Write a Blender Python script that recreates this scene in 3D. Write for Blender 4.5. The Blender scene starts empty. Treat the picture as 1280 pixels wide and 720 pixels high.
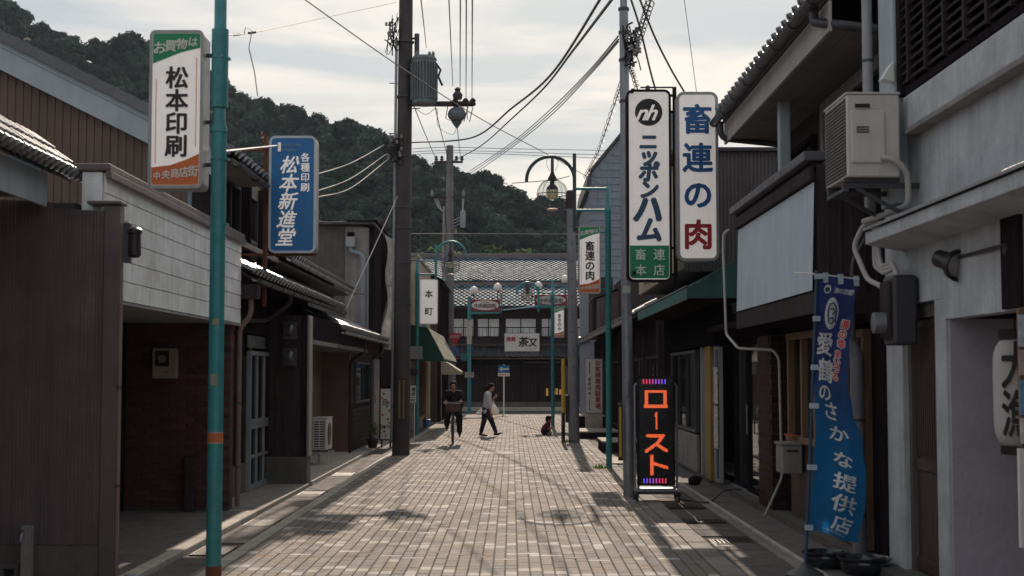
import bpy, bmesh, math, random
import numpy as np
from mathutils import Vector, Matrix, noise
random.seed(7)
R = math.radians
C = bpy.context.scene.collection
scn = bpy.context.scene
# ------------------------------------------------------------------ camera
F, EYE, PITCH = 1778.0, 1.7, math.atan(109/1778.0)
cam = bpy.data.cameras.new('camera'); camo = bpy.data.objects.new('camera', cam); C.objects.link(camo)
cam.sensor_width = 36; cam.lens = 50.0; cam.clip_start = .1; cam.clip_end = 3000
camo.location = (0, 0, EYE); camo.rotation_euler = (R(90)+PITCH, 0, 0)
cam.dof.use_dof = True; cam.dof.focus_distance = 33; cam.dof.aperture_fstop = 4.5
scn.camera = camo
# ------------------------------------------------------------------ world
SUN_EL, SUN_AZ = 30.0, 1.0         # degrees; azimuth measured from +Y towards +X
w = bpy.data.worlds.new('World'); scn.world = w; w.use_nodes = True
nt = w.node_tree; nt.nodes.clear()
def N(nt, t, **k):
    n = nt.nodes.new(t)
    for a, b in k.items(): setattr(n, a, b)
    return n
out = N(nt, 'ShaderNodeOutputWorld'); bg = N(nt, 'ShaderNodeBackground'); nt.links.new(bg.outputs[0], out.inputs[0])
sky = N(nt, 'ShaderNodeTexSky', sky_type='NISHITA', sun_disc=False, sun_elevation=R(SUN_EL), sun_rotation=R(SUN_AZ), air_density=1.2, dust_density=2.5)
tc = N(nt, 'ShaderNodeTexCoord'); sep = N(nt, 'ShaderNodeSeparateXYZ'); nt.links.new(tc.outputs['Generated'], sep.inputs[0])
def wm(op, a, b):
    n = N(nt, 'ShaderNodeMath', operation=op)
    for i, v in enumerate((a, b)):
        if isinstance(v, (int, float)): n.inputs[i].default_value = v
        else: nt.links.new(v, n.inputs[i])
    return n.outputs[0]
zz = wm('ADD', wm('MAXIMUM', sep.outputs[2], 0.0), .16)
cx = wm('DIVIDE', sep.outputs[0], zz); cy = wm('DIVIDE', sep.outputs[1], zz)
cmb = N(nt, 'ShaderNodeCombineXYZ'); nt.links.new(wm('MULTIPLY', cx, .8), cmb.inputs[0]); nt.links.new(wm('MULTIPLY', cy, 1.6), cmb.inputs[1])
cmb.inputs[2].default_value = 8.7
n1 = N(nt, 'ShaderNodeTexNoise'); n1.inputs['Scale'].default_value = 1.7; n1.inputs['Detail'].default_value = 7; n1.inputs['Roughness'].default_value = .55; n1.inputs['Distortion'].default_value = .7
nt.links.new(cmb.outputs[0], n1.inputs['Vector'])
cr = N(nt, 'ShaderNodeValToRGB'); nt.links.new(n1.outputs[0], cr.inputs[0])
CLOUD_LO, CLOUD_HI = (3.75, 4.25, 4.65, 1), (6.85, 6.5, 6.1, 1)
cr.color_ramp.elements[0].position = .40; cr.color_ramp.elements[0].color = tuple(v/10 for v in CLOUD_LO[:3])+(1,)
cr.color_ramp.elements[1].position = .60; cr.color_ramp.elements[1].color = tuple(v/10 for v in CLOUD_HI[:3])+(1,)
up = N(nt, 'ShaderNodeMixRGB', blend_type='MULTIPLY'); up.inputs[0].default_value = 1; nt.links.new(cr.outputs[0], up.inputs[1]); up.inputs[2].default_value = (10, 10, 10, 1)
mx = N(nt, 'ShaderNodeMixRGB'); 
mr = N(nt, 'ShaderNodeMapRange'); nt.links.new(sep.outputs[2], mr.inputs[0]); mr.inputs[1].default_value = 0; mr.inputs[2].default_value = .7; mr.inputs[3].default_value = .93; mr.inputs[4].default_value = .9; nt.links.new(mr.outputs[0], mx.inputs[0])
nt.links.new(sky.outputs[0], mx.inputs[1]); nt.links.new(up.outputs[0], mx.inputs[2]); nt.links.new(mx.outputs[0], bg.inputs[0])
bg.inputs[1].default_value = .1
# ------------------------------------------------------------------ sun
sl = bpy.data.lights.new('sun', 'SUN'); so = bpy.data.objects.new('sun', sl); C.objects.link(so)
sl.energy = 4.8; sl.angle = R(.5); sl.color = (1, .83, .68)
az, el = R(SUN_AZ), R(SUN_EL)
so.rotation_euler = Vector((math.sin(az)*math.cos(el), math.cos(az)*math.cos(el), math.sin(el))).to_track_quat('Z', 'Y').to_euler()
scn.view_settings.view_transform = 'Standard'; scn.view_settings.look = 'None'; scn.view_settings.exposure = .3; scn.view_settings.gamma = 1
scn.cycles.max_bounces = 10; scn.cycles.diffuse_bounces = 6; scn.cycles.transparent_max_bounces = 12; scn.cycles.use_denoising = True
# ------------------------------------------------------------------ measuring: photograph pixels (1280x720) to places
def _ray(px, py):
    u, v = (px-640)/F, (360-py)/F
    return Vector((u, math.cos(PITCH)-v*math.sin(PITCH), math.sin(PITCH)+v*math.cos(PITCH)))
def at(px, py, Y): r = _ray(px, py); return Vector((0, 0, EYE)) + r*(Y/r.y)
def atX(px, py, X): r = _ray(px, py); return Vector((0, 0, EYE)) + r*(X/r.x)
def gr(px, py, z=0): r = _ray(px, py); return Vector((0, 0, EYE)) + r*((z-EYE)/r.z)
# ------------------------------------------------------------------ materials
MATS = {}
def mat(name, col, rough=.8, metal=0, var=.12, scale=3, bump=.15, bscale=60, dirt=0, dcol=(.05, .045, .04), streak=0, rand=0, spec=.4, emit=None, alpha=None, attr=False, coat=0, stretch=(1, 1, 1), trans=0):
    if name in MATS: return MATS[name]
    if rough >= .8 and spec == .4: spec = .12
    m = bpy.data.materials.new(name); m.use_nodes = True; t = m.node_tree; b = t.nodes['Principled BSDF']; L = t.links.new
    tc = N(t, 'ShaderNodeTexCoord'); mp = N(t, 'ShaderNodeMapping'); mp.inputs['Scale'].default_value = stretch; L(tc.outputs['Object'], mp.inputs[0])
    def noi(s, d=5, vec=None, r=.6):
        n = N(t, 'ShaderNodeTexNoise'); n.inputs['Scale'].default_value = s; n.inputs['Detail'].default_value = d; n.inputs['Roughness'].default_value = r
        L(vec or mp.outputs[0], n.inputs['Vector']); return n.outputs[0]
    def ramp(x, a, bb, ca, cb):
        r = N(t, 'ShaderNodeMapRange'); r.inputs[1].default_value = a; r.inputs[2].default_value = bb; r.inputs[3].default_value = ca; r.inputs[4].default_value = cb; L(x, r.inputs[0]); return r.outputs[0]
    def mixc(f, a, bb, bl='MIX'):
        n = N(t, 'ShaderNodeMixRGB', blend_type=bl)
        for i, v in ((0, f), (1, a), (2, bb)):
            if isinstance(v, (float, int)): n.inputs[i].default_value = v
            elif isinstance(v, tuple): n.inputs[i].default_value = v[:3]+(1,)
            else: L(v, n.inputs[i])
        return n.outputs[0]
    base = tuple(col)
    if attr:
        a = N(t, 'ShaderNodeAttribute', attribute_name='tint'); base = a.outputs['Color']
        base = mixc(1.0, base, tuple(col), 'MULTIPLY')
    hs = N(t, 'ShaderNodeHueSaturation')
    if isinstance(base, tuple): hs.inputs['Color'].default_value = base+(1,)
    else: L(base, hs.inputs['Color'])
    v = ramp(noi(scale), .25, .75, 1-var*1.6, 1+var*1.6)
    if rand:
        oi = N(t, 'ShaderNodeObjectInfo'); rr = ramp(oi.outputs['Random'], 0, 1, 1-rand, 1+rand)
        mm = N(t, 'ShaderNodeMath', operation='MULTIPLY'); L(v, mm.inputs[0]); L(rr, mm.inputs[1]); v = mm.outputs[0]
    L(v, hs.inputs['Value']); c = hs.outputs[0]
    if dirt: c = mixc(ramp(noi(scale*.6+.7, 8, r=.7), .45, .72, 0, dirt), c, dcol)
    if streak:
        m2 = N(t, 'ShaderNodeMapping'); m2.inputs['Scale'].default_value = (9, 9, .5); L(tc.outputs['Object'], m2.inputs[0])
        c = mixc(ramp(noi(1.3, 6, m2.outputs[0], .7), .44, .7, 0, streak), c, dcol)
    L(c, b.inputs['Base Color'])
    L(ramp(noi(scale*2.3), .3, .7, max(.02, rough-.09), min(1, rough+.09)), b.inputs['Roughness'])
    b.inputs['Metallic'].default_value = metal; b.inputs['Specular IOR Level'].default_value = spec
    if coat: b.inputs['Coat Weight'].default_value = coat; b.inputs['Coat Roughness'].default_value = .28
    if bump:
        bm_ = N(t, 'ShaderNodeBump'); bm_.inputs['Strength'].default_value = bump; bm_.inputs['Distance'].default_value = .02; L(noi(bscale, 6), bm_.inputs['Height']); L(bm_.outputs[0], b.inputs['Normal'])
    if emit: b.inputs['Emission Color'].default_value = tuple(emit[0])+(1,); b.inputs['Emission Strength'].default_value = emit[1]
    if trans:
        tr = N(t, 'ShaderNodeBsdfTranslucent'); L(c, tr.inputs[0]); ms = N(t, 'ShaderNodeMixShader'); ms.inputs[0].default_value = trans
        L(b.outputs[0], ms.inputs[1]); L(tr.outputs[0], ms.inputs[2]); L(ms.outputs[0], t.nodes['Material Output'].inputs[0])
    MATS[name] = m; return m
def glass(name='clear_glass', tint=(.8, .85, .87), mixf=.35, rough=.03):
    if name in MATS: return MATS[name]
    m = bpy.data.materials.new(name); m.use_nodes = True; t = m.node_tree; L = t.links.new
    b = t.nodes['Principled BSDF']; b.inputs['Base Color'].default_value = (.02, .022, .025, 1); b.inputs['Roughness'].default_value = rough; b.inputs['Specular IOR Level'].default_value = 1.0
    tr = N(t, 'ShaderNodeBsdfTransparent'); tr.inputs[0].default_value = tint+(1,)
    ms = N(t, 'ShaderNodeMixShader'); ms.inputs[0].default_value = mixf; L(tr.outputs[0], ms.inputs[1]); L(b.outputs[0], ms.inputs[2]); L(ms.outputs[0], t.nodes['Material Output'].inputs[0])
    MATS[name] = m; return m
# ------------------------------------------------------------------ mesh building
W = {}      # world origin of each object
class MB:
    def __init__(s): s.v = []; s.f = []; s.tint = []
    def add(s, vs, fs, tint=None):
        o = len(s.v); s.v += [tuple(v) for v in vs]; s.f += [tuple(i+o for i in f) for f in fs]
        if tint is not None: s.tint += [tint]*len(fs)
        return s
    def box(s, x0, x1, y0, y1, z0, z1, tint=None):
        if x0 > x1: x0, x1 = x1, x0
        if y0 > y1: y0, y1 = y1, y0
        if z0 > z1: z0, z1 = z1, z0
        return s.add([(x0,y0,z0),(x1,y0,z0),(x1,y1,z0),(x0,y1,z0),(x0,y0,z1),(x1,y0,z1),(x1,y1,z1),(x0,y1,z1)],
              [(0,3,2,1),(4,5,6,7),(0,1,5,4),(1,2,6,5),(2,3,7,6),(3,0,4,7)], tint)
    def obox(s, c, size, M=None):
        c = Vector(c); h = Vector(size)/2; M = M or Matrix.Identity(3)
        vs = [c + M @ Vector((a*h.x, b*h.y, d*h.z)) for a, b, d in ((-1,-1,-1),(1,-1,-1),(1,1,-1),(-1,1,-1),(-1,-1,1),(1,-1,1),(1,1,1),(-1,1,1))]
        return s.add(vs, [(0,3,2,1),(4,5,6,7),(0,1,5,4),(1,2,6,5),(2,3,7,6),(3,0,4,7)])
    def bar(s, a, b, t1, t2, up=(0,0,1)):
        a, b = Vector(a), Vector(b); y = (b-a); l = y.length; y.normalize(); u = Vector(up)
        if abs(y.dot(u)) > .99: u = Vector((1,0,0))
        x = y.cross(u).normalized(); z = x.cross(y)
        M = Matrix((x, y, z)).transposed()
        return s.obox((a+b)/2, (t1, l, t2), M)
    def prism(s, poly, d):      # poly: list of 3D points (planar), extruded by vector d
        n = len(poly); d = Vector(d); vs = [Vector(p) for p in poly]; vs += [p+d for p in vs]
        return s.add(vs, [tuple(range(n-1, -1, -1)), tuple(range(n, 2*n))] + [(i, (i+1) % n, n+(i+1) % n, n+i) for i in range(n)])
    def tube(s, pts, r, seg=8, cap=True):
        pts = [Vector(p) for p in pts]; n = len(pts); rs = r if isinstance(r, (list, tuple)) else [r]*n
        vs = []; prev = None
        for i, p in enumerate(pts):
            d = (pts[min(i+1, n-1)] - pts[max(i-1, 0)]);
            if d.length < 1e-9: d = Vector((0,0,1))
            d.normalize()
            if prev is None:
                u = Vector((0,0,1)) if abs(d.z) < .9 else Vector((1,0,0)); x = d.cross(u).normalized()
            else:
                x = prev - d*prev.dot(d); x.normalize()
            prev = x; y = d.cross(x)
            for k in range(seg):
                a = 2*math.pi*k/seg; vs.append(p + (x*math.cos(a)+y*math.sin(a))*rs[i])
        fs = []
        for i in range(n-1):
            for k in range(seg): fs.append((i*seg+k, i*seg+(k+1) % seg, (i+1)*seg+(k+1) % seg, (i+1)*seg+k))
        if cap: fs += [tuple(range(seg-1, -1, -1)), tuple((n-1)*seg+k for k in range(seg))]
        return s.add(vs, fs)
    def lathe(s, c, prof, seg=16, axis='z'):    # prof: (radius, height)
        c = Vector(c); vs = []; fs = []; n = len(prof)
        for r_, h in prof:
            for k in range(seg):
                a = 2*math.pi*k/seg; p = (r_*math.cos(a), r_*math.sin(a), h)
                if axis == 'y': p = (p[0], p[2], p[1])
                if axis == 'x': p = (p[2], p[0], p[1])
                vs.append(c+Vector(p))
        for i in range(n-1):
            for k in range(seg): fs.append((i*seg+k, i*seg+(k+1) % seg, (i+1)*seg+(k+1) % seg, (i+1)*seg+k))
        fs += [tuple(range(seg-1, -1, -1)), tuple((n-1)*seg+k for k in range(seg))]
        return s.add(vs, fs)
    def ball(s, c, r, seg=16, rings=10):
        rx, ry, rz = r if isinstance(r, (tuple, list)) else (r, r, r); c = Vector(c)
        vs = [c+Vector((0,0,-rz))]
        for i in range(1, rings):
            t = math.pi*i/rings - math.pi/2
            for k in range(seg): a = 2*math.pi*k/seg; vs.append(c+Vector((rx*math.cos(t)*math.cos(a), ry*math.cos(t)*math.sin(a), rz*math.sin(t))))
        vs.append(c+Vector((0,0,rz))); fs = [(0, 1+(k+1) % seg, 1+k) for k in range(seg)]
        for i in range(rings-2):
            for k in range(seg): o = 1+i*seg; fs.append((o+k, o+(k+1) % seg, o+seg+(k+1) % seg, o+seg+k))
        o = 1+(rings-2)*seg; fs += [(o+k, o+(k+1) % seg, len(vs)-1) for k in range(seg)]
        return s.add(vs, fs)
    def mesh(s, name, m, org=(0,0,0), smooth=False):
        me = bpy.data.meshes.new(name); o = Vector(org)
        me.from_pydata([(v[0]-o[0], v[1]-o[1], v[2]-o[2]) for v in s.v], [], s.f); me.materials.append(m)
        if s.tint and len(s.tint) == len(me.polygons):
            a = me.color_attributes.new('tint', 'FLOAT_COLOR', 'CORNER'); i = 0; arr = np.ones((len(me.loops), 4), np.float32)
            for p in me.polygons: arr[p.loop_start:p.loop_start+p.loop_total, :3] = s.tint[p.index]
            a.data.foreach_set('color', arr.ravel())
        if smooth: me.polygons.foreach_set('use_smooth', [True]*len(me.polygons))
        return me
    def build(s, name, m, parent=None, smooth=False, bevel=0, org=None, label=None):
        if org is None: org = W[parent.name] if parent else ((sum(v[0] for v in s.v)/len(s.v), sum(v[1] for v in s.v)/len(s.v), min(v[2] for v in s.v)))
        me = s.mesh(name, m, org, smooth)
        if smooth:
            try: me.set_sharp_from_angle(angle=R(40))
            except Exception: pass
        o = bpy.data.objects.new(name, me); C.objects.link(o)
        if parent: o.parent = parent; o.location = Vector(org)-Vector(W[parent.name])
        else: o.location = org
        W[o.name] = tuple(org)
        if bevel:
            b = o.modifiers.new('bevel', 'BEVEL'); b.width = bevel; b.segments = 2; b.limit_method = 'ANGLE'; b.angle_limit = R(40)
        if label: o['label'] = label
        return o
def thing(name, label, cat, loc, group=None):
    o = bpy.data.objects.new(name, None); C.objects.link(o); o.location = loc; o.empty_display_size = .2; W[o.name] = tuple(loc)
    o['label'] = label; o['category'] = cat
    if group: o['group'] = group
    return o
def tag(o, label, cat, group=None):
    o['label'] = label; o['category'] = cat
    if group: o['group'] = group
    return o
def struct(o): o['kind'] = 'structure'; return o
def copy_tree(o, parent=None):
    c = o.copy(); C.objects.link(c); c.parent = parent; W[c.name] = W[o.name]
    for ch in o.children: copy_tree(ch, c)
    return c
def piece(name, me, parent, loc, rot=None, scale=None):
    o = bpy.data.objects.new(name, me); C.objects.link(o); o.parent = parent
    o.location = Vector(loc)-Vector(W[parent.name]); W[o.name] = tuple(loc)
    if rot is not None: o.rotation_euler = rot
    if scale is not None: o.scale = scale
    return o
def bx(name, m, parent, x0, x1, y0, y1, z0, z1, bevel=0, label=None): return MB().box(x0, x1, y0, y1, z0, z1).build(name, m, parent, bevel=bevel, label=label)
# ------------------------------------------------------------------ lettering
_gc = {}
_fc = bpy.data.curves.new('glyph', 'FONT'); _fo = bpy.data.objects.new('glyph', _fc); C.objects.link(_fo)
_fc.resolution_u = 3
def glyph(ch):
    if ch not in _gc:
        _fc.body = ch; dg = bpy.context.evaluated_depsgraph_get(); dg.update()
        me = bpy.data.meshes.new_from_object(_fo.evaluated_get(dg))
        vs = [tuple(v.co) for v in me.vertices]; fs = [tuple(p.vertices) for p in me.polygons]
        if vs:
            xs = [v[0] for v in vs]; ys = [v[1] for v in vs]; wd = max(xs)-min(xs)
            cx_ = .5 if ord(ch) > 0x2000 else (min(xs)+max(xs))/2; cy_ = .38 if ord(ch) > 0x2000 else .36
        else: cx_ = cy_ = wd = 0
        _gc[ch] = ([(v[0]-cx_, v[1]-cy_) for v in vs], fs, wd)
        bpy.data.meshes.remove(me)
    return _gc[ch]
def put_char(mb, ch, c, s, right=(1,0,0), upv=(0,0,1), nrm=(0,-1,0), bold=0, shear=0, sx=1, rot=0):
    vs, fs, wd = glyph(ch); c, r_, u_, n_ = Vector(c), Vector(right), Vector(upv), Vector(nrm)
    offs = [(0, 0)] if not bold else [(math.cos(a)*bold, math.sin(a)*bold) for a in [k*math.pi/3 for k in range(6)]]
    ca, sa = math.cos(rot), math.sin(rot)
    for i, (ox, oy) in enumerate(offs):
        P = []
        for x, y in vs:
            x, y = x*ca-y*sa, x*sa+y*ca
            x, y = (x+ox+shear*y)*sx, y+oy
            P.append(c + r_*x*s + u_*y*s + n_*(.0006*i))
        mb.add(P, fs)
def glyph_fine(ch, step=.08):
    vs, fs, wd = glyph(ch); bm = bmesh.new(); V = [bm.verts.new((x, y, 0)) for x, y in vs]
    for f in fs:
        try: bm.faces.new([V[i] for i in f])
        except ValueError: pass
    for k in range(-9, 10):
        bmesh.ops.bisect_plane(bm, geom=bm.verts[:]+bm.edges[:]+bm.faces[:], plane_co=(k*step, 0, 0), plane_no=(1, 0, 0))
        bmesh.ops.bisect_plane(bm, geom=bm.verts[:]+bm.edges[:]+bm.faces[:], plane_co=(0, k*step, 0), plane_no=(0, 1, 0))
    bm.verts.index_update(); o = ([(v.co.x, v.co.y) for v in bm.verts], [tuple(v.index for v in f.verts) for f in bm.faces], wd); bm.free(); return o
def column(mb, txt, top, s, step=None, dx=0, **k):      # vertical writing: centres go down from top
    step = step or s*1.05
    for i, ch in enumerate(txt): put_char(mb, ch, Vector(top)+Vector((dx*i, 0, -step*i)), s, **k)
def row(mb, txt, c, s, step=None, **k):
    step = step or s*1.0; r_ = Vector(k.get('right', (1,0,0)))
    for i, ch in enumerate(txt): put_char(mb, ch, Vector(c)+r_*((i-(len(txt)-1)/2)*step), s, **k)
def rrect(cx_, cz, w_, h_, r_, y, n=5):     # rounded rectangle outline in a plane facing -Y
    P = []
    for (sx, sz, a0) in ((1, 1, 0), (-1, 1, 90), (-1, -1, 180), (1, -1, 270)):
        for k in range(n+1):
            a = R(a0+90*k/n); P.append(Vector((cx_+sx*(w_/2-r_)+r_*math.cos(a), y, cz+sz*(h_/2-r_)+r_*math.sin(a))))
    return P
def sheet(mb, poly): mb.add(poly, [tuple(range(len(poly)))]) # faces -Y when given clockwise seen from -Y
# ================================================================== palette
m_mortar = mat('mortar', (.05, .042, .038), .95, var=.2, bump=.3)
m_paver = mat('paver', (1, 1, 1), .88, var=.11, scale=1.6, bump=.5, bscale=90, rand=.05, dirt=.45, dcol=(.12, .1, .085), attr=True, spec=.25)
m_ground = mat('ground_earth', (.14, .12, .1), .95, var=.3, scale=.3)
m_asphalt = mat('asphalt', (.06, .06, .062), .9, var=.2, scale=9, bump=.5, bscale=150)
m_conc = mat('concrete', (.24, .225, .205), .9, var=.14, scale=4, bump=.35, bscale=50, dirt=.4, dcol=(.1, .09, .08), rand=.12)
m_concd = mat('concrete_dark', (.13, .12, .115), .9, var=.16, scale=5, bump=.35, bscale=50, dirt=.5, dcol=(.05, .045, .04), rand=.15)
m_concl = mat('concrete_light', (.4, .37, .33), .9, var=.14, scale=5, bump=.3, bscale=60, dirt=.4, dcol=(.16, .14, .12), rand=.1)
m_iron = mat('cast_iron', (.05, .048, .048), .6, metal=.6, var=.2)
m_teal = mat('teal_paint', (.03, .21, .23), .42, var=.16, scale=11, bump=.12, dirt=.65, dcol=(.03, .14, .15), streak=.35, spec=.5)
m_steel = mat('galvanised_steel', (.26, .28, .31), .5, metal=.55, var=.12, scale=5, streak=.25)
m_steeld = mat('dark_steel', (.07, .07, .08), .5, metal=.5, var=.15)
m_black = mat('black_rubber', (.012, .012, .014), .5, bump=0)
m_brownmetal = mat('brown_sheet_metal', (.17, .12, .13), .5, metal=.15, var=.12, scale=2, bump=.12, dirt=.6, dcol=(.05, .045, .05), streak=.5)
m_browngable = mat('brown_gable_sheet', (.12, .08, .065), .55, metal=.1, var=.14, scale=1.5, bump=.06, streak=.4, dcol=(.07, .05, .045))
m_fascia = mat('pale_blue_board', (.36, .42, .46), .6, var=.08, scale=2, dirt=.3, dcol=(.2, .22, .24), streak=.25)
m_siding = mat('white_siding', (.78, .81, .83), .65, var=.06, scale=3, bump=.3, bscale=25, dirt=.45, dcol=(.3, .28, .26), rand=.04, streak=.3)
m_coping = mat('brown_coping', (.13, .1, .1), .45, metal=.2, var=.12, streak=.2)
m_brick = mat('dark_brick', (.095, .042, .04), .8, var=.2, scale=8, bump=.4, rand=.25, dirt=.3)
m_mort2 = mat('brick_mortar', (.09, .08, .075), .95, var=.15)
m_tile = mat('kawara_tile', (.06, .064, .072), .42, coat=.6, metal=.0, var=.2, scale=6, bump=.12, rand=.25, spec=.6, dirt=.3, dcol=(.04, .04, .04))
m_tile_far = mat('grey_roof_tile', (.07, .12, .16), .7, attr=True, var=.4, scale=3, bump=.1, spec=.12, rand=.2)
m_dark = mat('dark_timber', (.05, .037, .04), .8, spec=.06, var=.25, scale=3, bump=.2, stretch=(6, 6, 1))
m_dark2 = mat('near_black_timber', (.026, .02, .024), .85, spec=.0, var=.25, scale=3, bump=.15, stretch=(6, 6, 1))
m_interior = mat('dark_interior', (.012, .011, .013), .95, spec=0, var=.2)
m_wood = mat('warm_wood', (.17, .1, .06), .55, var=.25, scale=4, bump=.15, stretch=(8, 8, .7))
m_ochre = mat('ochre_board', (.27, .17, .04), .6, var=.15, streak=.3)
m_white = mat('white_plastic', (.72, .72, .7), .45, var=.04, scale=3, bump=.03, dirt=.15, dcol=(.4, .38, .35))
m_signw = mat('sign_white', (.78, .76, .73), .4, var=.03, scale=3, bump=.02, dirt=.18, dcol=(.5, .46, .42), streak=.12, trans=.25)
m_signbezel = mat('sign_bezel_grey', (.3, .3, .31), .45, metal=.4, var=.1, streak=.3)
m_sign_sunglow = mat('sunglow_sign_white', (.8, .77, .74), .4, var=.05, scale=3, bump=.02, dirt=.3, dcol=(.5, .44, .4), streak=.25, emit=((1, .92, .88), .16))  # added emission imitates sun shining through sign faces and white lettering
m_ink = mat('black_ink', (.018, .014, .014), .45, bump=0)
m_blue = mat('sign_blue', (.012, .15, .40), .4, var=.05, bump=.02, streak=.12)
m_blueink = mat('blue_ink', (.02, .07, .19), .45, bump=0)
m_red = mat('red_ink', (.38, .02, .03), .45, bump=0)
m_green = mat('sign_green', (.01, .22, .1), .4, var=.05, bump=0)
m_orange = mat('sign_orange', (.55, .13, .03), .4, var=.08, bump=0)
m_plaster = mat('blue_grey_plaster', (.48, .51, .55), .9, var=.12, scale=2.5, bump=.6, bscale=18, dirt=.5, dcol=(.24, .23, .23), streak=.32)
m_plaster2 = mat('mauve_plaster', (.42, .39, .46), .9, var=.08, scale=2, bump=.35, bscale=22, dirt=.3, dcol=(.2, .18, .18))
m_grime = mat('grime_plaster', (.25, .235, .235), .9, var=.2, scale=4, bump=.4)
m_beige = mat('beige_render', (.4, .34, .27), .9, var=.1, dirt=.3, streak=.3)
m_grey = mat('grey_render', (.12, .115, .11), .9, var=.15, dirt=.35, streak=.4, dcol=(.06, .055, .05))
m_greyl = mat('light_grey_render', (.26, .25, .24), .9, var=.12, dirt=.3, streak=.3)
m_alu = mat('aluminium_frame', (.34, .37, .4), .4, metal=.5, var=.08)
m_copperp = mat('brown_pipe', (.2, .13, .12), .45, var=.1, streak=.2)
m_greypipe = mat('grey_pipe', (.3, .31, .33), .45, var=.1, streak=.3)
m_palepipe = mat('pale_conduit', (.42, .41, .4), .5, var=.1, bump=.1)
m_acw = mat('ac_casing', (.56, .54, .52), .5, var=.05, scale=3, bump=.04, dirt=.35, dcol=(.3, .28, .25), streak=.25)
m_canopy = mat('teal_canopy', (.045, .15, .15), .5, var=.15, streak=.3)
m_panelw = mat('pale_corrugated_panel', (.5, .57, .65), .55, var=.06, scale=2, streak=.3, dcol=(.3, .29, .3))
m_sidingb = mat('blue_grey_siding', (.19, .22, .27), .6, var=.08, rand=.05, streak=.25)
m_curtain = mat('pale_curtain', (.42, .41, .42), .9, var=.15, stretch=(8, 8, .5), trans=.3)
m_yellow = mat('yellow_guard', (.55, .33, .04), .5, var=.15, dirt=.3)
m_skin = mat('skin', (.38, .22, .16), .55, var=.05, bump=.03)
m_hair = mat('black_hair', (.012, .01, .01), .85, bump=.3, bscale=150, spec=.1)
g_win = glass('window_glass', (.5, .55, .6), .45)
g_clear = glass('globe_glass', (.92, .94, .95), .12)
g_refl = glass('shop_door_glass', (.3, .33, .36), .85)
m_frost = mat('frosted_pane', (.14, .15, .16), .35, var=.12, scale=2, bump=.05, spec=.7)
# ================================================================== ground
struct(MB().box(-700, 700, -60, 1100, -.5, -.03).build('ground', m_ground))
XP0, XP1, YP0, YP1 = -2.55, 1.78, 5.5, 61.5
road = struct(MB().box(XP0, XP1, 2, YP1, -.2, -.012).build('road', m_mortar))
colw = (XP1-XP0)/40
def tint(light=False):
    if light:
        v = random.uniform(.37, .48); return (v, v*.94, v*.88)
    v = random.uniform(.20, .255); k = random.uniform(-.012, .012)
    v *= .89; return (v+k, v*.88, v*.785-k)
def paver_geo(mb, x0, x1, y0, y1, t, h):
    g, c = .0022, .005; x0 += .0055; x1 -= .0055; y0 += g; y1 -= g
    a = [(x0, y0, -.02), (x1, y0, -.02), (x1, y1, -.02), (x0, y1, -.02)]
    b = [(x0, y0, h-c), (x1, y0, h-c), (x1, y1, h-c), (x0, y1, h-c)]
    d = [(x0+c, y0+c, h), (x1-c, y0+c, h), (x1-c, y1-c, h), (x0+c, y1-c, h)]
    f = [(8, 9, 10, 11)]
    for i in range(4): j = (i+1) % 4; f += [(i, j, 4+j, 4+i), (4+i, 4+j, 8+j, 8+i)]
    mb.add(a+b+d, f, t)
PV = []
for p in range(20):
    x0 = XP0+p*2*colw; y = YP0-2.1 - .15*(p % 4) - .02*p; k = 0
    blk = (p//4)
    while y < YP1:
        if k % 11 == 0:
            on = random.random() < (.8 if (blk + k//11) % 2 == 0 else .2)
            PV.append((x0, x0+2*colw, y, y+.105, on)); y += .105
        else:
            for c in (0, 1):
                on = (k % 11 == 5 and random.random() < .72) or (k % 11 == 6 and c == 1 and p % 4 == 3) or (k % 11 == 10 and p % 4 == 0 and c == 0 and random.random() < .6) or random.random() < .004
                dy = .03*c
                PV.append((x0+c*colw, x0+(c+1)*colw, y, y+.2, on))
            y += .2
        k += 1
PV = [q for q in PV if q[2] > YP0 and q[3] < YP1]
def inview(q): return q[2] > 11.9 and abs((q[0]+q[1])/2)/q[2] < .37
PV.sort(key=lambda q: (not inview(q), q[2]))
rest = MB(); _pm = {}
for i, q in enumerate(PV):
    t = tint(q[4]); h = random.uniform(-.0012, .0012)
    if i < 300:
        wdt = 2 if q[1]-q[0] > .15 else 1; v = random.randrange(6); key = (wdt, q[4], v)
        if key not in _pm:
            mb = MB(); paver_geo(mb, 0, q[1]-q[0], 0, q[3]-q[2], tint(q[4]), 0); _pm[key] = mb.mesh('paving_brick', m_paver)
        piece('paving_brick', _pm[key], road, (q[0], q[2], h), (random.uniform(-.003, .003), random.uniform(-.004, .004), 0))
    else: paver_geo(rest, *q[:4], t, h)
o = rest.build('paving_bricks', m_paver, road); o['kind'] = 'stuff'
tag(MB().box(-.68, .0, 30.9, 31.9, -.01, .0035).build('road_plate', m_concl), 'pale rectangular inspection plate set in the paving before the cyclist', 'inspection plate')
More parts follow.
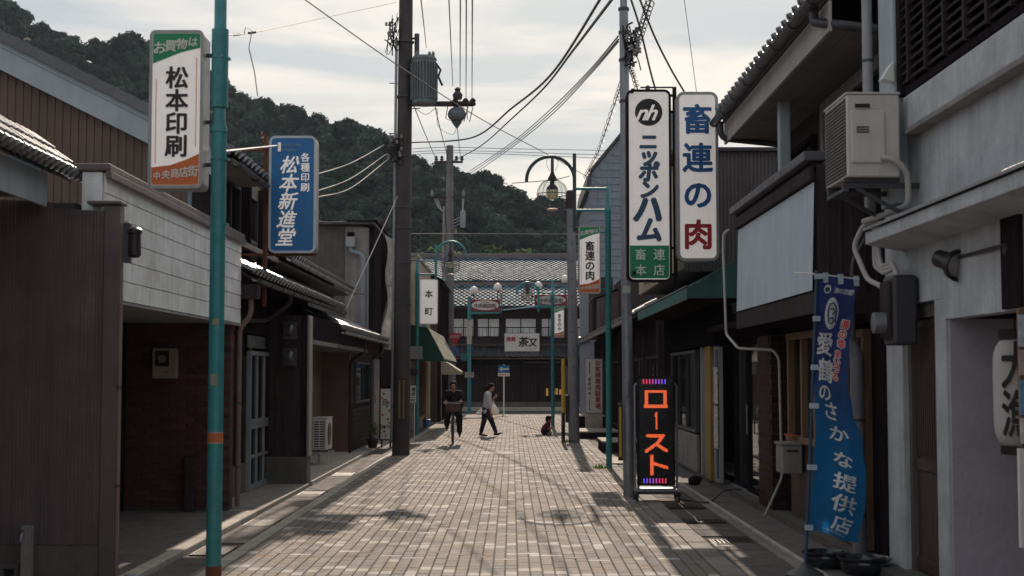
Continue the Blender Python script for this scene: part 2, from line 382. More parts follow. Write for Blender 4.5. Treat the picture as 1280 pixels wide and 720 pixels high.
# ---- pavements: flush strips, gutter slabs, kerb steps
def pavement(xa, xb, y0, y1, n_lab):
    return struct(MB().box(xa, xb, y0, y1, -.2, -.012).build(n_lab, m_mortar))
def slabs(par, xa, xb, y0, y1, ln, m, z=0.0, t=.05, gap=.006, skip=()):
    y = y0; me = {}
    while y < y1-.05:
        l = min(ln*random.uniform(.97, 1.03), y1-y)
        if not any(a < y+l/2 < b for a, b in skip):
            k = round(l, 1)
            mb = MB().box(xa+gap, xb-gap, y+gap, y+l-gap, z-t, z+random.uniform(-.003, .003)); mb.build('pavement_slab', m, par, bevel=.006)
        y += l
GL = [(13.6, 14.3), (16.2, 16.9), (20.3, 21.0), (24.2, 25.0)]; GRr = [(14.3, 14.9), (16.6, 17.2), (18.4, 19.0), (23.5, 24.2)]
pl = pavement(-6, XP0, 2, 61.5, 'pavement')
slabs(pl, -2.70, -2.55, 8, 61, 1.2, m_concl, .004)
slabs(pl, -3.09, -2.70, 8, 61, .6, m_concd, 0, skip=GL)
pr = pavement(XP1, 6, 2, 61.5, 'pavement')
slabs(pr, 1.78, 2.0, 8, 61, .6, m_conc, .004)
slabs(pr, 2.0, 2.50, 8, 61, .6, m_concd, 0, skip=GRr)
slabs(pr, 2.50, 2.60, 8, 40, 1.8, m_conc, .004)
slabs(pr, 2.60, 3.25, 27, 60, .9, m_concl, 0)
def grate(xa, xb, y0, y1, lab):
    t = thing('drain_grate', lab, 'drain grate', ((xa+xb)/2, y0, -.01), 'iron drain grates in the gutters')
    m = MB(); e = .025
    m.box(xa+.01, xb-.01, y0+.01, y0+e+.01, -.04, .003); m.box(xa+.01, xb-.01, y1-e-.01, y1-.01, -.04, .003)
    m.box(xa+.01, xa+.01+e, y0+e+.01, y1-e-.01, -.04, .003); m.box(xb-.01-e, xb-.01, y0+e+.01, y1-e-.01, -.04, .003); m.build('frame', m_iron, t)
    n = 9; m = MB().box(xa+.03, xb-.03, y0+.03, y1-.03, -.1, -.06); m.build('sump', m_interior, t)
    bmesh_ = MB().box(-.009, .009, y0+.036, y1-.036, -.035, .001).mesh('bar', m_iron, (0, y0, 0))
    for i in range(n): piece('bar', bmesh_, t, (xa+.055+(xb-xa-.11)*i/(n-1), y0, 0))
for (a, b), l in zip(GL, ['nearest drain grate in the left gutter, opposite the brick porch', 'drain grate in the left gutter just before the glazed sliding door', 'drain grate in the left gutter beside the glazed sliding door', 'drain grate in the left gutter by the air conditioner on its stand']): grate(-3.07, -2.72, a, b, l)
for (a, b), l in zip(GRr, ['nearest drain grate in the right gutter, before the tall blue banner', 'drain grate in the right gutter level with the tiled pillar', 'drain grate in the right gutter just in front of the red dot matrix sign', 'drain grate in the right gutter behind the red dot matrix sign']): grate(2.02, 2.48, a, b, l)
# raised porch floors
fl = MB(); fl.box(-4.9, -3.11, 11.75, 17.5, -.1, .045); struct(fl.build('porch_floor', m_concd))
for y in np.arange(11.75, 17.4, .95): bx('kerb_stone', m_concl, bpy.data.objects['porch_floor'], -3.235, -3.10, y+.004, min(y+.946, 17.5), -.02, .055, bevel=.012)
struct(MB().box(-4.9, -3.11, 17.55, 22.0, -.1, .04).build('doorway_floor', m_conc))
struct(MB().box(-4.9, -3.11, 22.3, 31, -.1, .05).build('recess_floor', m_concl))
struct(MB().box(-4.9, -3.11, 31, 60, -.1, .03).build('shop_front_floor', m_conc))
ff = struct(MB().box(2.66, 3.07, 8, 26.5, -.1, .022).build('shop_front_step', m_concd)); struct(MB().box(3.07, 3.5, 8, 26.5, -.1, .10).build('shop_front_plinth', m_concd))
for y in np.arange(8.5, 26, 1.5): bx('kerb_stone', m_concl, ff, 2.61, 2.657, y+.004, min(y+1.496, 26.4), -.02, .034, bevel=.012)
# cross street
xs = struct(MB().box(-90, 90, 61.55, 63.2, -.2, -.004).build('cross_pavement', m_conc))
struct(MB().box(-90, 90, 63.25, 69.4, -.2, -.01).build('cross_road', m_asphalt))
kb = struct(MB().box(-90, 90, 69.45, 71.9, -.2, .1).build('far_pavement', m_concl))
for i in range(14): struct(MB().box(-2.3+i*.34, -2.12+i*.34, 63.7, 66.6, -.009, -.004).build('painted_crossing', m_white)) if False else None
struct(MB().box(-20, 20, 68.9, 69.05, -.009, -.004).build('painted_edge_line', m_white))
# stray weeds by the kerb
for k, (cx_, cy_, lab) in enumerate([(1.42, 36.2, 'tuft of weeds at the foot of the grey concrete pole'), (1.62, 26.2, 'tuft of weeds at the foot of the teal sign post')]):
    m = MB()
    for i in range(60):
        a = random.uniform(0, 6.28); r_ = random.uniform(.02, .16); h = random.uniform(.03, .12); x, y = cx_+r_*math.cos(a), cy_+r_*math.sin(a)
        m.add([(x-.01, y, .005), (x+.01, y, .005), (x+random.uniform(-.05, .05), y+random.uniform(-.05, .05), h)], [(0, 1, 2)])
    tag(m.build('weeds', mat('weed_green', (.1, .15, .04), .7, trans=.3)), lab, 'weeds')
# ================================================================== shared builders
def corr(mb, p0, along, upv, length, z0f, z1f, pitch=.032, depth=.01, nrm=None, prof='round', jit=0):
    """a profiled sheet standing in the plane (along, up); z0f/z1f give lower and upper edge along the length"""
    p0, a, u = Vector(p0), Vector(along).normalized(), Vector(upv); n = Vector(nrm) if nrm else a.cross(u)
    N_ = max(2, int(length/pitch)); pts = []
    for i in range(N_):
        s = i*pitch
        if prof == 'round': pts += [(s, 0), (s+pitch*.25, depth*.7), (s+pitch*.5, depth), (s+pitch*.75, depth*.7)]
        elif prof == 'batten': pts += [(s, 0), (s+pitch*.84, 0), (s+pitch*.87, depth), (s+pitch*.97, depth)]
        else: pts += [(s, 0), (s+pitch*.45, 0), (s+pitch*.5, depth), (s+pitch*.95, depth)]
    pts.append((N_*pitch, 0)); vs = []; fs = []
    for s, d in pts:
        vs.append(p0+a*s+n*d+u*z0f(s)); vs.append(p0+a*s+n*d+u*z1f(s))
    for i in range(len(pts)-1): fs.append((2*i, 2*i+2, 2*i+3, 2*i+1))
    mb.add(vs, fs); return mb
def tile_mesh(pitch=.27, ln=.26, t=.018, nseg=9, mt=None):
    """one pantile: x across the roof, y down the slope, z up; front edge thick"""
    mb = MB(); top = []; bot = []
    for yy, dz in ((0, 0), (ln+.04, .0)):
        for i in range(nseg+1):
            u = i/nseg; x = u*pitch*1.05
            z = .032*math.sin(u*math.pi*2-.6) + .02
            lift = .024*(yy/(ln+.04))
            top.append((x, yy, z+lift)); bot.append((x, yy, z+lift-t))
    n = nseg+1; vs = top+bot; fs = []
    for i in range(nseg):
        fs.append((i, n+i, n+i+1, i+1)); fs.append((2*n+i, 2*n+i+1, 3*n+i+1, 3*n+i)); fs.append((n+i, 3*n+i, 3*n+i+1, n+i+1))
    mb.add(vs, fs)
    return mb.mesh('roof_tile', mt or m_tile, smooth=False)
_tm = {}
def tile_roof(par, eave0, along, down, n, rows, pitch=.27, ln=.24, mt=None, caps=True, joined=False, name='roof_tile', stagger=0):
    """eave0 is the corner at the eave; along runs along the eave; down points down the slope"""
    key = (pitch, ln, mt.name if mt else ''); e, a, d = Vector(eave0), Vector(along).normalized(), Vector(down).normalized(); u = a.cross(d)
    if u.z < 0: u = -u
    xdir = a
    if xdir.cross(d).dot(u) < 0: xdir = -a; e = e + a*(n*pitch)
    if key not in _tm: _tm[key] = tile_mesh(pitch, ln, mt=mt)
    M = Matrix((xdir, d, u)).transposed(); rot = M.to_euler(); cnt = 0; J = MB()
    me = _tm[key]; mv = [v.co.copy() for v in me.vertices]; mf = [tuple(p.vertices) for p in me.polygons]
    for r_ in range(rows):
        for i in range(n):
            p = e + xdir*(i*pitch+(r_ % 2)*stagger) - d*((r_+1)*ln) + u*random.uniform(-.003, .004)
            if cnt < 290 and not joined: piece(name, me, par, p, rot)
            else: v_ = random.uniform(.45, 1.5)*(1.35 if random.random() < .08 else 1); J.add([p+M @ v for v in mv], mf, (v_, v_, v_))
            cnt += 1
    if J.v:
        o = J.build(name+'s', mt or m_tile, par); o['kind'] = 'stuff'
    if caps:      # round eave ends on every tile column
        cm = MB().lathe((0, 0, 0), [(.05, -.02), (.052, .02), (.03, .028)], 10, 'y').mesh('tile_end', mt or m_tile)
        for i in range(min(n, 290)):
            p = e + xdir*(i*pitch+pitch*.3) + d*.03 + u*.045
            piece('tile_end', cm, par, p, rot)
def gutter(par, a, b, r=.055, m=None, name='gutter'):
    a, b = Vector(a), Vector(b); d = (b-a).normalized(); s = d.cross(Vector((0, 0, 1))).normalized(); vs = []; fs = []; K = 8
    for p in (a, b):
        for rr in (r, r-.008):
            for k in range(K+1):
                t = math.pi*k/K; vs.append(p + s*rr*math.cos(t) - Vector((0, 0, 1))*rr*math.sin(t))
    n = K+1
    for k in range(K):
        fs += [(k, k+1, 2*n+k+1, 2*n+k), (n+k, 3*n+k, 3*n+k+1, n+k+1), (k, n+k, n+k+1, k+1), (2*n+k, 2*n+k+1, 3*n+k+1, 3*n+k)]
    fs += [(0, 2*n, 3*n, n), (K, n+K, 3*n+K, 2*n+K)]
    g = MB().add(vs, fs).build(name, m or m_steeld, par)
    L = (b-a).length; nb = int(L/.9)
    for i in range(nb+1):
        p = a + d*(.1+(L-.2)*i/max(1, nb))
        if i < 40: MB().tube([p-s*(r+.01)+Vector((0,0,.01))] + [p + s*(r+.006)*math.cos(t) - Vector((0,0,1))*(r+.006)*math.sin(t) for t in [math.pi-math.pi*k/6 for k in range(7)]], .006, 4).build('bracket', m or m_steeld, g)
    return g
def pipe(par, pts, r=.038, m=None, clamps=(), name='downpipe', seg=12):
    P = [Vector(p) for p in pts]; Q = [P[0]]
    for i in range(1, len(P)-1):      # round the bends
        a, b, c = P[i-1], P[i], P[i+1]; k = min((a-b).length, (c-b).length)*.45; k = min(k, r*3.2)
        s, e = b+(a-b).normalized()*k, b+(c-b).normalized()*k
        for t in (0, .25, .5, .75, 1): Q.append(s*(1-t)**2 + b*2*t*(1-t) + e*t*t)
    Q.append(P[-1]); o = MB().tube(Q, r, seg).build(name, m or m_greypipe, par, smooth=True)
    for c in clamps: MB().lathe(c, [(r+.005, -.012), (r+.005, .012)], 12).build('clamp', m_steeld, o)
    return o
def wire(label, pts, r=.006, m=None, cat='wire', group=None, sag=0, name='wire', seg=5):
    P = [Vector(p) for p in pts]
    Q = []
    for i in range(len(P)-1):
        p0 = P[max(i-1, 0)]; p1, p2 = P[i], P[i+1]; p3 = P[min(i+2, len(P)-1)]
        n = 10 if len(P) > 2 else 18
        for k in range(n):
            t = k/n; q = .5*((2*p1)+(-p0+p2)*t+(2*p0-5*p1+4*p2-p3)*t*t+(-p0+3*p1-3*p2+p3)*t**3)
            if sag: q = q - Vector((0, 0, sag*4*((i+t)/(len(P)-1))*(1-(i+t)/(len(P)-1))))
            Q.append(q)
    Q.append(P[-1]); return tag(MB().tube(Q, r, seg).build(name, m or m_black, smooth=True), label, cat, group)
def window_unit(par, axis, pos, a0, a1, z0, z1, cols=2, rows=1, fr=.04, m=None, g=None, dep=.05, side=1, mull=.025, back=None):
    """window in a wall; axis 'x' = plane of constant x (faces the street), 'y' = plane of constant y (faces camera). pos: outer face, side: direction outward"""
    def B(mb, u0, u1, zz0, zz1, d0, d1):
        if axis == 'x': mb.box(min(pos+side*d0, pos+side*d1), max(pos+side*d0, pos+side*d1), u0, u1, zz0, zz1)
        else: mb.box(u0, u1, min(pos+side*d0, pos+side*d1), max(pos+side*d0, pos+side*d1), zz0, zz1)
        return mb
    f = MB(); B(f, a0, a1, z0, z0+fr, -.02, dep); B(f, a0, a1, z1-fr, z1, -.02, dep); B(f, a0, a0+fr, z0+fr, z1-fr, -.02, dep); B(f, a1-fr, a1, z0+fr, z1-fr, -.02, dep)
    for c in range(1, cols): x = a0+(a1-a0)*c/cols; B(f, x-mull/2, x+mull/2, z0+fr, z1-fr, -.018, dep-.006)
    for r_ in range(1, rows): z = z0+(z1-z0)*r_/rows; B(f, a0+fr, a1-fr, z-mull/2, z+mull/2, -.016, dep-.01)
    wo = f.build('window', m or m_alu, par)
    for c in range(cols):
        for r_ in range(rows):
            u0 = a0+fr*.9+(a1-a0-1.8*fr)*c/cols; u1 = a0+fr*.9+(a1-a0-1.8*fr)*(c+1)/cols; w0 = z0+fr*.9+(z1-z0-1.8*fr)*r_/rows; w1 = z0+fr*.9+(z1-z0-1.8*fr)*(r_+1)/rows
            B(MB(), u0+.002, u1-.002, w0+.002, w1-.002, .006, .012).build('pane', g or g_win, wo)
    if back: B(MB(), a0+fr, a1-fr, z0+fr, z1-fr, -.012, -.004).build('backing', back, wo)
    return wo
def rprism(cx_, cz, w_, h_, r_, y0, y1): return MB().prism(rrect(cx_, cz, w_, h_, r_, y0), (0, y1-y0, 0))
def lightbox(label, cx_, cz, w_, h_, y, dep=.16, r_=.06, face=None, housing=None, rim=.022, rimm=None, cat='shop sign', group=None, yaw=0):
    t = thing('shop_sign', label, cat, (cx_, y, cz-h_/2), group)
    rprism(cx_, cz, w_, h_, r_, y+.012, y+dep).build('housing', housing or m_signbezel, t, bevel=.008)
    m = MB(); A, Bq = rrect(cx_, cz, w_+.006, h_+.006, r_+.003, y-.006), rrect(cx_, cz, w_-2*rim, h_-2*rim, max(.004, r_-rim), y-.006); n = len(A)
    vs = A+Bq+[p+Vector((0, .03, 0)) for p in A]+[p+Vector((0, .014, 0)) for p in Bq]; fs = []
    for i in range(n): j = (i+1) % n; fs += [(i, j, n+j, n+i), (i, 2*n+i, 2*n+j, j), (n+i, n+j, 3*n+j, 3*n+i)]
    m.add(vs, fs).build('rim', rimm or m_signbezel, t)
    rprism(cx_, cz, w_-2*rim+.004, h_-2*rim+.004, max(.004, r_-rim), y, y+.011).build('face_panel', face or m_sign_sunglow, t)
    return t
def ac_unit(label, c, size, grille_side, face_side, group=None):
    """outdoor air conditioner; c = min corner, size = (dx,dy,dz); long side along y. grille_side +1/-1: which x face carries fins/fan"""
    x, y, z = c; dx, dy, dz = size; t = thing('air_conditioner', label, 'air conditioner', (x+dx/2, y+dy/2, z), group)
    bx('casing', m_acw, t, x, x+dx, y, y+dy, z+.02, z+dz, bevel=.014)
    bx('lid', m_acw, t, x-.008, x+dx+.008, y-.008, y+dy+.008, z+dz+.001, z+dz+.018, bevel=.006)
    for yy in (y+.06, y+dy-.12): bx('foot', m_steeld, t, x-.01, x+dx+.01, yy, yy+.05, z-.012, z+.018)
    return t
# ================================================================== LEFT SIDE
dn = lambda s: Vector((math.cos(R(30))*s, 0, -math.sin(R(30))))     # 30 degree slope falling towards +x (s=1) or -x (s=-1)
# ---- L1: nearest, brown profiled metal wall facing us, low corrugated roof reaching over it
b = thing('metal_clad_house', 'nearest house on the left, clad in ribbed brown metal under a low tiled eave', 'house', (-4.4, 9, 0))
m = MB(); corr(m, (-7, 11.70, 0), (1, 0, 0), (0, 0, 1), 3.66, lambda s: .32, lambda s: 3.13-.03*math.sin(s*2)-(.05 if s > 3.2 else 0), pitch=.03, depth=.009, nrm=(0, -1, 0), prof='box')
wl = m.build('metal_wall', m_brownmetal, b)
bx('wall_core', m_dark2, b, -7, -3.28, 11.705, 11.80, 0, 3.05)
bx('corner_trim', m_coping, b, -3.365, -3.232, 11.665, 11.81, .05, 3.10, bevel=.01)
bx('cap', m_coping, b, -3.5, -3.215, 11.64, 11.83, 3.105, 3.135, bevel=.008)
bx('wall_base', m_concd, b, -7, -3.36, 11.69, 11.80, 0, .315)
pipe(b, [(-3.215, 11.66, 2.95), (-3.215, 11.66, .05)], .014, m_copperp, clamps=[(-3.215, 11.66, 1.6), (-3.215, 11.66, .8)], name='conduit')
t = thing('outdoor_lamp', 'small dark wall lamp on the corner of the brown metal wall', 'wall lamp', (-3.13, 11.66, 2.7))
bx('mount', m_steeld, t, -3.185, -3.13, 11.6, 11.68, 2.62, 2.95, bevel=.008)
MB().lathe((-3.09, 11.6, 2.66), [(.035, 0), (.055, .02), (.05, .19), (.06, .2), (.06, .23), (.03, .25)], 12).build('lamp_housing', m_ink, t)
# roof eave of that house
bx('house_wall', m_brownmetal, b, -7, -4.45, 2, 11.65, 0, 3.15)
m = MB(); up_ = Vector((-math.cos(R(30)), 0, math.sin(R(30))))
corr(m, (-3.80, 3, 3.36), (0, 1, 0), up_, 9.2, lambda s: 0, lambda s: 2.3, pitch=.076, depth=.03, nrm=(0, 0, 1)); m.build('corrugated_roof', mat('roof_sheet', (.13, .13, .14), .22, metal=.4, var=.15, dirt=.3, bump=.05), b)
tile_roof(b, (-3.70, 8.0, 3.37), (0, 1, 0), Vector((math.cos(R(40)), 0, -math.sin(R(40)))), 31, 3, pitch=.135, ln=.2)
bx('fascia_board', m_fascia, b, -3.85, -3.82, 3, 11.62, 3.08, 3.35, bevel=.004)
bx('soffit', m_coping, b, -4.46, -3.852, 3, 11.6, 3.16, 3.19)
bx('barge_end', m_fascia, b, -4.8, -3.86, 11.6, 11.63, 3.2, 3.5)
t = thing('tap_post', 'short pale standpipe with a chrome tap in front of the brown metal wall', 'water tap', (-3.86, 11.45, 0))
bx('post', m_greyl, t, -3.91, -3.83, 11.42, 11.50, 0, .50, bevel=.006)
MB().tube([(-3.885, 11.42, .44), (-3.885, 11.37, .44), (-3.885, 11.35, .41), (-3.885, 11.35, .385)], .011, 8).build('spout', m_steel, t); MB().lathe((-3.885, 11.39, .455), [(.006, 0), (.006, .02), (.022, .025), (.022, .034)], 10).build('handle', m_steel, t)
blk = MB(); 
for x in (-4.55, -4.15): pass
for i, x in enumerate((-4.56, -4.15)):
    t = thing('concrete_block', ['hollow concrete block lying against the brown metal wall, at the left edge', 'hollow concrete block lying against the brown metal wall, next to the tap post'][i], 'concrete block', (x, 11.5, 0), 'hollow blocks by the metal wall')
    m = MB(); m.box(x-.195, x+.195, 11.5, 11.66, .15, .19); m.box(x-.195, x+.195, 11.5, 11.66, .02, .06)
    for q in (-.195, -.075, .045, .165): m.box(x+q, x+q+.03, 11.5, 11.66, .061, .149)
    m.build('block_shell', m_concd, t, bevel=.004)
t = thing('hose_ring', 'pale metal drain cover ring by the corner of the metal wall', 'drain cover', (-3.12, 11.45, .09)); MB().lathe((-3.05, 11.5, .09), [(.06, 0), (.065, .01), (.05, .02), (.03, .022)], 14).build('ring', m_steel, t)
# ---- L2: white siding fascia over a dark brick porch, brown gable above
b = thing('brick_porch_shop', 'shop with a white lap siding fascia over a dark brick porch', 'shop building', (-4.2, 14.5, 0))
fas = bx('fascia_core', m_greyl, b, -3.60, -3.43, 11.86, 17.78, 2.34, 3.40)
ys = [11.85, 13.35, 17.80]; nz = 6
for r_ in range(nz):
    z0 = 2.345+r_*.176
    for c in range(2):
        mb = MB().prism([(-3.428, ys[c]+.004, z0), (-3.396, ys[c]+.004, z0+.002), (-3.400, ys[c]+.004, z0+.171), (-3.428, ys[c]+.004, z0+.1745)], (0, ys[c+1]-ys[c]-.008, 0))
        mb.build('siding_board', m_siding, b, bevel=.003)
bx('end_panel', m_siding, b, -3.60, -3.43, 11.83, 11.858, 2.34, 3.40, bevel=.004)
bx('coping', m_coping, b, -3.66, -3.36, 11.80, 14.9, 3.405, 3.47, bevel=.012); bx('coping', m_coping, b, -3.66, -3.36, 14.904, 17.83, 3.405, 3.468, bevel=.012)
bx('coping_lip', m_coping, b, -3.39, -3.345, 11.79, 17.84, 3.34, 3.404, bevel=.006)
bx('drip_trim', m_signbezel, b, -3.61, -3.39, 11.84, 17.8, 2.315, 2.338)
bx('porch_ceiling', m_greyl, b, -4.9, -3.61, 11.85, 17.8, 2.34, 2.37)
bx('flat_roof', m_steeld, b, -4.9, -3.66, 11.85, 17.0, 3.1, 3.14)
bx('porch_back_wall', m_dark2, b, -4.95, -4.75, 11.85, 17.6, .0, 2.34)
window_unit(b, 'x', -4.74, 12.3, 14.1, .12, 2.1, 2, 1, .06, m_dark2, g_win, .04, 1)
window_unit(b, 'x', -4.74, 14.5, 16.9, .12, 2.1, 3, 2, .06, m_dark2, g_win, .04, 1)
for y0 in (14.7, 15.75): 
    m = MB(); corr(m, (-4.80, y0, .6), (0, 1, 0), (0, 0, 1), .8, lambda s: 0, lambda s: 1.3, pitch=.08, depth=.03, nrm=(1, 0, 0)); m.build('curtain', m_curtain, b)
bw = MB().box(-4.75, -3.48, 17.535, 17.8, 0, 2.335).build('brick_wall', m_mort2, b)
bm1 = MB().box(0, .205, -.012, .02, 0, .058).mesh('brick', m_brick); bm2 = MB().box(0, .098, -.012, .02, 0, .058).mesh('brick', m_brick); bm3 = MB().box(-.02, .012, 0, .205, 0, .058).mesh('brick', m_brick)
for k in range(33):
    z = .1+k*.0675; x = -4.74 + (0 if k % 2 else -.107); 
    while x < -3.5:
        if x < -4.745: piece('brick', bm2, bw, (-4.74, 17.53, z))
        elif x+.205 > -3.475: piece('brick', bm2, bw, (x, 17.53, z))
        else: piece('brick', bm1, bw, (x, 17.53, z))
        x += .2145
    if z < 2.28: piece('brick', bm3, bw, (-3.485, 17.545+(0 if k % 2 else .03), z))
t = thing('meter_box', 'beige meter box with a dark window on the brick wall of the porch', 'meter box', (-4.24, 17.45, 1.68))
bx('box', m_beige, t, -4.40, -4.10, 17.40, 17.515, 1.66, 2.03, bevel=.012); bx('window', m_ink, t, -4.36, -4.19, 17.388, 17.402, 1.81, 2.00, bevel=.004); MB().lathe((-4.275, 17.386, 1.9), [(.045, -.006), (.05, 0), (.045, .003)], 16, 'y').build('dial', m_greyl, t)
bx('label_plate', m_greyl, t, -4.27, -4.2, 17.392, 17.401, 1.72, 1.75)
t = thing('gas_pipe_stub', 'short dark riser box standing at the foot of the brick wall', 'pipe box', (-3.9, 17.4, .045)); bx('box', m_dark, t, -3.98, -3.86, 17.36, 17.5, .045, .72, bevel=.008); bx('box_lid', m_dark, t, -3.99, -3.85, 17.35, 17.51, .722, .74)
# upper gable facing us
gY = 17.0
gx0, gx1 = -8.2, -3.80
zr = lambda x: 4.52 + (-3.80-x)*.5
m = MB(); corr(m, (gx0, gY, 0), (1, 0, 0), (0, 0, 1), gx1-gx0, lambda s: 2.9, lambda s: zr(gx0+s)-.1, pitch=.096, depth=.012, nrm=(0, -1, 0), prof='batten'); m.build('gable_sheeting', m_browngable, b)
MB().prism([(gx0, gY+.01, 2.9), (gx1, gY+.01, 2.9), (gx1, gY+.01, zr(gx1)-.12), (gx0, gY+.01, zr(gx0)-.12)], (0, .9, 0)).build('gable_core', m_dark, b)
bx('street_wall', m_grey, b, -3.95, -3.80, gY+.92, 22.0, 3.5, 4.5)
MB().prism([(gx0-.3, gY-.12, zr(gx0-.3)-.33), (-3.42, gY-.12, zr(-3.42)-.33), (-3.42, gY-.12, zr(-3.42)+.03), (gx0-.3, gY-.12, zr(gx0-.3)+.03)], (0, .03, 0)).build('barge_board', m_fascia, b)
MB().prism([(gx0-.3, gY-.14, zr(gx0-.3)-.05), (-3.40, gY-.14, zr(-3.40)-.05), (-3.40, gY-.14, zr(-3.40)-.035), (gx0-.3, gY-.14, zr(gx0-.3)-.035)], (0, .018, 0)).build('barge_batten', m_fascia, b)
MB().prism([(gx0-.3, gY-.09, zr(gx0-.3)), (-3.42, gY-.09, zr(-3.42)), (-3.42, gY-.09, zr(-3.42)+.045), (gx0-.3, gY-.09, zr(gx0-.3)+.045)], (0, 2.55, 0)).build('roof_deck', m_dark, b)
tile_roof(b, (-3.36, gY-.1, zr(-3.36)+.05), (0, 1, 0), (math.cos(math.atan(.5)), 0, -math.sin(math.atan(.5))), 9, 14)
vt = MB().box(-.13, .13, -.10, .10, .0, .03).box(-.13, .13, -.10, -.075, -.09, 0).mesh('verge_tile', m_tile)
for i in range(22):
    x = -3.45-i*.235; piece('verge_tile', vt, b, (x, gY-.07, zr(x)+.115), (0, math.atan(.5)-.05, 0))
gutter(b, (-3.30, gY-.1, zr(-3.30)-.02), (-3.30, 19.5, zr(-3.30)-.02), .05, m_steeld)
pipe(b, [(-3.86, gY-.06, 4.3), (-3.86, gY-.06, 3.5)], .025, mat('bluish_pipe', (.16, .24, .28), .45))
# second-floor windows towards the street and posts
window_unit(b, 'x', -3.80, 18.3, 19.6, 3.6, 4.3, 2, 1, .05, m_steeld, g_win, .05)
window_unit(b, 'x', -3.80, 19.9, 20.9, 3.6, 4.3, 2, 1, .05, m_steeld, g_win, .05)
for y in (19.75, 21.1, 21.8): bx('post', m_dark2, b, -3.78, -3.64, y-.05, y+.05, 3.3, 4.45, bevel=.006)
bx('handrail', m_coping, b, -3.79, -3.60, 18.1, 21.9, 3.42, 3.5, bevel=.006)
bx('soffit', m_greyl, b, -3.80, -3.36, gY, 19.4, 4.28, 4.31)
# ---- L3: glazed door house with long glinting pent roof
b = thing('sliding_door_house', 'old house with a glazed sliding door under a long tiled pent roof', 'house', (-4, 20, 0))
PA = 3.02
bx('upper_wall', m_dark, b, -4.6, -3.96, 17.82, 27.6, 2.3, 3.45)
MB().prism([(-4.02, 17.86, PA+.31), (-3.32, 17.86, PA-.05), (-3.32, 17.86, PA-.09), (-4.02, 17.86, PA+.27)], (0, 9.7, 0)).build('roof_deck', m_dark, b)
tile_roof(b, (-3.30, 17.86, PA-.02), (0, 1, 0), dn(1), 36, 3)
gutter(b, (-3.24, 17.9, PA-.1), (-3.24, 27.5, PA-.1), .05, m_steeld)
bx('leader_head', m_dark, b, -3.42, -3.20, 17.86, 18.08, 2.66, 2.84, bevel=.01)
pipe(b, [(-3.30, 17.96, 2.66), (-3.30, 17.96, 2.45), (-3.44, 17.95, 2.3), (-3.44, 17.95, .06)], .034, m_copperp, clamps=[(-3.44, 17.95, 1.35), (-3.44, 17.95, .55)])
pipe(b, [(-3.26, 20.9, PA-.14), (-3.26, 20.9, 2.75), (-3.62, 20.9, 2.5), (-3.70, 19.0, 2.42)], .032, m_dark)
bx('plinth', m_grey, b, -4.0, -3.80, 17.85, 20.4, 0, .45); bx('timber_wall', m_dark2, b, -4.0, -3.84, 17.85, 20.4, .451, 2.3)
bx('door_header', m_dark2, b, -4.0, -3.78, 17.85, 22.35, 2.301, 2.7)
d = window_unit(b, 'x', -3.79, 20.45, 22.25, 1.0, 2.05, 3, 1, .06, m_alu, g_win, .045, 1, .045); window_unit(b, 'x', -3.79, 20.45, 22.25, .05, .995, 3, 2, .07, m_alu, g_win, .045, 1, .045); 
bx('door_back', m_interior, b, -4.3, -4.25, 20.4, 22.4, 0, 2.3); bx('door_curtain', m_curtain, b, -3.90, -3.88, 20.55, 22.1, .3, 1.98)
bx('transom', m_frost, b, -3.82, -3.80, 20.5, 22.2, 2.1, 2.28)
# fin wall
fw = MB(); corr(fw, (-3.74, 21.95, 0), (1, 0, 0), (0, 0, 1), .58, lambda s: .45, lambda s: 2.62, pitch=.12, depth=.012, nrm=(0, -1, 0), prof='batten'); fw.build('board_wall', m_dark, b)
bx('fin_core', m_dark2, b, -4.0, -3.16, 21.96, 22.28, .45, 2.62); bx('fin_base', m_grey, b, -3.78, -3.14, 21.92, 22.3, 0, .448, bevel=.008)
bx('corner_strip', m_greyl, b, -3.155, -3.12, 21.93, 22.29, .45, 2.62, bevel=.004)
for i, z in enumerate((2.27, 1.86)):
    t = thing('electricity_meter', ['round glass electricity meter, the upper of two on the dark board wall', 'round glass electricity meter, the lower of two on the dark board wall'][i], 'electricity meter', (-3.4, 21.9, z), 'electricity meters on the dark board wall')
    bx('back_box', m_steeld, t, -3.52, -3.31, 21.82, 21.93, z-.02, z+.25, bevel=.01); MB().lathe((-3.415, 21.8, z+.13), [(.085, .02), (.09, 0), (.085, -.05), (.06, -.065)], 18, 'y').build('glass_cover', mat('meter_glass', (.05, .055, .06), .1, bump=0, spec=.9), t, smooth=True)
# recess with tiled back wall
bx('recess_back_wall', mat('brown_wall_tile', (.16, .1, .085), .7, var=.15, streak=.2, dirt=.3), b, -4.3, -4.12, 22.3, 31, 0, 2.4)
bx('recess_end_wall', mat('brown_wall_tile', (1, 1, 1)), b, -4.12, -3.52, 30.9, 31.1, 0, 2.3)
bx('recess_window', m_frost, b, -4.119, -4.10, 24.0, 26.0, 1.0, 1.9)
bx('recess_soffit', m_grey, b, -4.12, -3.14, 22.3, 31, 2.19, 2.26); bx('recess_beam', m_dark2, b, -3.30, -3.16, 22.3, 31, 2.262, 2.64)
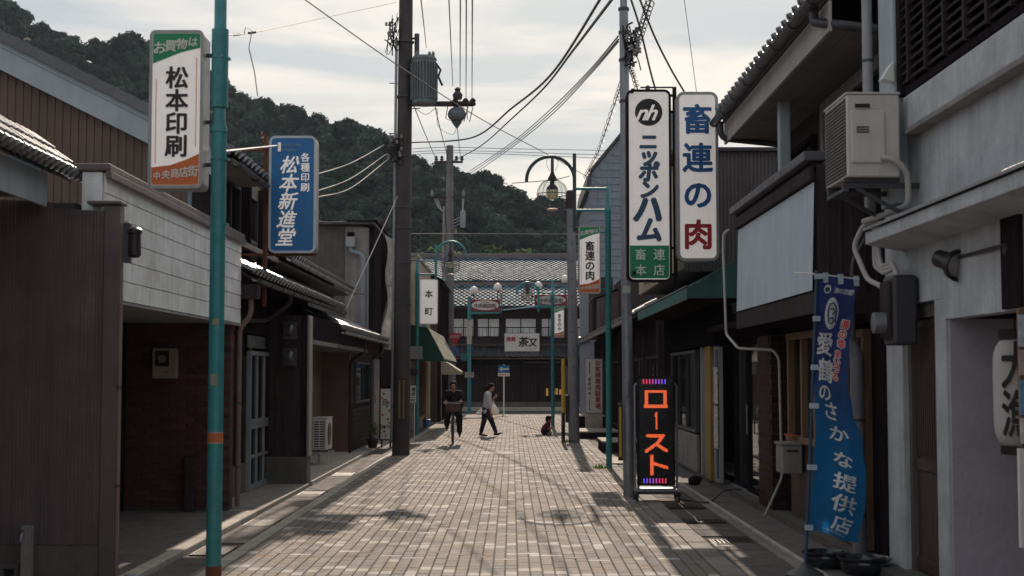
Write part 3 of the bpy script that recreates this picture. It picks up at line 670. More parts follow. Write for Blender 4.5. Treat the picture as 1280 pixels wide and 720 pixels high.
# pent roof B
MB().prism([(-4.02, 26.2, 2.96), (-3.22, 26.2, 2.55), (-3.22, 26.2, 2.51), (-4.02, 26.2, 2.92)], (0, 11.3, 0)).build('lower_roof_deck', m_dark, b)
b2 = thing('low_eave_shop', 'low shop with horizontal boarding beyond the recess, under the second tiled pent roof', 'shop building', (-4, 33, 0))
tile_roof(b2, (-3.18, 26.2, 2.58), (0, 1, 0), dn(1), 42, 3)
gutter(b2, (-3.12, 26.3, 2.52), (-3.12, 37.4, 2.52), .055, m_greypipe)
bx('gable_board', m_dark2, b2, -4.0, -3.14, 26.15, 26.19, 2.45, 2.62)
bx('wall', m_dark, b2, -4.2, -3.5, 31.12, 37.5, 1.0, 2.75)
for k in range(9): bx('wall_board', m_dark, b2, -3.53, -3.482+.006*(k % 2), 31.12, 35.3, .08+k*.1, .172+k*.1)
bx('wall_plinth', m_grey, b2, -4.2, -3.54, 31.12, 37.5, 0, 1.0)
window_unit(b2, 'x', -3.49, 31.5, 34.6, 1.08, 2.0, 2, 1, .05, m_steeld, g_win, .05)
pipe(b2, [(-3.12, 30.2, 2.45), (-3.12, 30.2, 2.2), (-3.45, 30.4, 2.0), (-3.45, 30.4, .03)], .035, m_dark)
pipe(b2, [(-3.14, 34.6, 2.45), (-3.14, 34.6, 2.25), (-3.42, 34.7, 2.1), (-3.42, 34.7, .03)], .032, m_steeld)
bx('door', mat('mauve_door', (.2, .17, .17), .5, streak=.2), b2, -3.48, -3.43, 35.5, 36.9, .03, 2.1, bevel=.006); bx('door_handle', m_steel, b2, -3.43, -3.40, 35.65, 35.69, 1.0, 1.2)
# upper grey roof edge + small wall above pent roof A
b = thing('upper_lean_to', 'small upper storey with a tiled eave left of the big blank grey wall', 'house', (-4.2, 26, 3))
bx('wall', m_grey, b, -5.2, -3.95, 21.9, 31.5, 3.3, 3.75)
MB().prism([(-4.6, 22.0, 4.1), (-3.55, 22.0, 3.56), (-3.55, 22.0, 3.52), (-4.6, 22.0, 4.06)], (0, 9.4, 0)).build('roof_deck', m_dark, b)
tile_roof(b, (-3.52, 22.0, 3.58), (0, 1, 0), dn(1), 35, 4)
gutter(b, (-3.45, 22.0, 3.52), (-3.45, 31.4, 3.52), .055, m_greypipe)
bx('eave_board', m_greyl, b, -3.95, -3.6, 22.0, 31.4, 3.45, 3.48)
# ---- L5: two storey with blank side wall
b = thing('blank_wall_house', 'two storey house turning a big blank grey side wall with a downpipe towards us', 'house', (-4.5, 36, 0))
bx('body', m_grey, b, -9, -3.55, 33.6, 38.5, 2.75, 5.25)
bx('side_pilaster', m_greyl, b, -3.95, -3.42, 33.55, 33.9, 2.78, 5.2)
bx('street_face', m_dark2, b, -3.549, -3.30, 33.95, 38.5, 2.78, 5.3)
bx('roof_edge', m_steeld, b, -9.1, -3.25, 33.4, 38.6, 5.252, 5.32, bevel=.01); bx('roof_edge', m_dark2, b, -3.9, -3.2, 33.35, 38.6, 5.321, 5.36, bevel=.008)
bx('leader_head', m_greypipe, b, -3.92, -3.70, 33.36, 33.53, 4.72, 4.96, bevel=.012); bx('overflow_slot', m_interior, b, -3.9, -3.73, 33.53, 33.56, 4.98, 5.08)
pipe(b, [(-3.81, 33.44, 4.72), (-3.81, 33.44, 4.62), (-3.52, 33.42, 4.55), (-3.52, 33.42, 2.85)], .05, mat('bluish_downpipe', (.2, .25, .3), .45, streak=.2), clamps=[(-3.52, 33.42, 3.6)])
bx('beyond_wall', m_dark2, b, -4.2, -3.45, 37.6, 44, 0, 5.2)
m = MB(); nx, nz = 14, 26
vs = []; fs = []
for i in range(nx+1):
    for k in range(nz+1):
        u, v = i/nx, k/nz; y = 35.8+u*3.0*(1-.75*v); x = -3.22+.35*u*(1-v*.6)+.07*math.sin(u*9+v*4)+.05*math.sin(v*13+u*5); z = 5.25-v*2.9-.5*u*(1-v)
        vs.append((x, y, z))
for i in range(nx):
    for k in range(nz): a = i*(nz+1)+k; fs.append((a, a+1, a+nz+2, a+nz+1))
tag(m.add(vs, fs).build('torn_tarpaulin', mat('tarp', (.36, .35, .32), .8, var=.35, scale=3, trans=.3), smooth=True), 'torn pale tarpaulin hanging from the roof edge beside the wooden utility pole', 'tarpaulin')
# ---- far left shops
b = thing('beige_shop', 'beige rendered shop behind the teal lamp post, two storeys', 'shop building', (-4, 48, 0))
bx('body', m_beige, b, -8, -2.98, 44.2, 52, 0, 5.4); bx('parapet', m_greyl, b, -8.05, -2.93, 44.15, 52.05, 5.4, 5.5)
window_unit(b, 'x', -2.98, 46, 49, 3.2, 4.4, 3, 1, .06, m_alu, g_win, .05); window_unit(b, 'y', 44.19, -4.3, -3.3, 3.3, 4.5, 2, 1, .06, m_alu, g_win, .05, -1)
window_unit(b, 'x', -2.97, 44.6, 47.6, .3, 2.3, 3, 1, .07, m_wood, g_win, .06); bx('shop_door', m_wood, b, -2.98, -2.9, 48, 49.2, .03, 2.1)
b = thing('dark_shop', 'tall dark brown shop at the left street corner', 'shop building', (-4, 56, 0))
bx('body', mat('brown_board', (.09, .055, .045), .7, streak=.3), b, -8, -2.75, 52.1, 60.5, 0, 5.2)
for y in (52.3, 54.2, 56.3, 58.6, 60.3): bx('pilaster', m_dark2, b, -2.749, -2.62, y, y+.18, 0, 5.2)
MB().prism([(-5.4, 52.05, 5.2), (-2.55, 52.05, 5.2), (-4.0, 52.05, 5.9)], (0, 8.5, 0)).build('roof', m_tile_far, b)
window_unit(b, 'x', -2.745, 52.6, 54.0, 3.0, 4.2, 2, 1, .06, m_dark2, g_win, .05)
bx('shopfront', m_wood, b, -2.749, -2.66, 52.6, 54.1, .05, 2.2)
def awning(label, y0, y1, xi, xo, zi, zo, drop, m1, m2, stripes=0, back=None):
    t = thing('shop_awning', label, 'awning', (xi, y0, zo), 'awnings on the far left shops'); th = .015
    MB().prism([(xi, y0, zi), (xo, y0, zo), (xo, y0, zo-.02), (xi, y0, zi-.02)], (0, y1-y0, 0)).build('canvas_top', m1, t)
    MB().prism([(xi, y0-.004, zi), (xo, y0-.004, zo), (xo, y0-.004, zo-drop), (xi, y0-.004, zo-drop)], (0, .004, 0)).build('side_flap', m2, t)
    MB().box(xo, xo+.006, y0, y1, zo-drop, zo-.02).build('valance', m2, t)
    for k in range(stripes):
        a = y0+(y1-y0)*(k+.25)/stripes; e = .004
        MB().prism([(xi, a, zi+e), (xo, a, zo+e), (xo, a, zo+.001), (xi, a, zi+.001)], (0, (y1-y0)/stripes*.45, 0)).build('stripe', m2, t)
    if back: MB().prism([(xi, y0, zi), (xi, y0, zo-drop), (back, y0, zo-drop), (back, y0, zi+.1)], (0, .02, 0)).build('side_cheek', m2, t); MB().prism([(xi, y0, zi), (back, y0, zi+.1), (back, y0, zi+.08), (xi, y0, zi-.02)], (0, y1-y0, 0)).build('canvas_back', m1, t)
    MB().tube([(xo, y0, zo-.03), (xo, y1, zo-.03)], .015, 6).build('front_bar', m_steel, t)
    for y in (y0+.02, y1-.02): MB().tube([(xi, y, zo-drop), (xo, y, zo-.03)], .012, 6).build('arm', m_steel, t)
m_cream = mat('cream_canvas', (.55, .52, .42), .8, var=.08, dirt=.3, trans=.3); m_dgreen = mat('dark_green_canvas', (.02, .06, .045), .8)
awning('dark green awning with a cream striped top on the beige shop', 41.2, 50.6, -2.43, -1.97, 3.07, 2.2, .1, m_cream, m_dgreen, 9, back=-3.0)
awning('small cream awning beyond the green one', 53.5, 56.5, -2.72, -1.95, 2.35, 1.85, .12, m_cream, m_cream)
# ================================================================== RIGHT SIDE
# ---- R1: nearest plaster building
b = thing('plaster_house', 'nearest building on the right, blue grey plaster with a sloping canopy slab and louvred window', 'house', (4, 10, 0))
XR = 3.25
bx('upper_wall', m_plaster, b, XR, 3.9, 4, 12.35, 2.55, 6.6)
bx('lintel_wall', m_plaster, b, XR, XR+.14, 4, 10.66, 2.12, 2.549)
bx('door_lintel', m_plaster, b, XR, 3.9, 10.661, 12.35, 2.28, 2.549)
bx('pier', m_plaster, b, XR-.003, 5.4, 10.66, 10.93, 0, 2.279, bevel=.01)
bx('outer_pier', m_plaster, b, XR-.003, 3.9, 11.86, 12.35, 0, 2.279, bevel=.01)
bx('entrance_side_wall', m_plaster2, b, XR+.02, 5.4, 10.62, 10.659, 0, 2.5)
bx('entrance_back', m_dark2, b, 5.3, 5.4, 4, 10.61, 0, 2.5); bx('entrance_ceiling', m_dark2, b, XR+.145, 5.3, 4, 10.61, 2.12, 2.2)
bx('entrance_floor', m_concd, b, XR, 5.3, 4, 10.61, 0, .1)
# canopy slab with flashing
MB().prism([(2.93, 11.75, 2.78), (2.93, 11.75, 2.88), (XR, 11.75, 2.98), (XR, 11.75, 2.72)], (0, -8, 0)).build('canopy_slab', m_plaster, b, bevel=.008)
for k, y in enumerate(np.arange(4, 11.7, 1.1)): MB().prism([(2.90, y+.003, 2.885), (2.90, y+.003, 2.91), (XR-.002, y+.003, 3.015), (XR-.002, y+.003, 2.99)], (0, min(1.094, 11.77-y), 0)).build('canopy_flashing', m_greypipe, b, bevel=.003)
# ledge band
bx('ledge_band', m_plaster, b, XR-.10, XR-.001, 4, 11.35, 3.66, 3.93, bevel=.012); bx('ledge_drip', m_grime, b, XR-.12, XR-.002, 4, 11.3, 3.615, 3.657, bevel=.006)
bx('corner_pilaster', mat('pale_blue_plaster', (.4, .46, .5), .8, var=.06, bump=.3, streak=.25), b, XR-.12, XR-.002, 11.55, 12.0, 3.1, 6.6, bevel=.01)
bx('louvre_surround', m_dark2, b, XR-.06, XR-.003, 8.0, 11.50, 3.97, 4.03)
bx('louvre_post', m_dark2, b, XR-.10, XR-.003, 11.42, 11.52, 3.97, 6.3); bx('louvre_back', m_interior, b, XR-.02, XR-.004, 6.4, 11.41, 4.03, 6.3)
for y in np.arange(6.5, 11.4, .47): bx('louvre_mullion', m_dark, b, XR-.10, XR-.03, y, y+.035, 4.035, 6.3)
lm = MB().prism([(-.07, 0, -.035), (-.062, 0, -.042), (0, 0, .028), (-.008, 0, .035)], (0, .43, 0)).mesh('louvre_slat', m_dark)
for y in np.arange(6.5, 11.3, .47):
    for z in np.arange(4.09, 5.4, .075): piece('louvre_slat', lm, b, (XR-.022, y+.038, z))
# door
bx('door_frame', m_grey, b, XR+.05, XR+.12, 11.78, 11.858, .1, 2.279); bx('door_frame', m_grey, b, XR+.05, XR+.12, 10.932, 11.0, .1, 2.279); bx('door_head', m_grey, b, XR+.05, XR+.12, 11.0, 11.78, 2.16, 2.279)
m_dw = mat('door_wood', (.06, .035, .028), .5, var=.25, stretch=(8, 8, .8))
dr = bx('lattice_door', m_dw, b, XR+.09, XR+.13, 11.003, 11.777, .1, 2.158)
for y in np.arange(11.07, 11.76, .06): bx('door_slat', m_dw, dr, XR+.075, XR+.0895, y, y+.03, 1.05, 2.08)
bx('door_rail', m_dw, dr, XR+.07, XR+.0895, 11.01, 11.77, .93, 1.02, bevel=.004); bx('door_rail', m_dw, dr, XR+.07, XR+.0895, 11.01, 11.77, 2.085, 2.15, bevel=.004); bx('door_rail', m_dw, dr, XR+.07, XR+.0895, 11.01, 11.77, .12, .22, bevel=.004)
# dark frame + notice board at the right edge
bx('window_post', m_dark2, b, XR-.03, XR-.003, 9.0, 9.35, 2.13, 2.75, bevel=.006)
t = thing('notice_board', 'narrow pale notice board with pinned flyers at the right edge, in front of the lantern', 'notice board', (3.14, 8.9, 1.0))
bx('board', m_wood, t, 3.2, 3.6, 8.98, 9.02, 1.25, 2.12, bevel=.004)
for k, (z0, z1, cc) in enumerate([(1.88, 2.08, (.5, .58, .62)), (1.70, 1.86, (.45, .35, .35)), (1.45, 1.67, (.15, .3, .5)), (1.27, 1.43, (.55, .57, .56))]):
    bx('flyer', mat('flyer_%d' % k, cc, .7, var=.2, scale=20, bump=0), t, 3.195, 3.42, 8.965, 8.978, z0, z1)
t = thing('door_leaf', 'half open pale sliding shutter standing at the right edge below the notice board', 'shutter', (3.3, 8.8, 0)); bx('panel', m_white, t, 3.19, 3.6, 8.99, 9.03, .62, 1.24)
# lantern
t = thing('paper_lantern', 'white paper lantern with two large black brushed characters hanging in the entrance', 'lantern', (3.49, 9.9, 1.3))
lc = Vector((3.50, 9.9, 1.58)); prof = []
for k in range(41):
    u = k/40; z = -.37+.74*u; rr = .150*(1-abs(2*u-1)**7*.42)+(.004 if k % 2 else 0); prof.append((rr, z))
MB().lathe(lc, prof, 32).build('paper_body', mat('lantern_paper', (.72, .70, .68), .8, var=.04, bump=.05, trans=.35), t, smooth=True)
MB().lathe(lc+Vector((0, 0, .37)), [(.11, 0), (.11, .07), (.09, .072)], 20).build('top_ring', m_ink, t); MB().lathe(lc+Vector((0, 0, -.43)), [(.09, 0), (.11, .003), (.11, .06)], 20).build('bottom_ring', m_ink, t)
MB().tube([lc+Vector((0, 0, .44)), lc+Vector((0, 0, .62))], .006, 6).build('hanger', m_ink, t)
m = MB()
for ch, dz in (('大', .19), ('漁', -.14)):
    vs, fs, wd = glyph_fine(ch)
    for k in range(5):
        ox, oy = math.cos(k*1.3)*.022, math.sin(k*1.3)*.022; P = []
        for x, y in vs:
            a = -math.pi/2 + (x+ox)*.2/.155-.33; z = dz+(y+oy)*.34; rr = .164+.0007*k; P.append((lc.x+rr*math.cos(a), lc.y+rr*math.sin(a), lc.z+z))
        m.add(P, fs)
m.build('lettering', m_ink, t)
# gooseneck spotlight
t = thing('spotlight', 'black wall spotlight on a long arm above the entrance on the right', 'spotlight', (3.2, 9.3, 2.55))
c0 = at(1188, 328, 10.4)
MB().tube([Vector((XR-.03, 9.25, 2.55)), c0+Vector((.03, 0, .03))], .013, 8).build('arm', m_ink, t); MB().lathe((XR-.03, 9.25, 2.52), [(.04, -.005), (.045, .02)], 14, 'x').build('wall_plate', m_ink, t)
h = MB(); P = [(.035, -.11), (.05, -.105), (.052, -.02), (.06, 0), (.088, .05), (.092, .09), (.086, .088), (.06, .05), (.03, .045)]; h.lathe((0, 0, 0), P, 24)
q = Vector((.35, -.9, -.3)).to_track_quat('Z', 'Y').to_matrix(); h.v = [tuple(c0+q @ Vector(v)*1.3) for v in h.v]; h.build('shade', m_ink, t, smooth=True)
l_ = MB().lathe((0, 0, .07), [(.07, 0), (.055, .012), (.02, .02)], 20); l_.v = [tuple(c0+q @ Vector(v)*1.3) for v in l_.v]; l_.build('lens', m_signbezel, t, smooth=True)
MB().lathe((0, 0, 0), [(.001, 0), (.06, .001)], 16)
# meter cabinet and conduits
t = thing('meter_cabinet', 'dark grey electricity cabinet with a round dial under looping conduits', 'meter box', (3.15, 11.6, 1.95))
cm = at(1148, 385, 11.5)
bx('cabinet', m_steeld, t, 3.03, 3.235, 11.3, 11.62, 1.94, 2.50, bevel=.03); bx('cabinet_door', m_dark, t, 3.00, 3.029, 11.33, 11.6, 2.0, 2.45, bevel=.012)
MB().lathe((2.93, 11.45, 2.12), [(.05, -.03), (.085, -.02), (.085, .07)], 20, 'x').build('meter_dial', m_steel, t, smooth=True)
b_ = thing('conduit_bundle', 'bundle of pale conduits looping from the canopy down to the dark meter cabinet', 'conduit', (3.1, 11.8, 2.5))
for k in range(3):
    o_ = k*.05
    pipe(b_, [(3.10-o_*.3, 11.98+o_*.3, 2.98), (3.10-o_*.3, 11.98+o_*.3, 2.72-o_), (3.08, 11.80-o_*.5, 2.60-o_*.6), (3.10, 11.55-o_, 2.62-o_*.5), (3.10, 11.40+o_, 2.49)], .019, m_palepipe, name='conduit')
pipe(b_, [(3.12, 12.05, 3.02), (3.0, 12.1, 2.98), (2.92, 12.12, 2.80), (2.98, 11.9, 2.5), (3.06, 11.68, 2.42), (3.08, 11.62, 2.2)], .022, m_palepipe, name='conduit')
# air conditioner
t = ac_unit('large pale air conditioner on a bracket high on the right wall', (2.66, 11.2, 3.25), (.42, .78, .68), -1, -1, None)
gm = MB()
for z in np.arange(3.30, 3.90, .028): gm.box(2.648, 2.656, 11.24, 11.94, z, z+.008)
gm.build('fin_grille', m_greyl, t); bx('fin_coil', m_steeld, t, 2.657, 2.662, 11.23, 11.95, 3.29, 3.91)
MB().box(2.69, 2.96, 11.178, 11.199, 3.38, 3.80).build('valve_cover', m_acw, t, bevel=.012); MB().box(2.72, 2.84, 11.170, 11.1775, 3.82, 3.85).box(2.73, 2.83, 11.170, 11.1775, 3.66, 3.668).box(2.73, 2.83, 11.170, 11.1775, 3.64, 3.648).box(2.73, 2.83, 11.170, 11.1775, 3.62, 3.628).build('grip_slots', m_ink, t)
k_ = thing('bracket', 'dark steel bracket holding the large air conditioner on the right wall', 'bracket', (2.95, 11.6, 3.15))
for y in (11.27, 11.8): MB().box(2.64, 3.25, y, y+.04, 3.19, 3.232).bar((2.75, y+.02, 3.19), (3.24, y+.02, 2.92), .03, .03).build('bracket_arm', m_steeld, k_)
bx('bracket_rail', m_steeld, k_, 2.64, 2.68, 11.25, 11.86, 3.16, 3.189)
pipe(b_, [(2.92, 11.17, 3.42), (3.02, 11.12, 3.40), (3.12, 11.14, 3.30), (3.14, 11.2, 3.05), (3.1, 11.7, 3.03), (2.98, 12.0, 3.0)], .024, m_palepipe, name='refrigerant_pipe')
t = thing('wall_lamp', 'small pale wedge shaped light fixture on the pale pilaster', 'wall lamp', at(1118, 90, 11.6)); q = at(1118, 90, 11.55)
MB().prism([(3.13, 11.5, q.z-.09), (3.02, 11.5, q.z-.07), (3.10, 11.5, q.z+.06), (3.13, 11.5, q.z+.08)], (0, .12, 0)).build('housing', m_white, t, bevel=.008)
pipe(b, [(3.06, 12.1, 6.5), (3.06, 12.1, 3.1)], .045, m_greypipe, clamps=[(3.06, 12.1, 4.4)])
# ---- R2: dark timber house with balcony
b = thing('balcony_house', 'dark two storey timber house with a tiled overhanging eave and a pale panelled balcony', 'house', (3.5, 16, 0))
EX, EZ = 2.76, 5.12
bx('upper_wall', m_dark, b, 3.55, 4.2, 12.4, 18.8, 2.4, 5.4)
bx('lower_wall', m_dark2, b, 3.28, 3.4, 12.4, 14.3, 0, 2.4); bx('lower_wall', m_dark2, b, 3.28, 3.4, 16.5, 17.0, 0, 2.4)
bx('lower_beam', m_dark2, b, 3.20, 3.4, 12.4, 26.4, 2.18, 2.45); bx('balcony_floor', m_dark2, b, 2.80, 3.55, 12.95, 20.4, 2.30, 2.38)
MB().prism([(EX+.05, 12.5, EZ+.0), (4.6, 12.5, EZ+.86), (4.6, 12.5, EZ+.78), (EX+.05, 12.5, EZ-.08)], (0, 6.3, 0)).build('roof_deck', m_dark, b)
tile_roof(b, (EX, 12.5, EZ+.03), (0, 1, 0), dn(-1), 23, 7)
gutter(b, (EX-.07, 12.4, EZ-.06), (EX-.07, 18.8, EZ-.06), .06, m_steeld)
bx('fascia_board', mat('pinkish_fascia', (.4, .37, .36), .75, var=.1, streak=.35, dcol=(.15, .12, .12)), b, EX+.06, EX+.09, 12.5, 18.75, EZ-.36, EZ-.085)
m_soff = mat('soffit_board', (.2, .19, .195), .8, var=.1, streak=.1, dirt=.3)
for k in range(4): bx('soffit_board', m_soff, b, EX+.095+k*.175, EX+.265+k*.175, 12.5, 18.75, EZ-.33, EZ-.305)
pipe(b, [(EX-.02, 12.75, EZ-.08), (EX-.02, 12.75, EZ-.22), (EX+.1, 12.5, EZ-.3), (3.3, 12.4, EZ-.38)], .045, m_steeld, name='downpipe'); pipe(b, [(EX-.02, 18.5, EZ-.1), (EX-.02, 18.5, EZ-.32), (3.5, 18.5, EZ-.4)], .04, m_steeld)
bx('column', m_fascia, b, 3.02, 3.14, 15.9, 16.05, 2.9, EZ-.33, bevel=.008)
window_unit(b, 'x', 3.54, 12.9, 15.9, 3.3, 4.75, 2, 1, .14, m_greyl, g_win, .07, -1)
window_unit(b, 'x', 3.54, 16.4, 18.6, 3.2, 4.5, 2, 1, .06, m_dark2, g_win, .05, -1)
# balcony panel
m = MB(); corr(m, (2.745, 12.9, 0), (0, 1, 0), (.028, 0, 1), 4.35, lambda s: 2.47, lambda s: 3.46, pitch=.06, depth=.007, nrm=(-1, 0, 0), prof='box')
m.v = [(v[0]-.085, v[1], v[2]) for v in m.v]; m.build('balcony_panel', m_panelw, b)
bx('balcony_frame', m_dark2, b, 2.76, 2.84, 12.9, 17.3, 2.3, 3.5)
bx('balcony_apron', m_dark, b, 2.735, 2.759, 12.88, 17.32, 2.26, 2.455, bevel=.004)
for k in range(5): bx('balcony_band', m_dark, b, 2.71, 2.759, 12.88+k*.885, 12.88+k*.885+.877, 3.475, 3.60, bevel=.006)
for k in range(4): bx('balcony_cap', mat('slate_cap', (.1, .1, .12), .45, rand=.2, streak=.2), b, 2.66, 2.88, 12.86+k*1.115, 12.86+k*1.115+1.107, 3.655, 3.74, bevel=.01)
bx('cap_riser', m_dark2, b, 2.74, 2.83, 12.9, 17.3, 3.601, 3.654)
m = MB(); corr(m, (2.77, 12.86, 0), (1, 0, 0), (0, 0, 1), .78, lambda s: 2.25, lambda s: 3.62, pitch=.11, depth=.014, nrm=(0, -1, 0), prof='batten'); m.build('balcony_side_boards', m_dark, b)
bx('balcony_side_core', m_dark2, b, 2.85, 3.54, 12.865, 12.93, 2.25, 3.62)
m = MB(); corr(m, (3.27, 12.42, 0), (0, 1, 0), (0, 0, 1), 4.2, lambda s: 0, lambda s: 2.0, pitch=.1, depth=.012, nrm=(-1, 0, 0), prof='batten')
m = MB(); corr(m, (3.22, 12.38, 0), (1, 0, 0), (0, 0, 1), .7, lambda s: 0, lambda s: 5.0, pitch=.12, depth=.012, nrm=(0, -1, 0), prof='batten'); m.build('side_boards', m_dark2, b)
pipe(b, [(2.66, 17.36, 3.48), (2.60, 17.42, 3.44), (2.60, 17.44, 3.2), (2.62, 17.4, 2.2), (2.72, 17.1, 2.02), (3.1, 16.9, 2.0), (3.16, 16.85, 1.9), (3.17, 16.8, .5), (3.0, 17.0, .04)], .016, m_palepipe, name='conduit')
# ground floor: glass doors, tiled pillar, lattice front
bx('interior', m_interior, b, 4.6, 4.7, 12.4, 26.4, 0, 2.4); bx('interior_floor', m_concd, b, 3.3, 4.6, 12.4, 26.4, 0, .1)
d1 = window_unit(b, 'x', 3.26, 18.25, 19.55, .12, 2.17, 1, 1, .055, m_dark2, g_refl, .05, -1); d2 = window_unit(b, 'x', 3.30, 19.5, 20.9, .12, 2.17, 1, 1, .055, m_dark2, g_refl, .05, -1)
for y in (18.6, 18.62): pass
bx('door_handle', m_steel, b, 3.19, 3.205, 19.42, 19.44, .9, 1.3)
bx('sill_strip', m_steel, b, 3.19, 3.24, 17.9, 20.9, .101, .125)
pil = bx('pillar', m_mort2, b, 3.09, 3.40, 17.03, 17.9, .1, 2.18)
tm = MB().box(-.006, .006, .004, .196, .004, .086).mesh('wall_tile', mat('maroon_tile', (.035, .013, .013), .6, var=.2, bump=.05, rand=.3, spec=.2)); tm2 = MB().box(.004, .146, -.006, .006, .004, .086).mesh('wall_tile', MATS['maroon_tile'])
for k in range(23):
    z = .1+k*.09
    for j in range(4): piece('wall_tile', tm, pil, (3.086, 17.04+j*.2+(0 if k % 2 else .05), z))
    for j in range(2): piece('wall_tile', tm2, pil, (3.092+j*.152, 17.024, z))
t = thing('mailbox', 'pale grey letter box on a bracket by the tiled pillar', 'letter box', (3.0, 15.9, .98))
q = at(972, 572, 15.9)
bx('box', m_greyl, t, 2.97, 3.19, 15.7, 16.1, .62, .93, bevel=.012); bx('lid', m_greyl, t, 2.955, 3.20, 15.69, 16.11, .931, .96, bevel=.006); bx('slot', m_ink, t, 3.02, 3.14, 15.692, 15.699, .86, .88); bx('lock', m_steel, t, 3.06, 3.09, 15.69, 15.699, .72, .75)
# timber lattice front, bench-high wall
bx('lattice_sill', m_wood, b, 3.16, 3.28, 14.3, 16.5, .95, 1.02, bevel=.006); bx('lattice_wall', m_dw, b, 3.22, 3.28, 14.3, 16.5, .1, .949)
for y in (14.3, 14.95, 15.6, 16.35): bx('lattice_post', m_wood, b, 3.17, 3.28, y, y+.08, 1.021, 2.15, bevel=.005)
bx('lattice_head', m_wood, b, 3.16, 3.28, 14.3, 16.45, 2.1, 2.178, bevel=.005)
bx('lattice_glass', g_win, b, 3.24, 3.25, 14.35, 16.4, 1.02, 2.1)
ld = window_unit(b, 'x', 3.25, 12.95, 14.25, .12, 2.12, 2, 2, .07, m_wood, g_win, .06, -1, .05)
bx('notice_strip', mat('red_flyer', (.4, .05, .04), .7), b, 3.10, 3.158, 15.8, 16.3, 1.021, 1.035)
pipe(b, [(2.98, 12.9, 2.25), (2.98, 12.85, 2.05), (3.10, 12.8, 1.92), (3.10, 12.8, .1)], .062, mat('grey_big_pipe', (.2, .2, .23), .5, streak=.3), clamps=[(3.10, 12.8, 1.3), (3.10, 12.8, .45)], seg=16)
pipe(b, [(3.12, 12.5, 2.9), (3.0, 12.5, 2.7), (3.0, 12.5, 2.0)], .02, m_steeld, clamps=[(3.0, 12.5, 2.5), (3.0, 12.5, 2.2)], name='conduit')
# pots
for i, (x, y, r_, lab) in enumerate([(2.74, 12.55, .19, 'black glazed water pot behind the banner pole, the farther of two'), (2.98, 12.15, .21, 'black glazed water pot by the big grey downpipe, the nearer of two')]):
    t = thing('glazed_pot', lab, 'pot', (x, y, .03), 'black glazed pots at the wall foot')
    MB().lathe((x, y, .022), [(r_*.7, 0), (r_*.92, .04), (r_, .09), (r_*.97, .115), (r_*1.08, .125), (r_*1.1, .14), (r_*1.0, .145), (r_*.92, .12), (r_*.9, .08)], 28).build('body', mat('pot_glaze', (.015, .017, .022), .2, var=.2, bump=.03, spec=.7), t, smooth=True)
    MB().lathe((x, y, .115), [(r_*.905, 0), (r_*.9, .004)], 24).build('water', glass('water', (.3, .35, .35), .8), t)
# ---- R3: meat shop with teal canopy
b = thing('canopy_shop', 'dark shop with a teal metal canopy beneath the two tall white signs', 'shop building', (3.2, 23, 0))
m = MB(); corr(m, (2.50, 20.55, 0), (1, 0, 0), (0, 0, 1), 1.6, lambda s: 3.2, lambda s: 4.95, pitch=.055, depth=.012, nrm=(0, -1, 0), prof='box'); m.build('side_sheeting', mat('dark_grey_sheet', (.1, .095, .1), .5, metal=.2, streak=.3), b)
bx('upper_body', m_grey, b, 2.5, 6, 20.56, 27.5, 3.25, 4.95); bx('upper_front', m_beige, b, 2.46, 2.499, 21.2, 27.5, 3.25, 4.9)
bx('window_board', m_greyl, b, 2.44, 2.459, 22.2, 23.6, 3.5, 4.5); window_unit(b, 'x', 2.455, 24.2, 26.4, 3.4, 4.4, 3, 1, .05, m_white, g_win, .05, -1)
bx('roof', m_steeld, b, 2.35, 6.1, 20.45, 27.6, 4.951, 5.0)
c = thing('metal_canopy', 'teal sheet metal canopy projecting over the dark shop front', 'canopy', (2.8, 20, 2.8))
MB().prism([(2.42, 19.5, 2.87), (3.22, 19.5, 3.32), (3.22, 19.5, 3.36), (2.42, 19.5, 2.91)], (0, 7.6, 0)).build('canopy_top', m_canopy, c)
MB().prism([(2.42, 19.5, 2.76), (3.22, 19.5, 2.76), (3.22, 19.5, 3.318), (2.42, 19.5, 2.868)], (0, .02, 0)).build('canopy_end', m_canopy, c)
bx('canopy_fascia', m_canopy, c, 2.40, 2.419, 19.49, 27.1, 2.74, 2.9, bevel=.003); bx('canopy_trim', m_steel, c, 2.385, 2.43, 19.48, 27.1, 2.912, 2.93)
bx('canopy_lining', m_dark2, c, 2.42, 3.2, 19.53, 27.1, 2.745, 2.76)
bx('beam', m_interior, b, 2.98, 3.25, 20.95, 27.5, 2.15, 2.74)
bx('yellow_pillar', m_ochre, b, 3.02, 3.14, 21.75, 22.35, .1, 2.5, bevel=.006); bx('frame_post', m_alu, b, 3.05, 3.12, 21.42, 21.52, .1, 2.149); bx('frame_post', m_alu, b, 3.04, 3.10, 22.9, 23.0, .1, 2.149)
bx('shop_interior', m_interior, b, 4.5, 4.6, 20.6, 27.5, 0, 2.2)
bx('stall_wall', m_greyl, b, 3.05, 3.1, 23.6, 27.2, .1, .72, bevel=.004)
window_unit(b, 'x', 3.08, 23.6, 27.2, .75, 2.12, 3, 1, .05, m_steeld, g_win, .05, -1)
window_unit(b, 'x', 3.08, 20.95, 21.40, .12, 2.12, 1, 1, .04, m_alu, g_win, .04, -1)
t = thing('poster', 'two printed posters pasted one above the other beside the yellow pillar', 'poster', (3.03, 21.1, .6))
for k, (z0, z1) in enumerate([(1.28, 1.82), (.62, 1.24)]): bx('sheet', mat('poster_%d' % k, (.42, .4, .4), .7, var=.7, scale=22, bump=0), t, 3.02, 3.026, 20.95, 21.38, z0, z1)
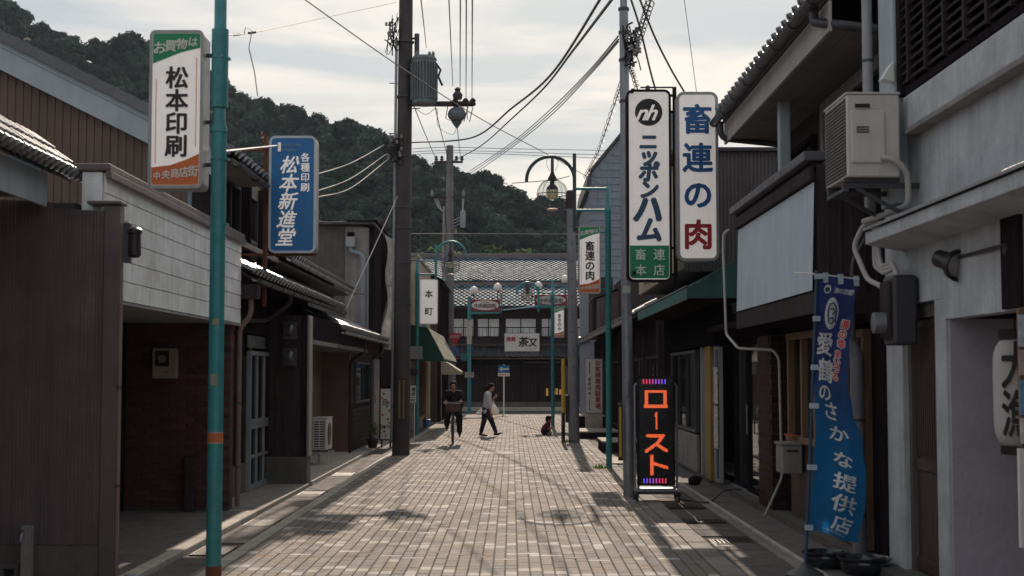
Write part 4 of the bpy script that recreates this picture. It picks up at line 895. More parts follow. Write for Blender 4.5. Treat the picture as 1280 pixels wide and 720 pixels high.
for i, (x, y, s) in enumerate([(2.80, 21.9, .075), (2.86, 22.3, .09)]):
    m = MB().ball((x, y, .02+s*.6), (s*1.1, s*1.3, s*.75), 12, 8); m.v = [tuple(Vector(v)*(1)+Vector((noise.noise(Vector(v)*9)*.05, noise.noise(Vector(v)*9+Vector((5, 0, 0)))*.05, 0))) for v in m.v]
    tag(m.build('sandbag', m_dark2, smooth=True), ['dark lumpy sack on the kerb behind the dot matrix sign, the nearer one', 'dark lumpy sack on the kerb behind the dot matrix sign, the farther one'][i], 'sack', 'dark sacks on the right kerb')
# ---- R4: low dark shops with tiled pent roof
b = thing('pent_roof_shops', 'row of low dark shops under a tiled pent roof beyond the teal canopy', 'shop building', (3, 38, 0))
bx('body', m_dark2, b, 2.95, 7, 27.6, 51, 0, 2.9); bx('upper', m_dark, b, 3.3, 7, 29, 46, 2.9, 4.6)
MB().prism([(2.42, 29.2, 2.84), (3.35, 29.2, 3.21), (3.35, 29.2, 3.25), (2.42, 29.2, 2.88)], (0, 22.2, 0)).build('roof_deck', m_dark, b)
tile_roof(b, (2.38, 29.2, 2.88), (0, 1, 0), dn(-1), 82, 3, joined=False)
gutter(b, (2.32, 29.1, 2.84), (2.32, 51.5, 2.84), .055, m_greypipe)
MB().lathe((2.45, 51.55, 2.95), [(.05, -.06), (.13, -.04), (.14, .03), (.06, .06)], 14, 'y').build('ridge_end', m_tile, b)
for y0 in (28.3, 31.5, 34.7, 38.5, 42.3): window_unit(b, 'x', 2.94, y0, y0+2.6, .3, 2.1, 3, 1, .06, m_dark, g_win, .05, -1, back=m_curtain if y0 in (31.5, 42.3) else None)
for y in (28.0, 31.2, 34.4, 38.2, 42.0, 46): bx('post', m_dark, b, 2.86, 2.949, y, y+.12, 0, 2.7)
MB().lathe((3.0, 45.95, 3.35), [(.3, -.01), (.33, 0), (.3, .02)], 24, 'y').build('round_emblem', m_grey, b)
bx('projecting_wall', m_dark, b, 2.75, 3.3, 46.4, 51, 2.95, 4.9)
# blue-grey gable house
b = thing('blue_gable_house', 'tall house with blue grey lap siding behind the right hand poles', 'house', (5, 55, 0))
gx = 2.90; poly = [(gx, 53.0, 0), (7.5, 53.0, 0), (7.5, 53.0, 11.6), (4.9, 53.0, 11.6), (3.0, 53.0, 9.3), (gx, 53.0, 8.6)]
MB().prism(poly, (0, 8, 0)).build('body', m_sidingb, b)
def gwx(z): return gx if z < 8.6 else (gx+(z-8.6)/.7*.1 if z < 9.3 else 3.0+(z-9.3)/2.3*1.9)
z = 2.9
while z < 11.5:
    x0 = gwx(z+.27)+.01
    MB().prism([(x0, 52.995, z), (x0, 52.965, z+.003), (x0, 52.985, z+.265), (x0, 52.995, z+.265)], (7.5-x0, 0, 0)).build('siding_board', m_sidingb, b); z += .27
MB().prism([(gx-.16, 52.9, 8.55), (gx-.02, 52.9, 8.55), (3.0-.02, 52.9, 9.32), (4.9, 52.9, 11.65), (4.9, 52.9, 11.8), (2.88, 52.9, 9.36)], (0, 8.2, 0)).build('roof_edge', m_steeld, b)
bx('gutter_line', m_steeld, b, gx-.09, gx-.005, 52.9, 61, 3.0, 3.1)
b = thing('brown_side_house', 'dark brown clad upper storey in front of the blue grey gable house', 'house', (3.6, 46, 3)); 
m = MB(); corr(m, (2.62, 44.0, 0), (1, 0, 0), (0, 0, 1), 1.6, lambda s: 2.95, lambda s: 4.05+s*.42, pitch=.12, depth=.02, nrm=(0, -1, 0), prof='box'); m.build('cladding', m_brownmetal, b)
MB().prism([(2.62, 44.01, 2.95), (4.2, 44.01, 2.95), (4.2, 44.01, 4.7), (2.62, 44.01, 4.04)], (0, 2.3, 0)).build('body', m_dark2, b)
MB().prism([(2.5, 43.9, 4.05), (4.3, 43.9, 4.81), (4.3, 43.9, 4.87), (2.5, 43.9, 4.11)], (0, 2.5, 0)).build('roof_edge', m_steeld, b)
# steps and boxes on the right
def stone_step(label, x0, x1, y0, y1, h): 
    t = thing('door_step', label, 'step', ((x0+x1)/2, y0, 0), 'stone steps on the right side'); bx('tread', m_concl, t, x0, x1, y0, y1, h-.04, h, bevel=.008); bx('riser_block', m_dark2, t, x0+.02, x1, y0+.02, y1, 0, h-.041)
stone_step('pale topped stone step between the teal sign post and the red dot matrix sign', 1.98, 2.9, 31.3, 33.2, .26)
stone_step('pale topped stone step beside the grey concrete pole', 1.72, 2.9, 38.2, 40.6, .2)
stone_step('smaller upper step on the right beyond the concrete pole', 2.1, 2.9, 44.5, 47, .45)
tag(bx('mat', m_concl, None, 1.86, 2.5, 27.2, 29.3, .004, .03), 'pale flat slab lying on the ground right of the teal sign post', 'slab')
# ================================================================== END OF THE STREET
K = 72/F
b = thing('corner_inn', 'long two storey timber inn with grey tiled roofs closing the end of the street', 'inn', (3, 74, 0))
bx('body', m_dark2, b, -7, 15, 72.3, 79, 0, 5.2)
bx('ground_plinth', m_grey, b, -7, 15, 72.0, 72.299, 0, .35)
for i in range(24):
    x = -6.9+i*.92
    if 1.9 < x < 4.4: continue
    p = bx('lattice_panel', m_dark, b, x, x+.86, 72.15, 72.24, .36, 2.2)
    for k in range(7): bx('lattice_slat', m_dark2, p, x+.05+k*.12, x+.09+k*.12, 72.11, 72.149, .4, 2.15)
for i in range(4): window_unit(b, 'y', 72.18, 1.95+i*.62, 2.55+i*.62, .35, 2.2, 1, 3, .04, m_dark, g_win, .05, -1)
t = thing('glowing_lanterns', 'row of dim amber lantern boxes inside the inn entrance', 'lanterns', (2.4, 72.6, .8))
m_amber = mat('amber_paper', (.5, .3, .08), .7, emit=((.9, .5, .12), .12))
for i, x in enumerate((1.72, 2.05, 2.20, 2.38, 2.55)): bx('lantern_box', m_amber, t, x, x+.11, 71.95, 72.09, .72 if i else .66, .98 if i % 2 else 1.04, bevel=.01)
tile_roof(b, (-7, 71.0, 2.62), (1, 0, 0), (0, -math.cos(R(24)), -math.sin(R(24))), 81, 6, mt=m_tile, joined=True)
MB().prism([(-7, 71.02, 2.6), (-7, 72.4, 3.2), (-7, 72.4, 3.14), (-7, 71.02, 2.54)], (22, 0, 0)).build('lower_roof_deck', m_dark2, b)
gutter(b, (-7, 70.95, 2.55), (15, 70.95, 2.55), .05, m_copperp)
bx('lower_ridge', m_coping, b, -7, 15, 72.1, 72.32, 3.2, 3.3)
bx('second_roof_band', m_dark, b, .6, 8, 70.9, 70.99, 2.3, 2.36)
# second floor windows
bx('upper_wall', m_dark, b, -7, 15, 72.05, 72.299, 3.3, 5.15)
m_shoji = mat('shoji_pane', (.62, .64, .64), .45, var=.18, scale=1.2, bump=0, spec=.6)
for (a, c, n) in [(566, 593, 2), (596, 625, 2), (631, 671, 2), (676, 706, 3), (720, 738, 2), (745, 775, 2), (780, 815, 3), (540, 562, 2)]:
    x0, x1 = (a-640)*K, (c-640)*K; u = window_unit(b, 'y', 72.04, x0, x1, 3.62, 4.60, n, 2, .05, m_dark2, m_shoji, .04, -1, .05)
    for k in range(n*3): bx('mullion', m_dark2, u, x0+.1+(x1-x0-.2)*k/(n*3-1), x0+.12+(x1-x0-.2)*k/(n*3-1), 71.985, 71.998, 3.66, 4.05)
bx('balcony_rail', m_dark2, b, -7, 15, 71.55, 71.62, 3.50, 3.56)
for i in range(90): 
    pass
brm = MB().box(0, .035, 0, .04, 0, .22).mesh('baluster', m_dark)
for i in range(88): piece('baluster', brm, b, (-6.9+i*.25, 71.56, 3.28))
# roofs
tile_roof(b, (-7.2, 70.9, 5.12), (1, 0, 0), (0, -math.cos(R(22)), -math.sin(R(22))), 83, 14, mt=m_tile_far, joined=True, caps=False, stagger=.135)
MB().prism([(-7.2, 70.95, 5.08), (-7.2, 74.3, 6.43), (-7.2, 74.3, 5.1)], (22.4, 0, 0)).build('front_roof_deck', m_dark2, b)
bx('eave_board', m_dark, b, -7.2, 15.2, 70.86, 70.94, 5.0, 5.08)
bx('front_ridge', m_coping, b, -7.2, 15.2, 74.0, 74.3, 6.38, 6.56)
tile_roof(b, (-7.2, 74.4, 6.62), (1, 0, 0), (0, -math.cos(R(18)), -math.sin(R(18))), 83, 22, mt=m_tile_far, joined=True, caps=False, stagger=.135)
MB().prism([(-7.2, 74.35, 6.6), (-7.2, 79.4, 8.22), (-7.2, 84, 6.6), (-7.2, 84, 0), (-7.2, 79.01, 0), (-7.2, 79.01, 5.3), (-7.2, 74.35, 5.3)], (22.4, 0, 0)).build('rear_roof_body', m_dark2, b)
bx('main_ridge', m_coping, b, -7.2, 15.2, 79.2, 79.6, 8.2, 8.42)
rm = MB().lathe((0, 0, 0), [(.09, 0), (.1, .02), (.1, .26), (.09, .28)], 10, 'x').mesh('ridge_tile', m_coping)
for i in range(74): piece('ridge_tile', rm, b, (-7.1+i*.3, 79.4, 8.42))
for (p0, p1) in [((588, 333), (601, 341)), ((592, 332), (604, 342))]:
    MB().tube([at(*p0, 76), at(*p1, 75.0)], .03, 6).build('snow_stay', m_concl, b)
bx('side_wing', m_grey, None, -20, -7.25, 71.9, 80, 0, 5.4); tag(bpy.data.objects['side_wing'], 'plain grey house adjoining the inn on its left', 'house')
bx('side_wing_east', m_grey, None, 15.3, 30, 71.9, 80, 0, 6); o = bpy.data.objects['side_wing_east']; o.name = 'row_house'; tag(o, 'plain grey house adjoining the inn on its right', 'house')
bpy.data.objects['side_wing'].name = 'grey_house'
# inn sign board
t = thing('inn_sign', 'white rectangular inn sign with large brushed black characters and small red ones', 'inn sign', ((652.5-640)*K, 71.4, 2.9))
cx_, cz = at(652.5, 428, 71.4).x, at(652.5, 428, 71.4).z
bx('board', m_signw, t, cx_-.86, cx_+.86, 71.42, 71.56, cz-.44, cz+.44, bevel=.01); bx('frame', m_signbezel, t, cx_-.89, cx_+.89, 71.45, 71.6, cz-.47, cz+.47)
m = MB(); put_char(m, '茶', (cx_+.08, 71.405, cz+.03), .52, bold=.03, shear=.15); put_char(m, '又', (cx_+.55, 71.405, cz), .46, bold=.03, shear=.15); row(m, 'RYOKAN', (cx_+.45, 71.405, cz-.33), .09, .085); m.build('lettering', m_ink, t)
m = MB(); row(m, '旅館', (cx_-.55, 71.405, cz+.17), .24, .25, bold=.03); m.build('red_lettering', m_red, t)
# ================================================================== HILLS AND WOOD
SK = [(-420, -30), (-200, -15), (0, 5), (20, 10), (43, 25), (67, 37), (83, 43), (110, 52), (137, 62), (187, 67), (240, 84), (283, 103), (300, 113), (330, 127), (347, 133), (380, 143), (413, 147), (437, 160), (480, 173), (513, 190), (547, 203), (586, 217), (610, 226), (631, 238), (662, 248), (707, 260), (733, 270), (800, 300), (900, 335), (1050, 380), (1300, 430)]
def ridge_y(px): return 330-.12*max(0, min(px, 1300))
TH = 4.2    # height the tree crowns add
RX = []; 
for px, py in SK:
    Y = ridge_y(px); p = at(px, py, Y); RX.append((p.x, Y, max(2, p.z-TH)))
def ridge(x):
    if x <= RX[0][0]: return RX[0][1], RX[0][2]
    for a, c in zip(RX, RX[1:]):
        if a[0] <= x <= c[0]: t = (x-a[0])/(c[0]-a[0]+1e-9); return a[1]+(c[1]-a[1])*t, a[2]+(c[2]-a[2])*t
    return RX[-1][1], max(0, RX[-1][2]-(x-RX[-1][0])*.1)
def hill_z(x, y):
    yr, h = ridge(x); y0 = 96
    if y <= y0: return -.5
    n_ = noise.noise(Vector((x*.018, y*.018, 3)))*9*min(1, (y-y0)/50)
    if y < yr: t = (y-y0)/(yr-y0); z = h*(.35*t+.65*t**1.5); return max(-.4, z+n_*math.sin(math.pi*min(1, t))*.9)
    return h*math.exp(-((y-yr)/160)**2)
vs = []; fs = []; GX, GY = 130, 80
for i in range(GX+1):
    x = -420+i*(700/GX)
    for j in range(GY+1): y = 92+j*(560/GY); vs.append((x, y, hill_z(x, y)))
for i in range(GX):
    for j in range(GY): a = i*(GY+1)+j; fs.append((a, a+GY+1, a+GY+2, a+1))
struct(MB().add(vs, fs).build('hillside', mat('hill_soil', (.035, .04, .02), .95, var=.3, scale=.2, bump=0), smooth=True))
rng = np.random.default_rng(5)
def crown(seed, nleaf=430, leaf=.5, lobes=9):
    r = np.random.default_rng(seed); V = []; Fq = []; T = []
    L = [(r.uniform(-.55, .55), r.uniform(-.55, .55), r.uniform(-.2, .5), r.uniform(.38, .62)) for _ in range(lobes)]+[(0, 0, .1, .75)]
    per = nleaf//len(L)
    for (x, y, z, s) in L:
        sh = r.uniform(.75, 1.3)
        for _ in range(per):
            d = r.normal(size=3); d /= np.linalg.norm(d); d[2] = d[2] if d[2] > -.35 else -d[2]
            c = np.array([x, y, z])+d*s*r.uniform(.8, 1.06)*np.array([1, 1, .85]); n = d+r.normal(size=3)*.55; n /= np.linalg.norm(n)
            u = np.cross(n, r.normal(size=3)); u /= np.linalg.norm(u); v = np.cross(n, u); sz = leaf/4.2*r.uniform(.6, 1.25)
            o = len(V); V += [c+u*sz, c+v*sz*.8, c-u*sz, c-v*sz*.8]; Fq.append((o, o+1, o+2, o+3)); T.append(sh*r.uniform(.7, 1.35))
    # solid core, tinted darker than the leaves, so that the sky does not show through the middle
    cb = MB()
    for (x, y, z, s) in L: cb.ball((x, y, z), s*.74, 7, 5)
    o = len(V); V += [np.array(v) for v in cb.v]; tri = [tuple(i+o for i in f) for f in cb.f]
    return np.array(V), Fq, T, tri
CR = [crown(s) for s in range(5)]
def wood(name, pts, m, parent=None):
    AV = []; F4 = []; F3 = []; TT = []; off = 0; F4all = []; sizes = []; tints = []
    loops = []; starts = []; tot = []; ls = 0
    for (x, y, z, s, hgt, tn) in pts:
        V, Fq, T, tri = CR[rng.integers(len(CR))]; a = rng.uniform(0, 6.28); ca, sa = math.cos(a), math.sin(a)
        P = V*np.array([s, s, hgt]); P = np.stack([P[:, 0]*ca-P[:, 1]*sa+x, P[:, 0]*sa+P[:, 1]*ca+y, P[:, 2]+z], 1); AV.append(P)
        for f in Fq: pass
        loops.append(np.array(Fq).ravel()+off); tot.append(np.full(len(Fq), 4)); tints.append(np.array(T)*tn)
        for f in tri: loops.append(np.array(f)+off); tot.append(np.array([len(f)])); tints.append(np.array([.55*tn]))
        off += len(V)
    AV = np.concatenate(AV).astype(np.float32); loops = np.concatenate(loops).astype(np.int32); tot = np.concatenate(tot).astype(np.int32); tints = np.concatenate(tints)
    me = bpy.data.meshes.new(name); me.vertices.add(len(AV)); me.vertices.foreach_set('co', AV.ravel()); me.loops.add(len(loops)); me.loops.foreach_set('vertex_index', loops)
    me.polygons.add(len(tot)); st = np.concatenate([[0], np.cumsum(tot)[:-1]]).astype(np.int32); me.polygons.foreach_set('loop_start', st); me.polygons.foreach_set('loop_total', tot)
    me.update(calc_edges=True); a = me.color_attributes.new('tint', 'FLOAT_COLOR', 'CORNER'); c = np.ones((len(loops), 4), np.float32); tl = np.repeat(tints, tot); c[:, 0] = tl; c[:, 1] = tl; c[:, 2] = tl; a.data.foreach_set('color', c.ravel())
    me.materials.append(m); o = bpy.data.objects.new(name, me); C.objects.link(o); W[o.name] = (0, 0, 0)
    if parent: o.parent = parent
    return o
m_leaf = mat('forest_leaves', (.03, .052, .042), .95, var=.3, scale=.12, bump=0, attr=True, trans=.12, spec=.02)
m_leaf2 = mat('bright_forest_leaves', (.08, .12, .04), .95, var=.25, scale=.15, bump=0, attr=True, trans=.25, spec=.02)
pts = []; pts2 = []
def vis(x, y): return -.43 < x/y < .17
y = 104.0
while y < 345:
    step = 3.6+y*.007; x = -150
    while x < 60:
        xx, yy = x+rng.uniform(-1.8, 1.8), y+rng.uniform(-2, 2); yr, h = ridge(xx)
        if vis(xx, yy) and yy < yr+16:
            z = hill_z(xx, yy); s = rng.uniform(2.0, 3.5); tn = rng.uniform(.6, 1.35); px = 640+xx/yy*F
            near = yy < 150 or (540 < px < 740 and yy < 175)
            (pts2 if near and rng.uniform() < .8 else pts).append((xx, yy, z+s*.7+(rng.uniform(-.6, 1.6) if yy > yr-12 else 0), s, s*rng.uniform(.8, 1.15), tn))
        x += step
    y += step*.95
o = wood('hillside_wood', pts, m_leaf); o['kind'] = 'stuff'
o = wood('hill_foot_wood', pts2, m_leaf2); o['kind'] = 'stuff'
# ridge-top trees one can tell apart
for k, (px, py, s, lab) in enumerate([(8, 26, 4.6, 'large round tree at the left end of the wooded ridge'), (160, 58, 4.4, 'tree standing out on the ridge above the brown gable'), (432, 163, 3.2, 'small tree with an uneven crown on the ridge left of the wooden utility pole'), (608, 232, 3.6, 'spreading dark tree on the ridge right of the far utility pole')]):
    Y = ridge_y(px)-6; p = at(px, py, Y); t = thing('pine_tree', lab, 'tree', (p.x, p.y, p.z-s*1.9))
    MB().tube([(p.x, p.y, p.z-s*2.4), (p.x+.3, p.y, p.z-s), (p.x, p.y, p.z)], [.5, .35, .15], 8).build('trunk', m_dark, t)
    r_ = wood('crown', [(p.x, p.y, p.z, s, s*.9, .9), (p.x-s*.6, p.y+1, p.z-s*.4, s*.7, s*.5, .8), (p.x+s*.6, p.y-1, p.z-s*.5, s*.65, s*.5, 1)], m_leaf); r_.parent = t; r_.location = -Vector(W[t.name])
# ================================================================== POLES, SIGNS, LAMPS
def osaka_sign(label, cx_, cz, w_, h_, y, chars, dep, small=False, group='white shopping street signs with green and orange ends'):
    """white vertical light box: green slanted top, orange slanted bottom, black writing"""
    t = lightbox(label, cx_, cz, w_, h_, y, dep, .045, group=group); r_ = .03; fw, fh = w_-.05, h_-.05
    def clip(poly): return poly
    top = [Vector((cx_+a*fw/2, y-.004, cz+c*fh)) for a, c in ((-1, .49), (-.93, .5), (.93, .5), (1, .49), (1, .405), (.2, .375), (-1, .30))]
    MB().prism(top, (0, .003, 0)).build('green_band', m_green, t)
    bot = [Vector((cx_+a*fw/2, y-.004, cz+c*fh)) for a, c in ((-1, -.49), (-1, -.385), (-.2, -.37), (.45, -.335), (1, -.295), (1, -.49), (.93, -.5), (-.93, -.5))]
    MB().prism(bot, (0, .003, 0)).build('orange_band', m_orange, t)
    m = MB(); s = fw/4.6
    for i, ch in enumerate('お買物は'): put_char(m, ch, (cx_-fw*.36+i*fw*.235, y-.006, cz+fh*(.405+.013*i)), s*(1.15-.09*i)*1.15, bold=.025, shear=.12)
    for i, ch in enumerate('中央商店街'): put_char(m, ch, (cx_-fw*.38+i*fw*.19, y-.006, cz-fh*(.44-.008*i)), s*(.82+.08*i), bold=.025, shear=.1, sx=.9)
    m.build('white_lettering', m_signw, t)
    m = MB(); n = len(chars); zt, zb = cz+fh*.27, cz-fh*.33
    st = (zt-zb)/n; column(m, chars, (cx_+fw*.02, y-.006, zt-st*.42), min(st*1.02, fw*.74), st, bold=.03)
    m.build('lettering', m_ink, t)
    m = MB()
    m.box(cx_-fw*.43, cx_-fw*.425-.001+.004, y-.005, y-.002, cz-fh*.36, cz+fh*.2); m.box(cx_+fw*.42, cx_+fw*.425+.003, y-.005, y-.002, cz-fh*.25, cz+fh*.34); m.build('red_lines', m_orange, t)
    return t
def px_sign(px0, px1, py0, py1, Y): a, c = at(px0, py0, Y), at(px1, py1, Y); return (a.x+c.x)/2, (a.z+c.z)/2, abs(c.x-a.x), abs(a.z-c.z)
# near left teal pole
def teal_pole(label, x, y, h, r_, bandz=None):
    t = thing('street_lamp', label, 'street lamp', (x, y, 0), 'teal shopping street posts')
    MB().lathe((x, y, 0), [(r_*1.25, 0), (r_*1.25, .02), (r_, .03), (r_, h*.62), (r_*1.0, h*.62+.001)], 20).build('post', m_teal, t, smooth=True)
    MB().lathe((x, y, h*.62+.002), [(r_*1.12, 0), (r_*1.12, .03), (r_*.82, .09), (r_*.8, h*.38-.05), (r_*.5, h*.38)], 20).build('upper_post', m_teal, t, smooth=True)
    return t
p = at(269, 541, 11.4)
t = teal_pole('nearest teal street post on the left, with an orange and white band', p.x, 11.4, 5.9, .061)
zb = at(268, 553, 11.4).z; 
MB().lathe((p.x, 11.4, zb), [(.0628, 0), (.0628, .075)], 20).build('orange_band', mat('orange_tape', (.42, .12, .04), .6, dirt=.4), t)
MB().lathe((p.x, 11.4, .031), [(.0635, 0), (.0625, .16)], 20).build('rusty_foot', mat('rust', (.16, .06, .04), .8, var=.3), t)
bx('sticker', m_greyl, t, p.x-.03, p.x+.025, 11.336, 11.3385, 1.62, 1.71); bx('sticker', mat('old_sticker', (.3, .27, .2), .7, dirt=.7), t, p.x-.02, p.x+.03, 11.336, 11.3385, 2.1, 2.15)
for z in (3.44, 4.26, 4.91):
    for q in (-1, 1): MB().lathe((p.x+q*.03, 11.33, z+.009), [(.008, -.006), (.009, .006)], 6, 'y').build('bolt', m_steel, t)
for z in (zb-.007, zb+.0752): MB().lathe((p.x, 11.4, z), [(.0632, 0), (.0632, .008)], 20).build('white_band', m_concl, t)
for z in (3.43, 4.25, 4.9, 2.9): MB().lathe((p.x, 11.4, z), [(.066, 0), (.066, .018)], 20).box(p.x+.05, p.x+.085, 11.38, 11.42, z, z+.02).build('clamp', m_teal, t)
MB().tube([(p.x, 11.4, 3.86), (p.x+.0, 11.4, 4.5)], .068, 20).build('sleeve', m_teal, t, smooth=True)
cx_, cz, w_, h_ = px_sign(188, 252, 38, 235, 11.35)
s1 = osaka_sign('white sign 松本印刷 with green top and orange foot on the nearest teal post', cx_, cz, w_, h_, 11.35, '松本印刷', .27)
for z in (cz+.45, cz-.1, cz-.45): MB().box(cx_+w_/2-.03, p.x-.05, 11.47, 11.5, z, z+.03).build('arm', m_steeld, s1)
# blue sign
cx_, cz, w_, h_ = px_sign(337, 394, 170, 316, 19.0)
t = lightbox('blue vertical sign 松本新進堂 with white slanted writing on the left', cx_, cz, w_, h_, 19.0, .3, .08, face=m_blue, rim=.028, rimm=mat('pale_rim', (.5, .55, .6), .4))
m = MB(); column(m, '松本新進堂', (cx_-.03, 18.994, cz+.40), .25, .245, dx=-.012, bold=.02, shear=.28)
column(m, '各種印刷', (cx_+.17, 18.994, cz+.50), .125, .135, bold=.02); m.box(cx_-.2, cx_-.16, 18.992, 18.998, cz+.58, cz+.70); m.build('lettering', m_sign_sunglow, t)
m = MB(); row(m, 'MATSUMOTO', (cx_-.02, 18.994, cz+.665), .052, .028, bold=.01); row(m, 'PRINTING', (cx_-.05, 18.994, cz+.60), .052, .024, bold=.01); m.build('small_lettering', mat('pale_blue_ink', (.2, .35, .5), .5), t)
rp = thing('sign_bracket_post', 'rusty brown post and brackets carrying the blue sign', 'bracket', (cx_-w_/2-.08, 19.1, 2.6))
xx = cx_-w_/2-.07
MB().box(xx-.025, xx+.025, 19.1, 19.15, 2.62, cz+.82).build('rusty_post', mat('rust', (.16, .06, .04), .8, var=.3), rp)
for z in (cz+.6, cz-.82): MB().box(-3.82, cx_+w_/2, 19.11, 19.14, z, z+.03).build('bracket_arm', mat('rust', (1, 1, 1)), rp)
wire('thin stay rod from the nearest teal post to the blue sign', [(p.x, 11.4, 3.5), (cx_-.2, 19.0, cz+.66)], .012, m_steel, 'stay rod', name='stay_rod')
# nearest right: two tall signs on steel pole
pb = at(786, 620, 20.2); pt = at(779.5, 0, 20.2)
t = thing('steel_pole', 'slim grey steel pole rising behind the red dot matrix sign', 'utility pole', (pb.x, 20.2, 0))
tx = pt.x-(pb.x-pt.x)*.45; H = 8.6
def lean(z): return pb.x+(pt.x-pb.x)*(z/pt.z)
MB().tube([(lean(0), 20.2, 0), (lean(4.9), 20.2, 4.9)], [.078, .074], 18).build('lower_tube', m_steel, t, smooth=True)
MB().tube([(lean(4.9), 20.2, 4.9), (lean(6.95), 20.2, 6.95)], [.07, .064], 18).build('middle_tube', m_steel, t, smooth=True)
MB().tube([(lean(6.95), 20.2, 6.95), (lean(H), 20.2, H)], [.052, .045], 16).build('upper_tube', m_steel, t, smooth=True)
for z in (6.2, 6.6, 6.94, 5.6): MB().lathe((lean(z), 20.2, z), [(.08, 0), (.08, .04)], 16).build('collar', m_steeld, t)
bx('yellow_guard', m_yellow, t, lean(1)-.13, lean(1)-.1, 20.08, 20.14, .55, 1.25, bevel=.006); bx('guard_backing', m_ink, t, lean(1)-.145, lean(1)-.08, 20.141, 20.16, .5, 1.3)
bx('switch_box', m_steel, t, lean(1.5)-.05, lean(1.5)+.0, 20.02, 20.1, 1.4, 1.62, bevel=.008)
bx('sticker', mat('pale_green', (.4, .5, .42), .6), t, lean(2.9)-.06, lean(2.9)+.04, 20.098, 20.103, 2.86, 2.96)
cx_, cz, w_, h_ = px_sign(783, 840, 112, 352, 19.0)
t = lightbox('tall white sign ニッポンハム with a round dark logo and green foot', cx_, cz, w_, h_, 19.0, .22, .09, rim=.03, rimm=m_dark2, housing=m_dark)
gz = cz-h_/2+.045; MB().prism([(cx_-w_/2+.035, 18.996, gz+.03), (cx_-w_/2+.06, 18.996, gz), (cx_+w_/2-.06, 18.996, gz), (cx_+w_/2-.035, 18.996, gz+.03), (cx_+w_/2-.035, 18.996, gz+.44), (cx_-w_/2+.035, 18.996, gz+.44)], (0, .003, 0)).build('green_panel', m_green, t)
MB().lathe((cx_, 18.996, cz+.99), [(.185, 0), (.185, .003)], 40, 'y').build('logo_disc', m_ink, t)
m = MB(); row(m, 'nh', (cx_, 18.984, cz+.99), .30, .13, bold=.022, shear=.45); m.build('logo_lettering', m_sign_sunglow, t); m = MB(); put_char(m, '畜', (cx_-.12, 18.99, gz+.32), .16, bold=.012); put_char(m, '連', (cx_+.13, 18.99, gz+.32), .16, bold=.012); put_char(m, '本', (cx_-.12, 18.99, gz+.11), .16, bold=.012); put_char(m, '店', (cx_+.13, 18.99, gz+.11), .16, bold=.012); m.build('white_lettering', mat('pale_green_ink', (.62, .74, .66), .5), t)
m = MB()
for ch, s, py, dx in (('ニ', .25, 177, 0), ('ッ', .27, 195, 0), ('ポ', .27, 215, 0), ('ン', .26, 236.5, 0), ('ハ', .40, 261, -.01), ('ム', .34, 287, .01)): put_char(m, ch, (cx_+dx, 18.992, at(0, py, 19).z), s*1.04, bold=.055, shear=.12)
m.build('lettering', mat('slate_blue_ink', (.035, .085, .15), .5), t)
for z in (cz+1.25, cz-1.2): MB().box(lean(z), cx_+w_/2+.08, 19.22, 19.26, z, z+.03).box(lean(z)-.02, lean(z)+.02, 19.26, 18.83, z, z+.03).build('arm', m_dark2, t)
sgx = cx_+w_/2+.04; MB().box(sgx, sgx+.05, 19.1, 19.16, cz-h_/2-.1, cz+h_/2+.06).build('side_post', m_dark2, t)
MB().tube([(sgx+.02, 19.1, cz+h_/2+.05), (cx_-.1, 19.1, cz+h_/2+.05)], .012, 6).build('top_rod', m_steeld, t); MB().lathe((cx_, 19.1, cz+h_/2+.045), [(.03, -.006), (.035, 0), (.03, .006)], 12, 'y').build('ring', m_steeld, t)
cx_, cz, w_, h_ = px_sign(845.5, 899, 115, 326, 18.8)
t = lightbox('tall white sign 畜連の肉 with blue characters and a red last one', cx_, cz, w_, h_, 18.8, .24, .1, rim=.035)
m = MB(); zs = [at(0, 149, 18.8).z, at(0, 197, 18.8).z, at(0, 243, 18.8).z]
for ch, z in zip('畜連の', zs): put_char(m, ch, (cx_, 18.792, z), .41, bold=.032)
m.build('blue_lettering', mat('strong_blue_ink', (.01, .09, .27), .45), t); m = MB(); put_char(m, '肉', (cx_, 18.792, at(0, 293, 18.8).z), .41, bold=.032); m.build('red_lettering', m_red, t)
for z in (cz+.9, cz-.95): MB().box(cx_-w_/2-.1, 2.6, 19.06, 19.10, z, z+.03).build('arm', m_dark2, t)
MB().tube([(sgx+.03, 19.18, cz-.9), (cx_+w_/2+.05, 19.0, cz-1.0), (cx_+w_/2+.14, 19.0, cz-.7)], .01, 6).build('cable', m_palepipe, t)
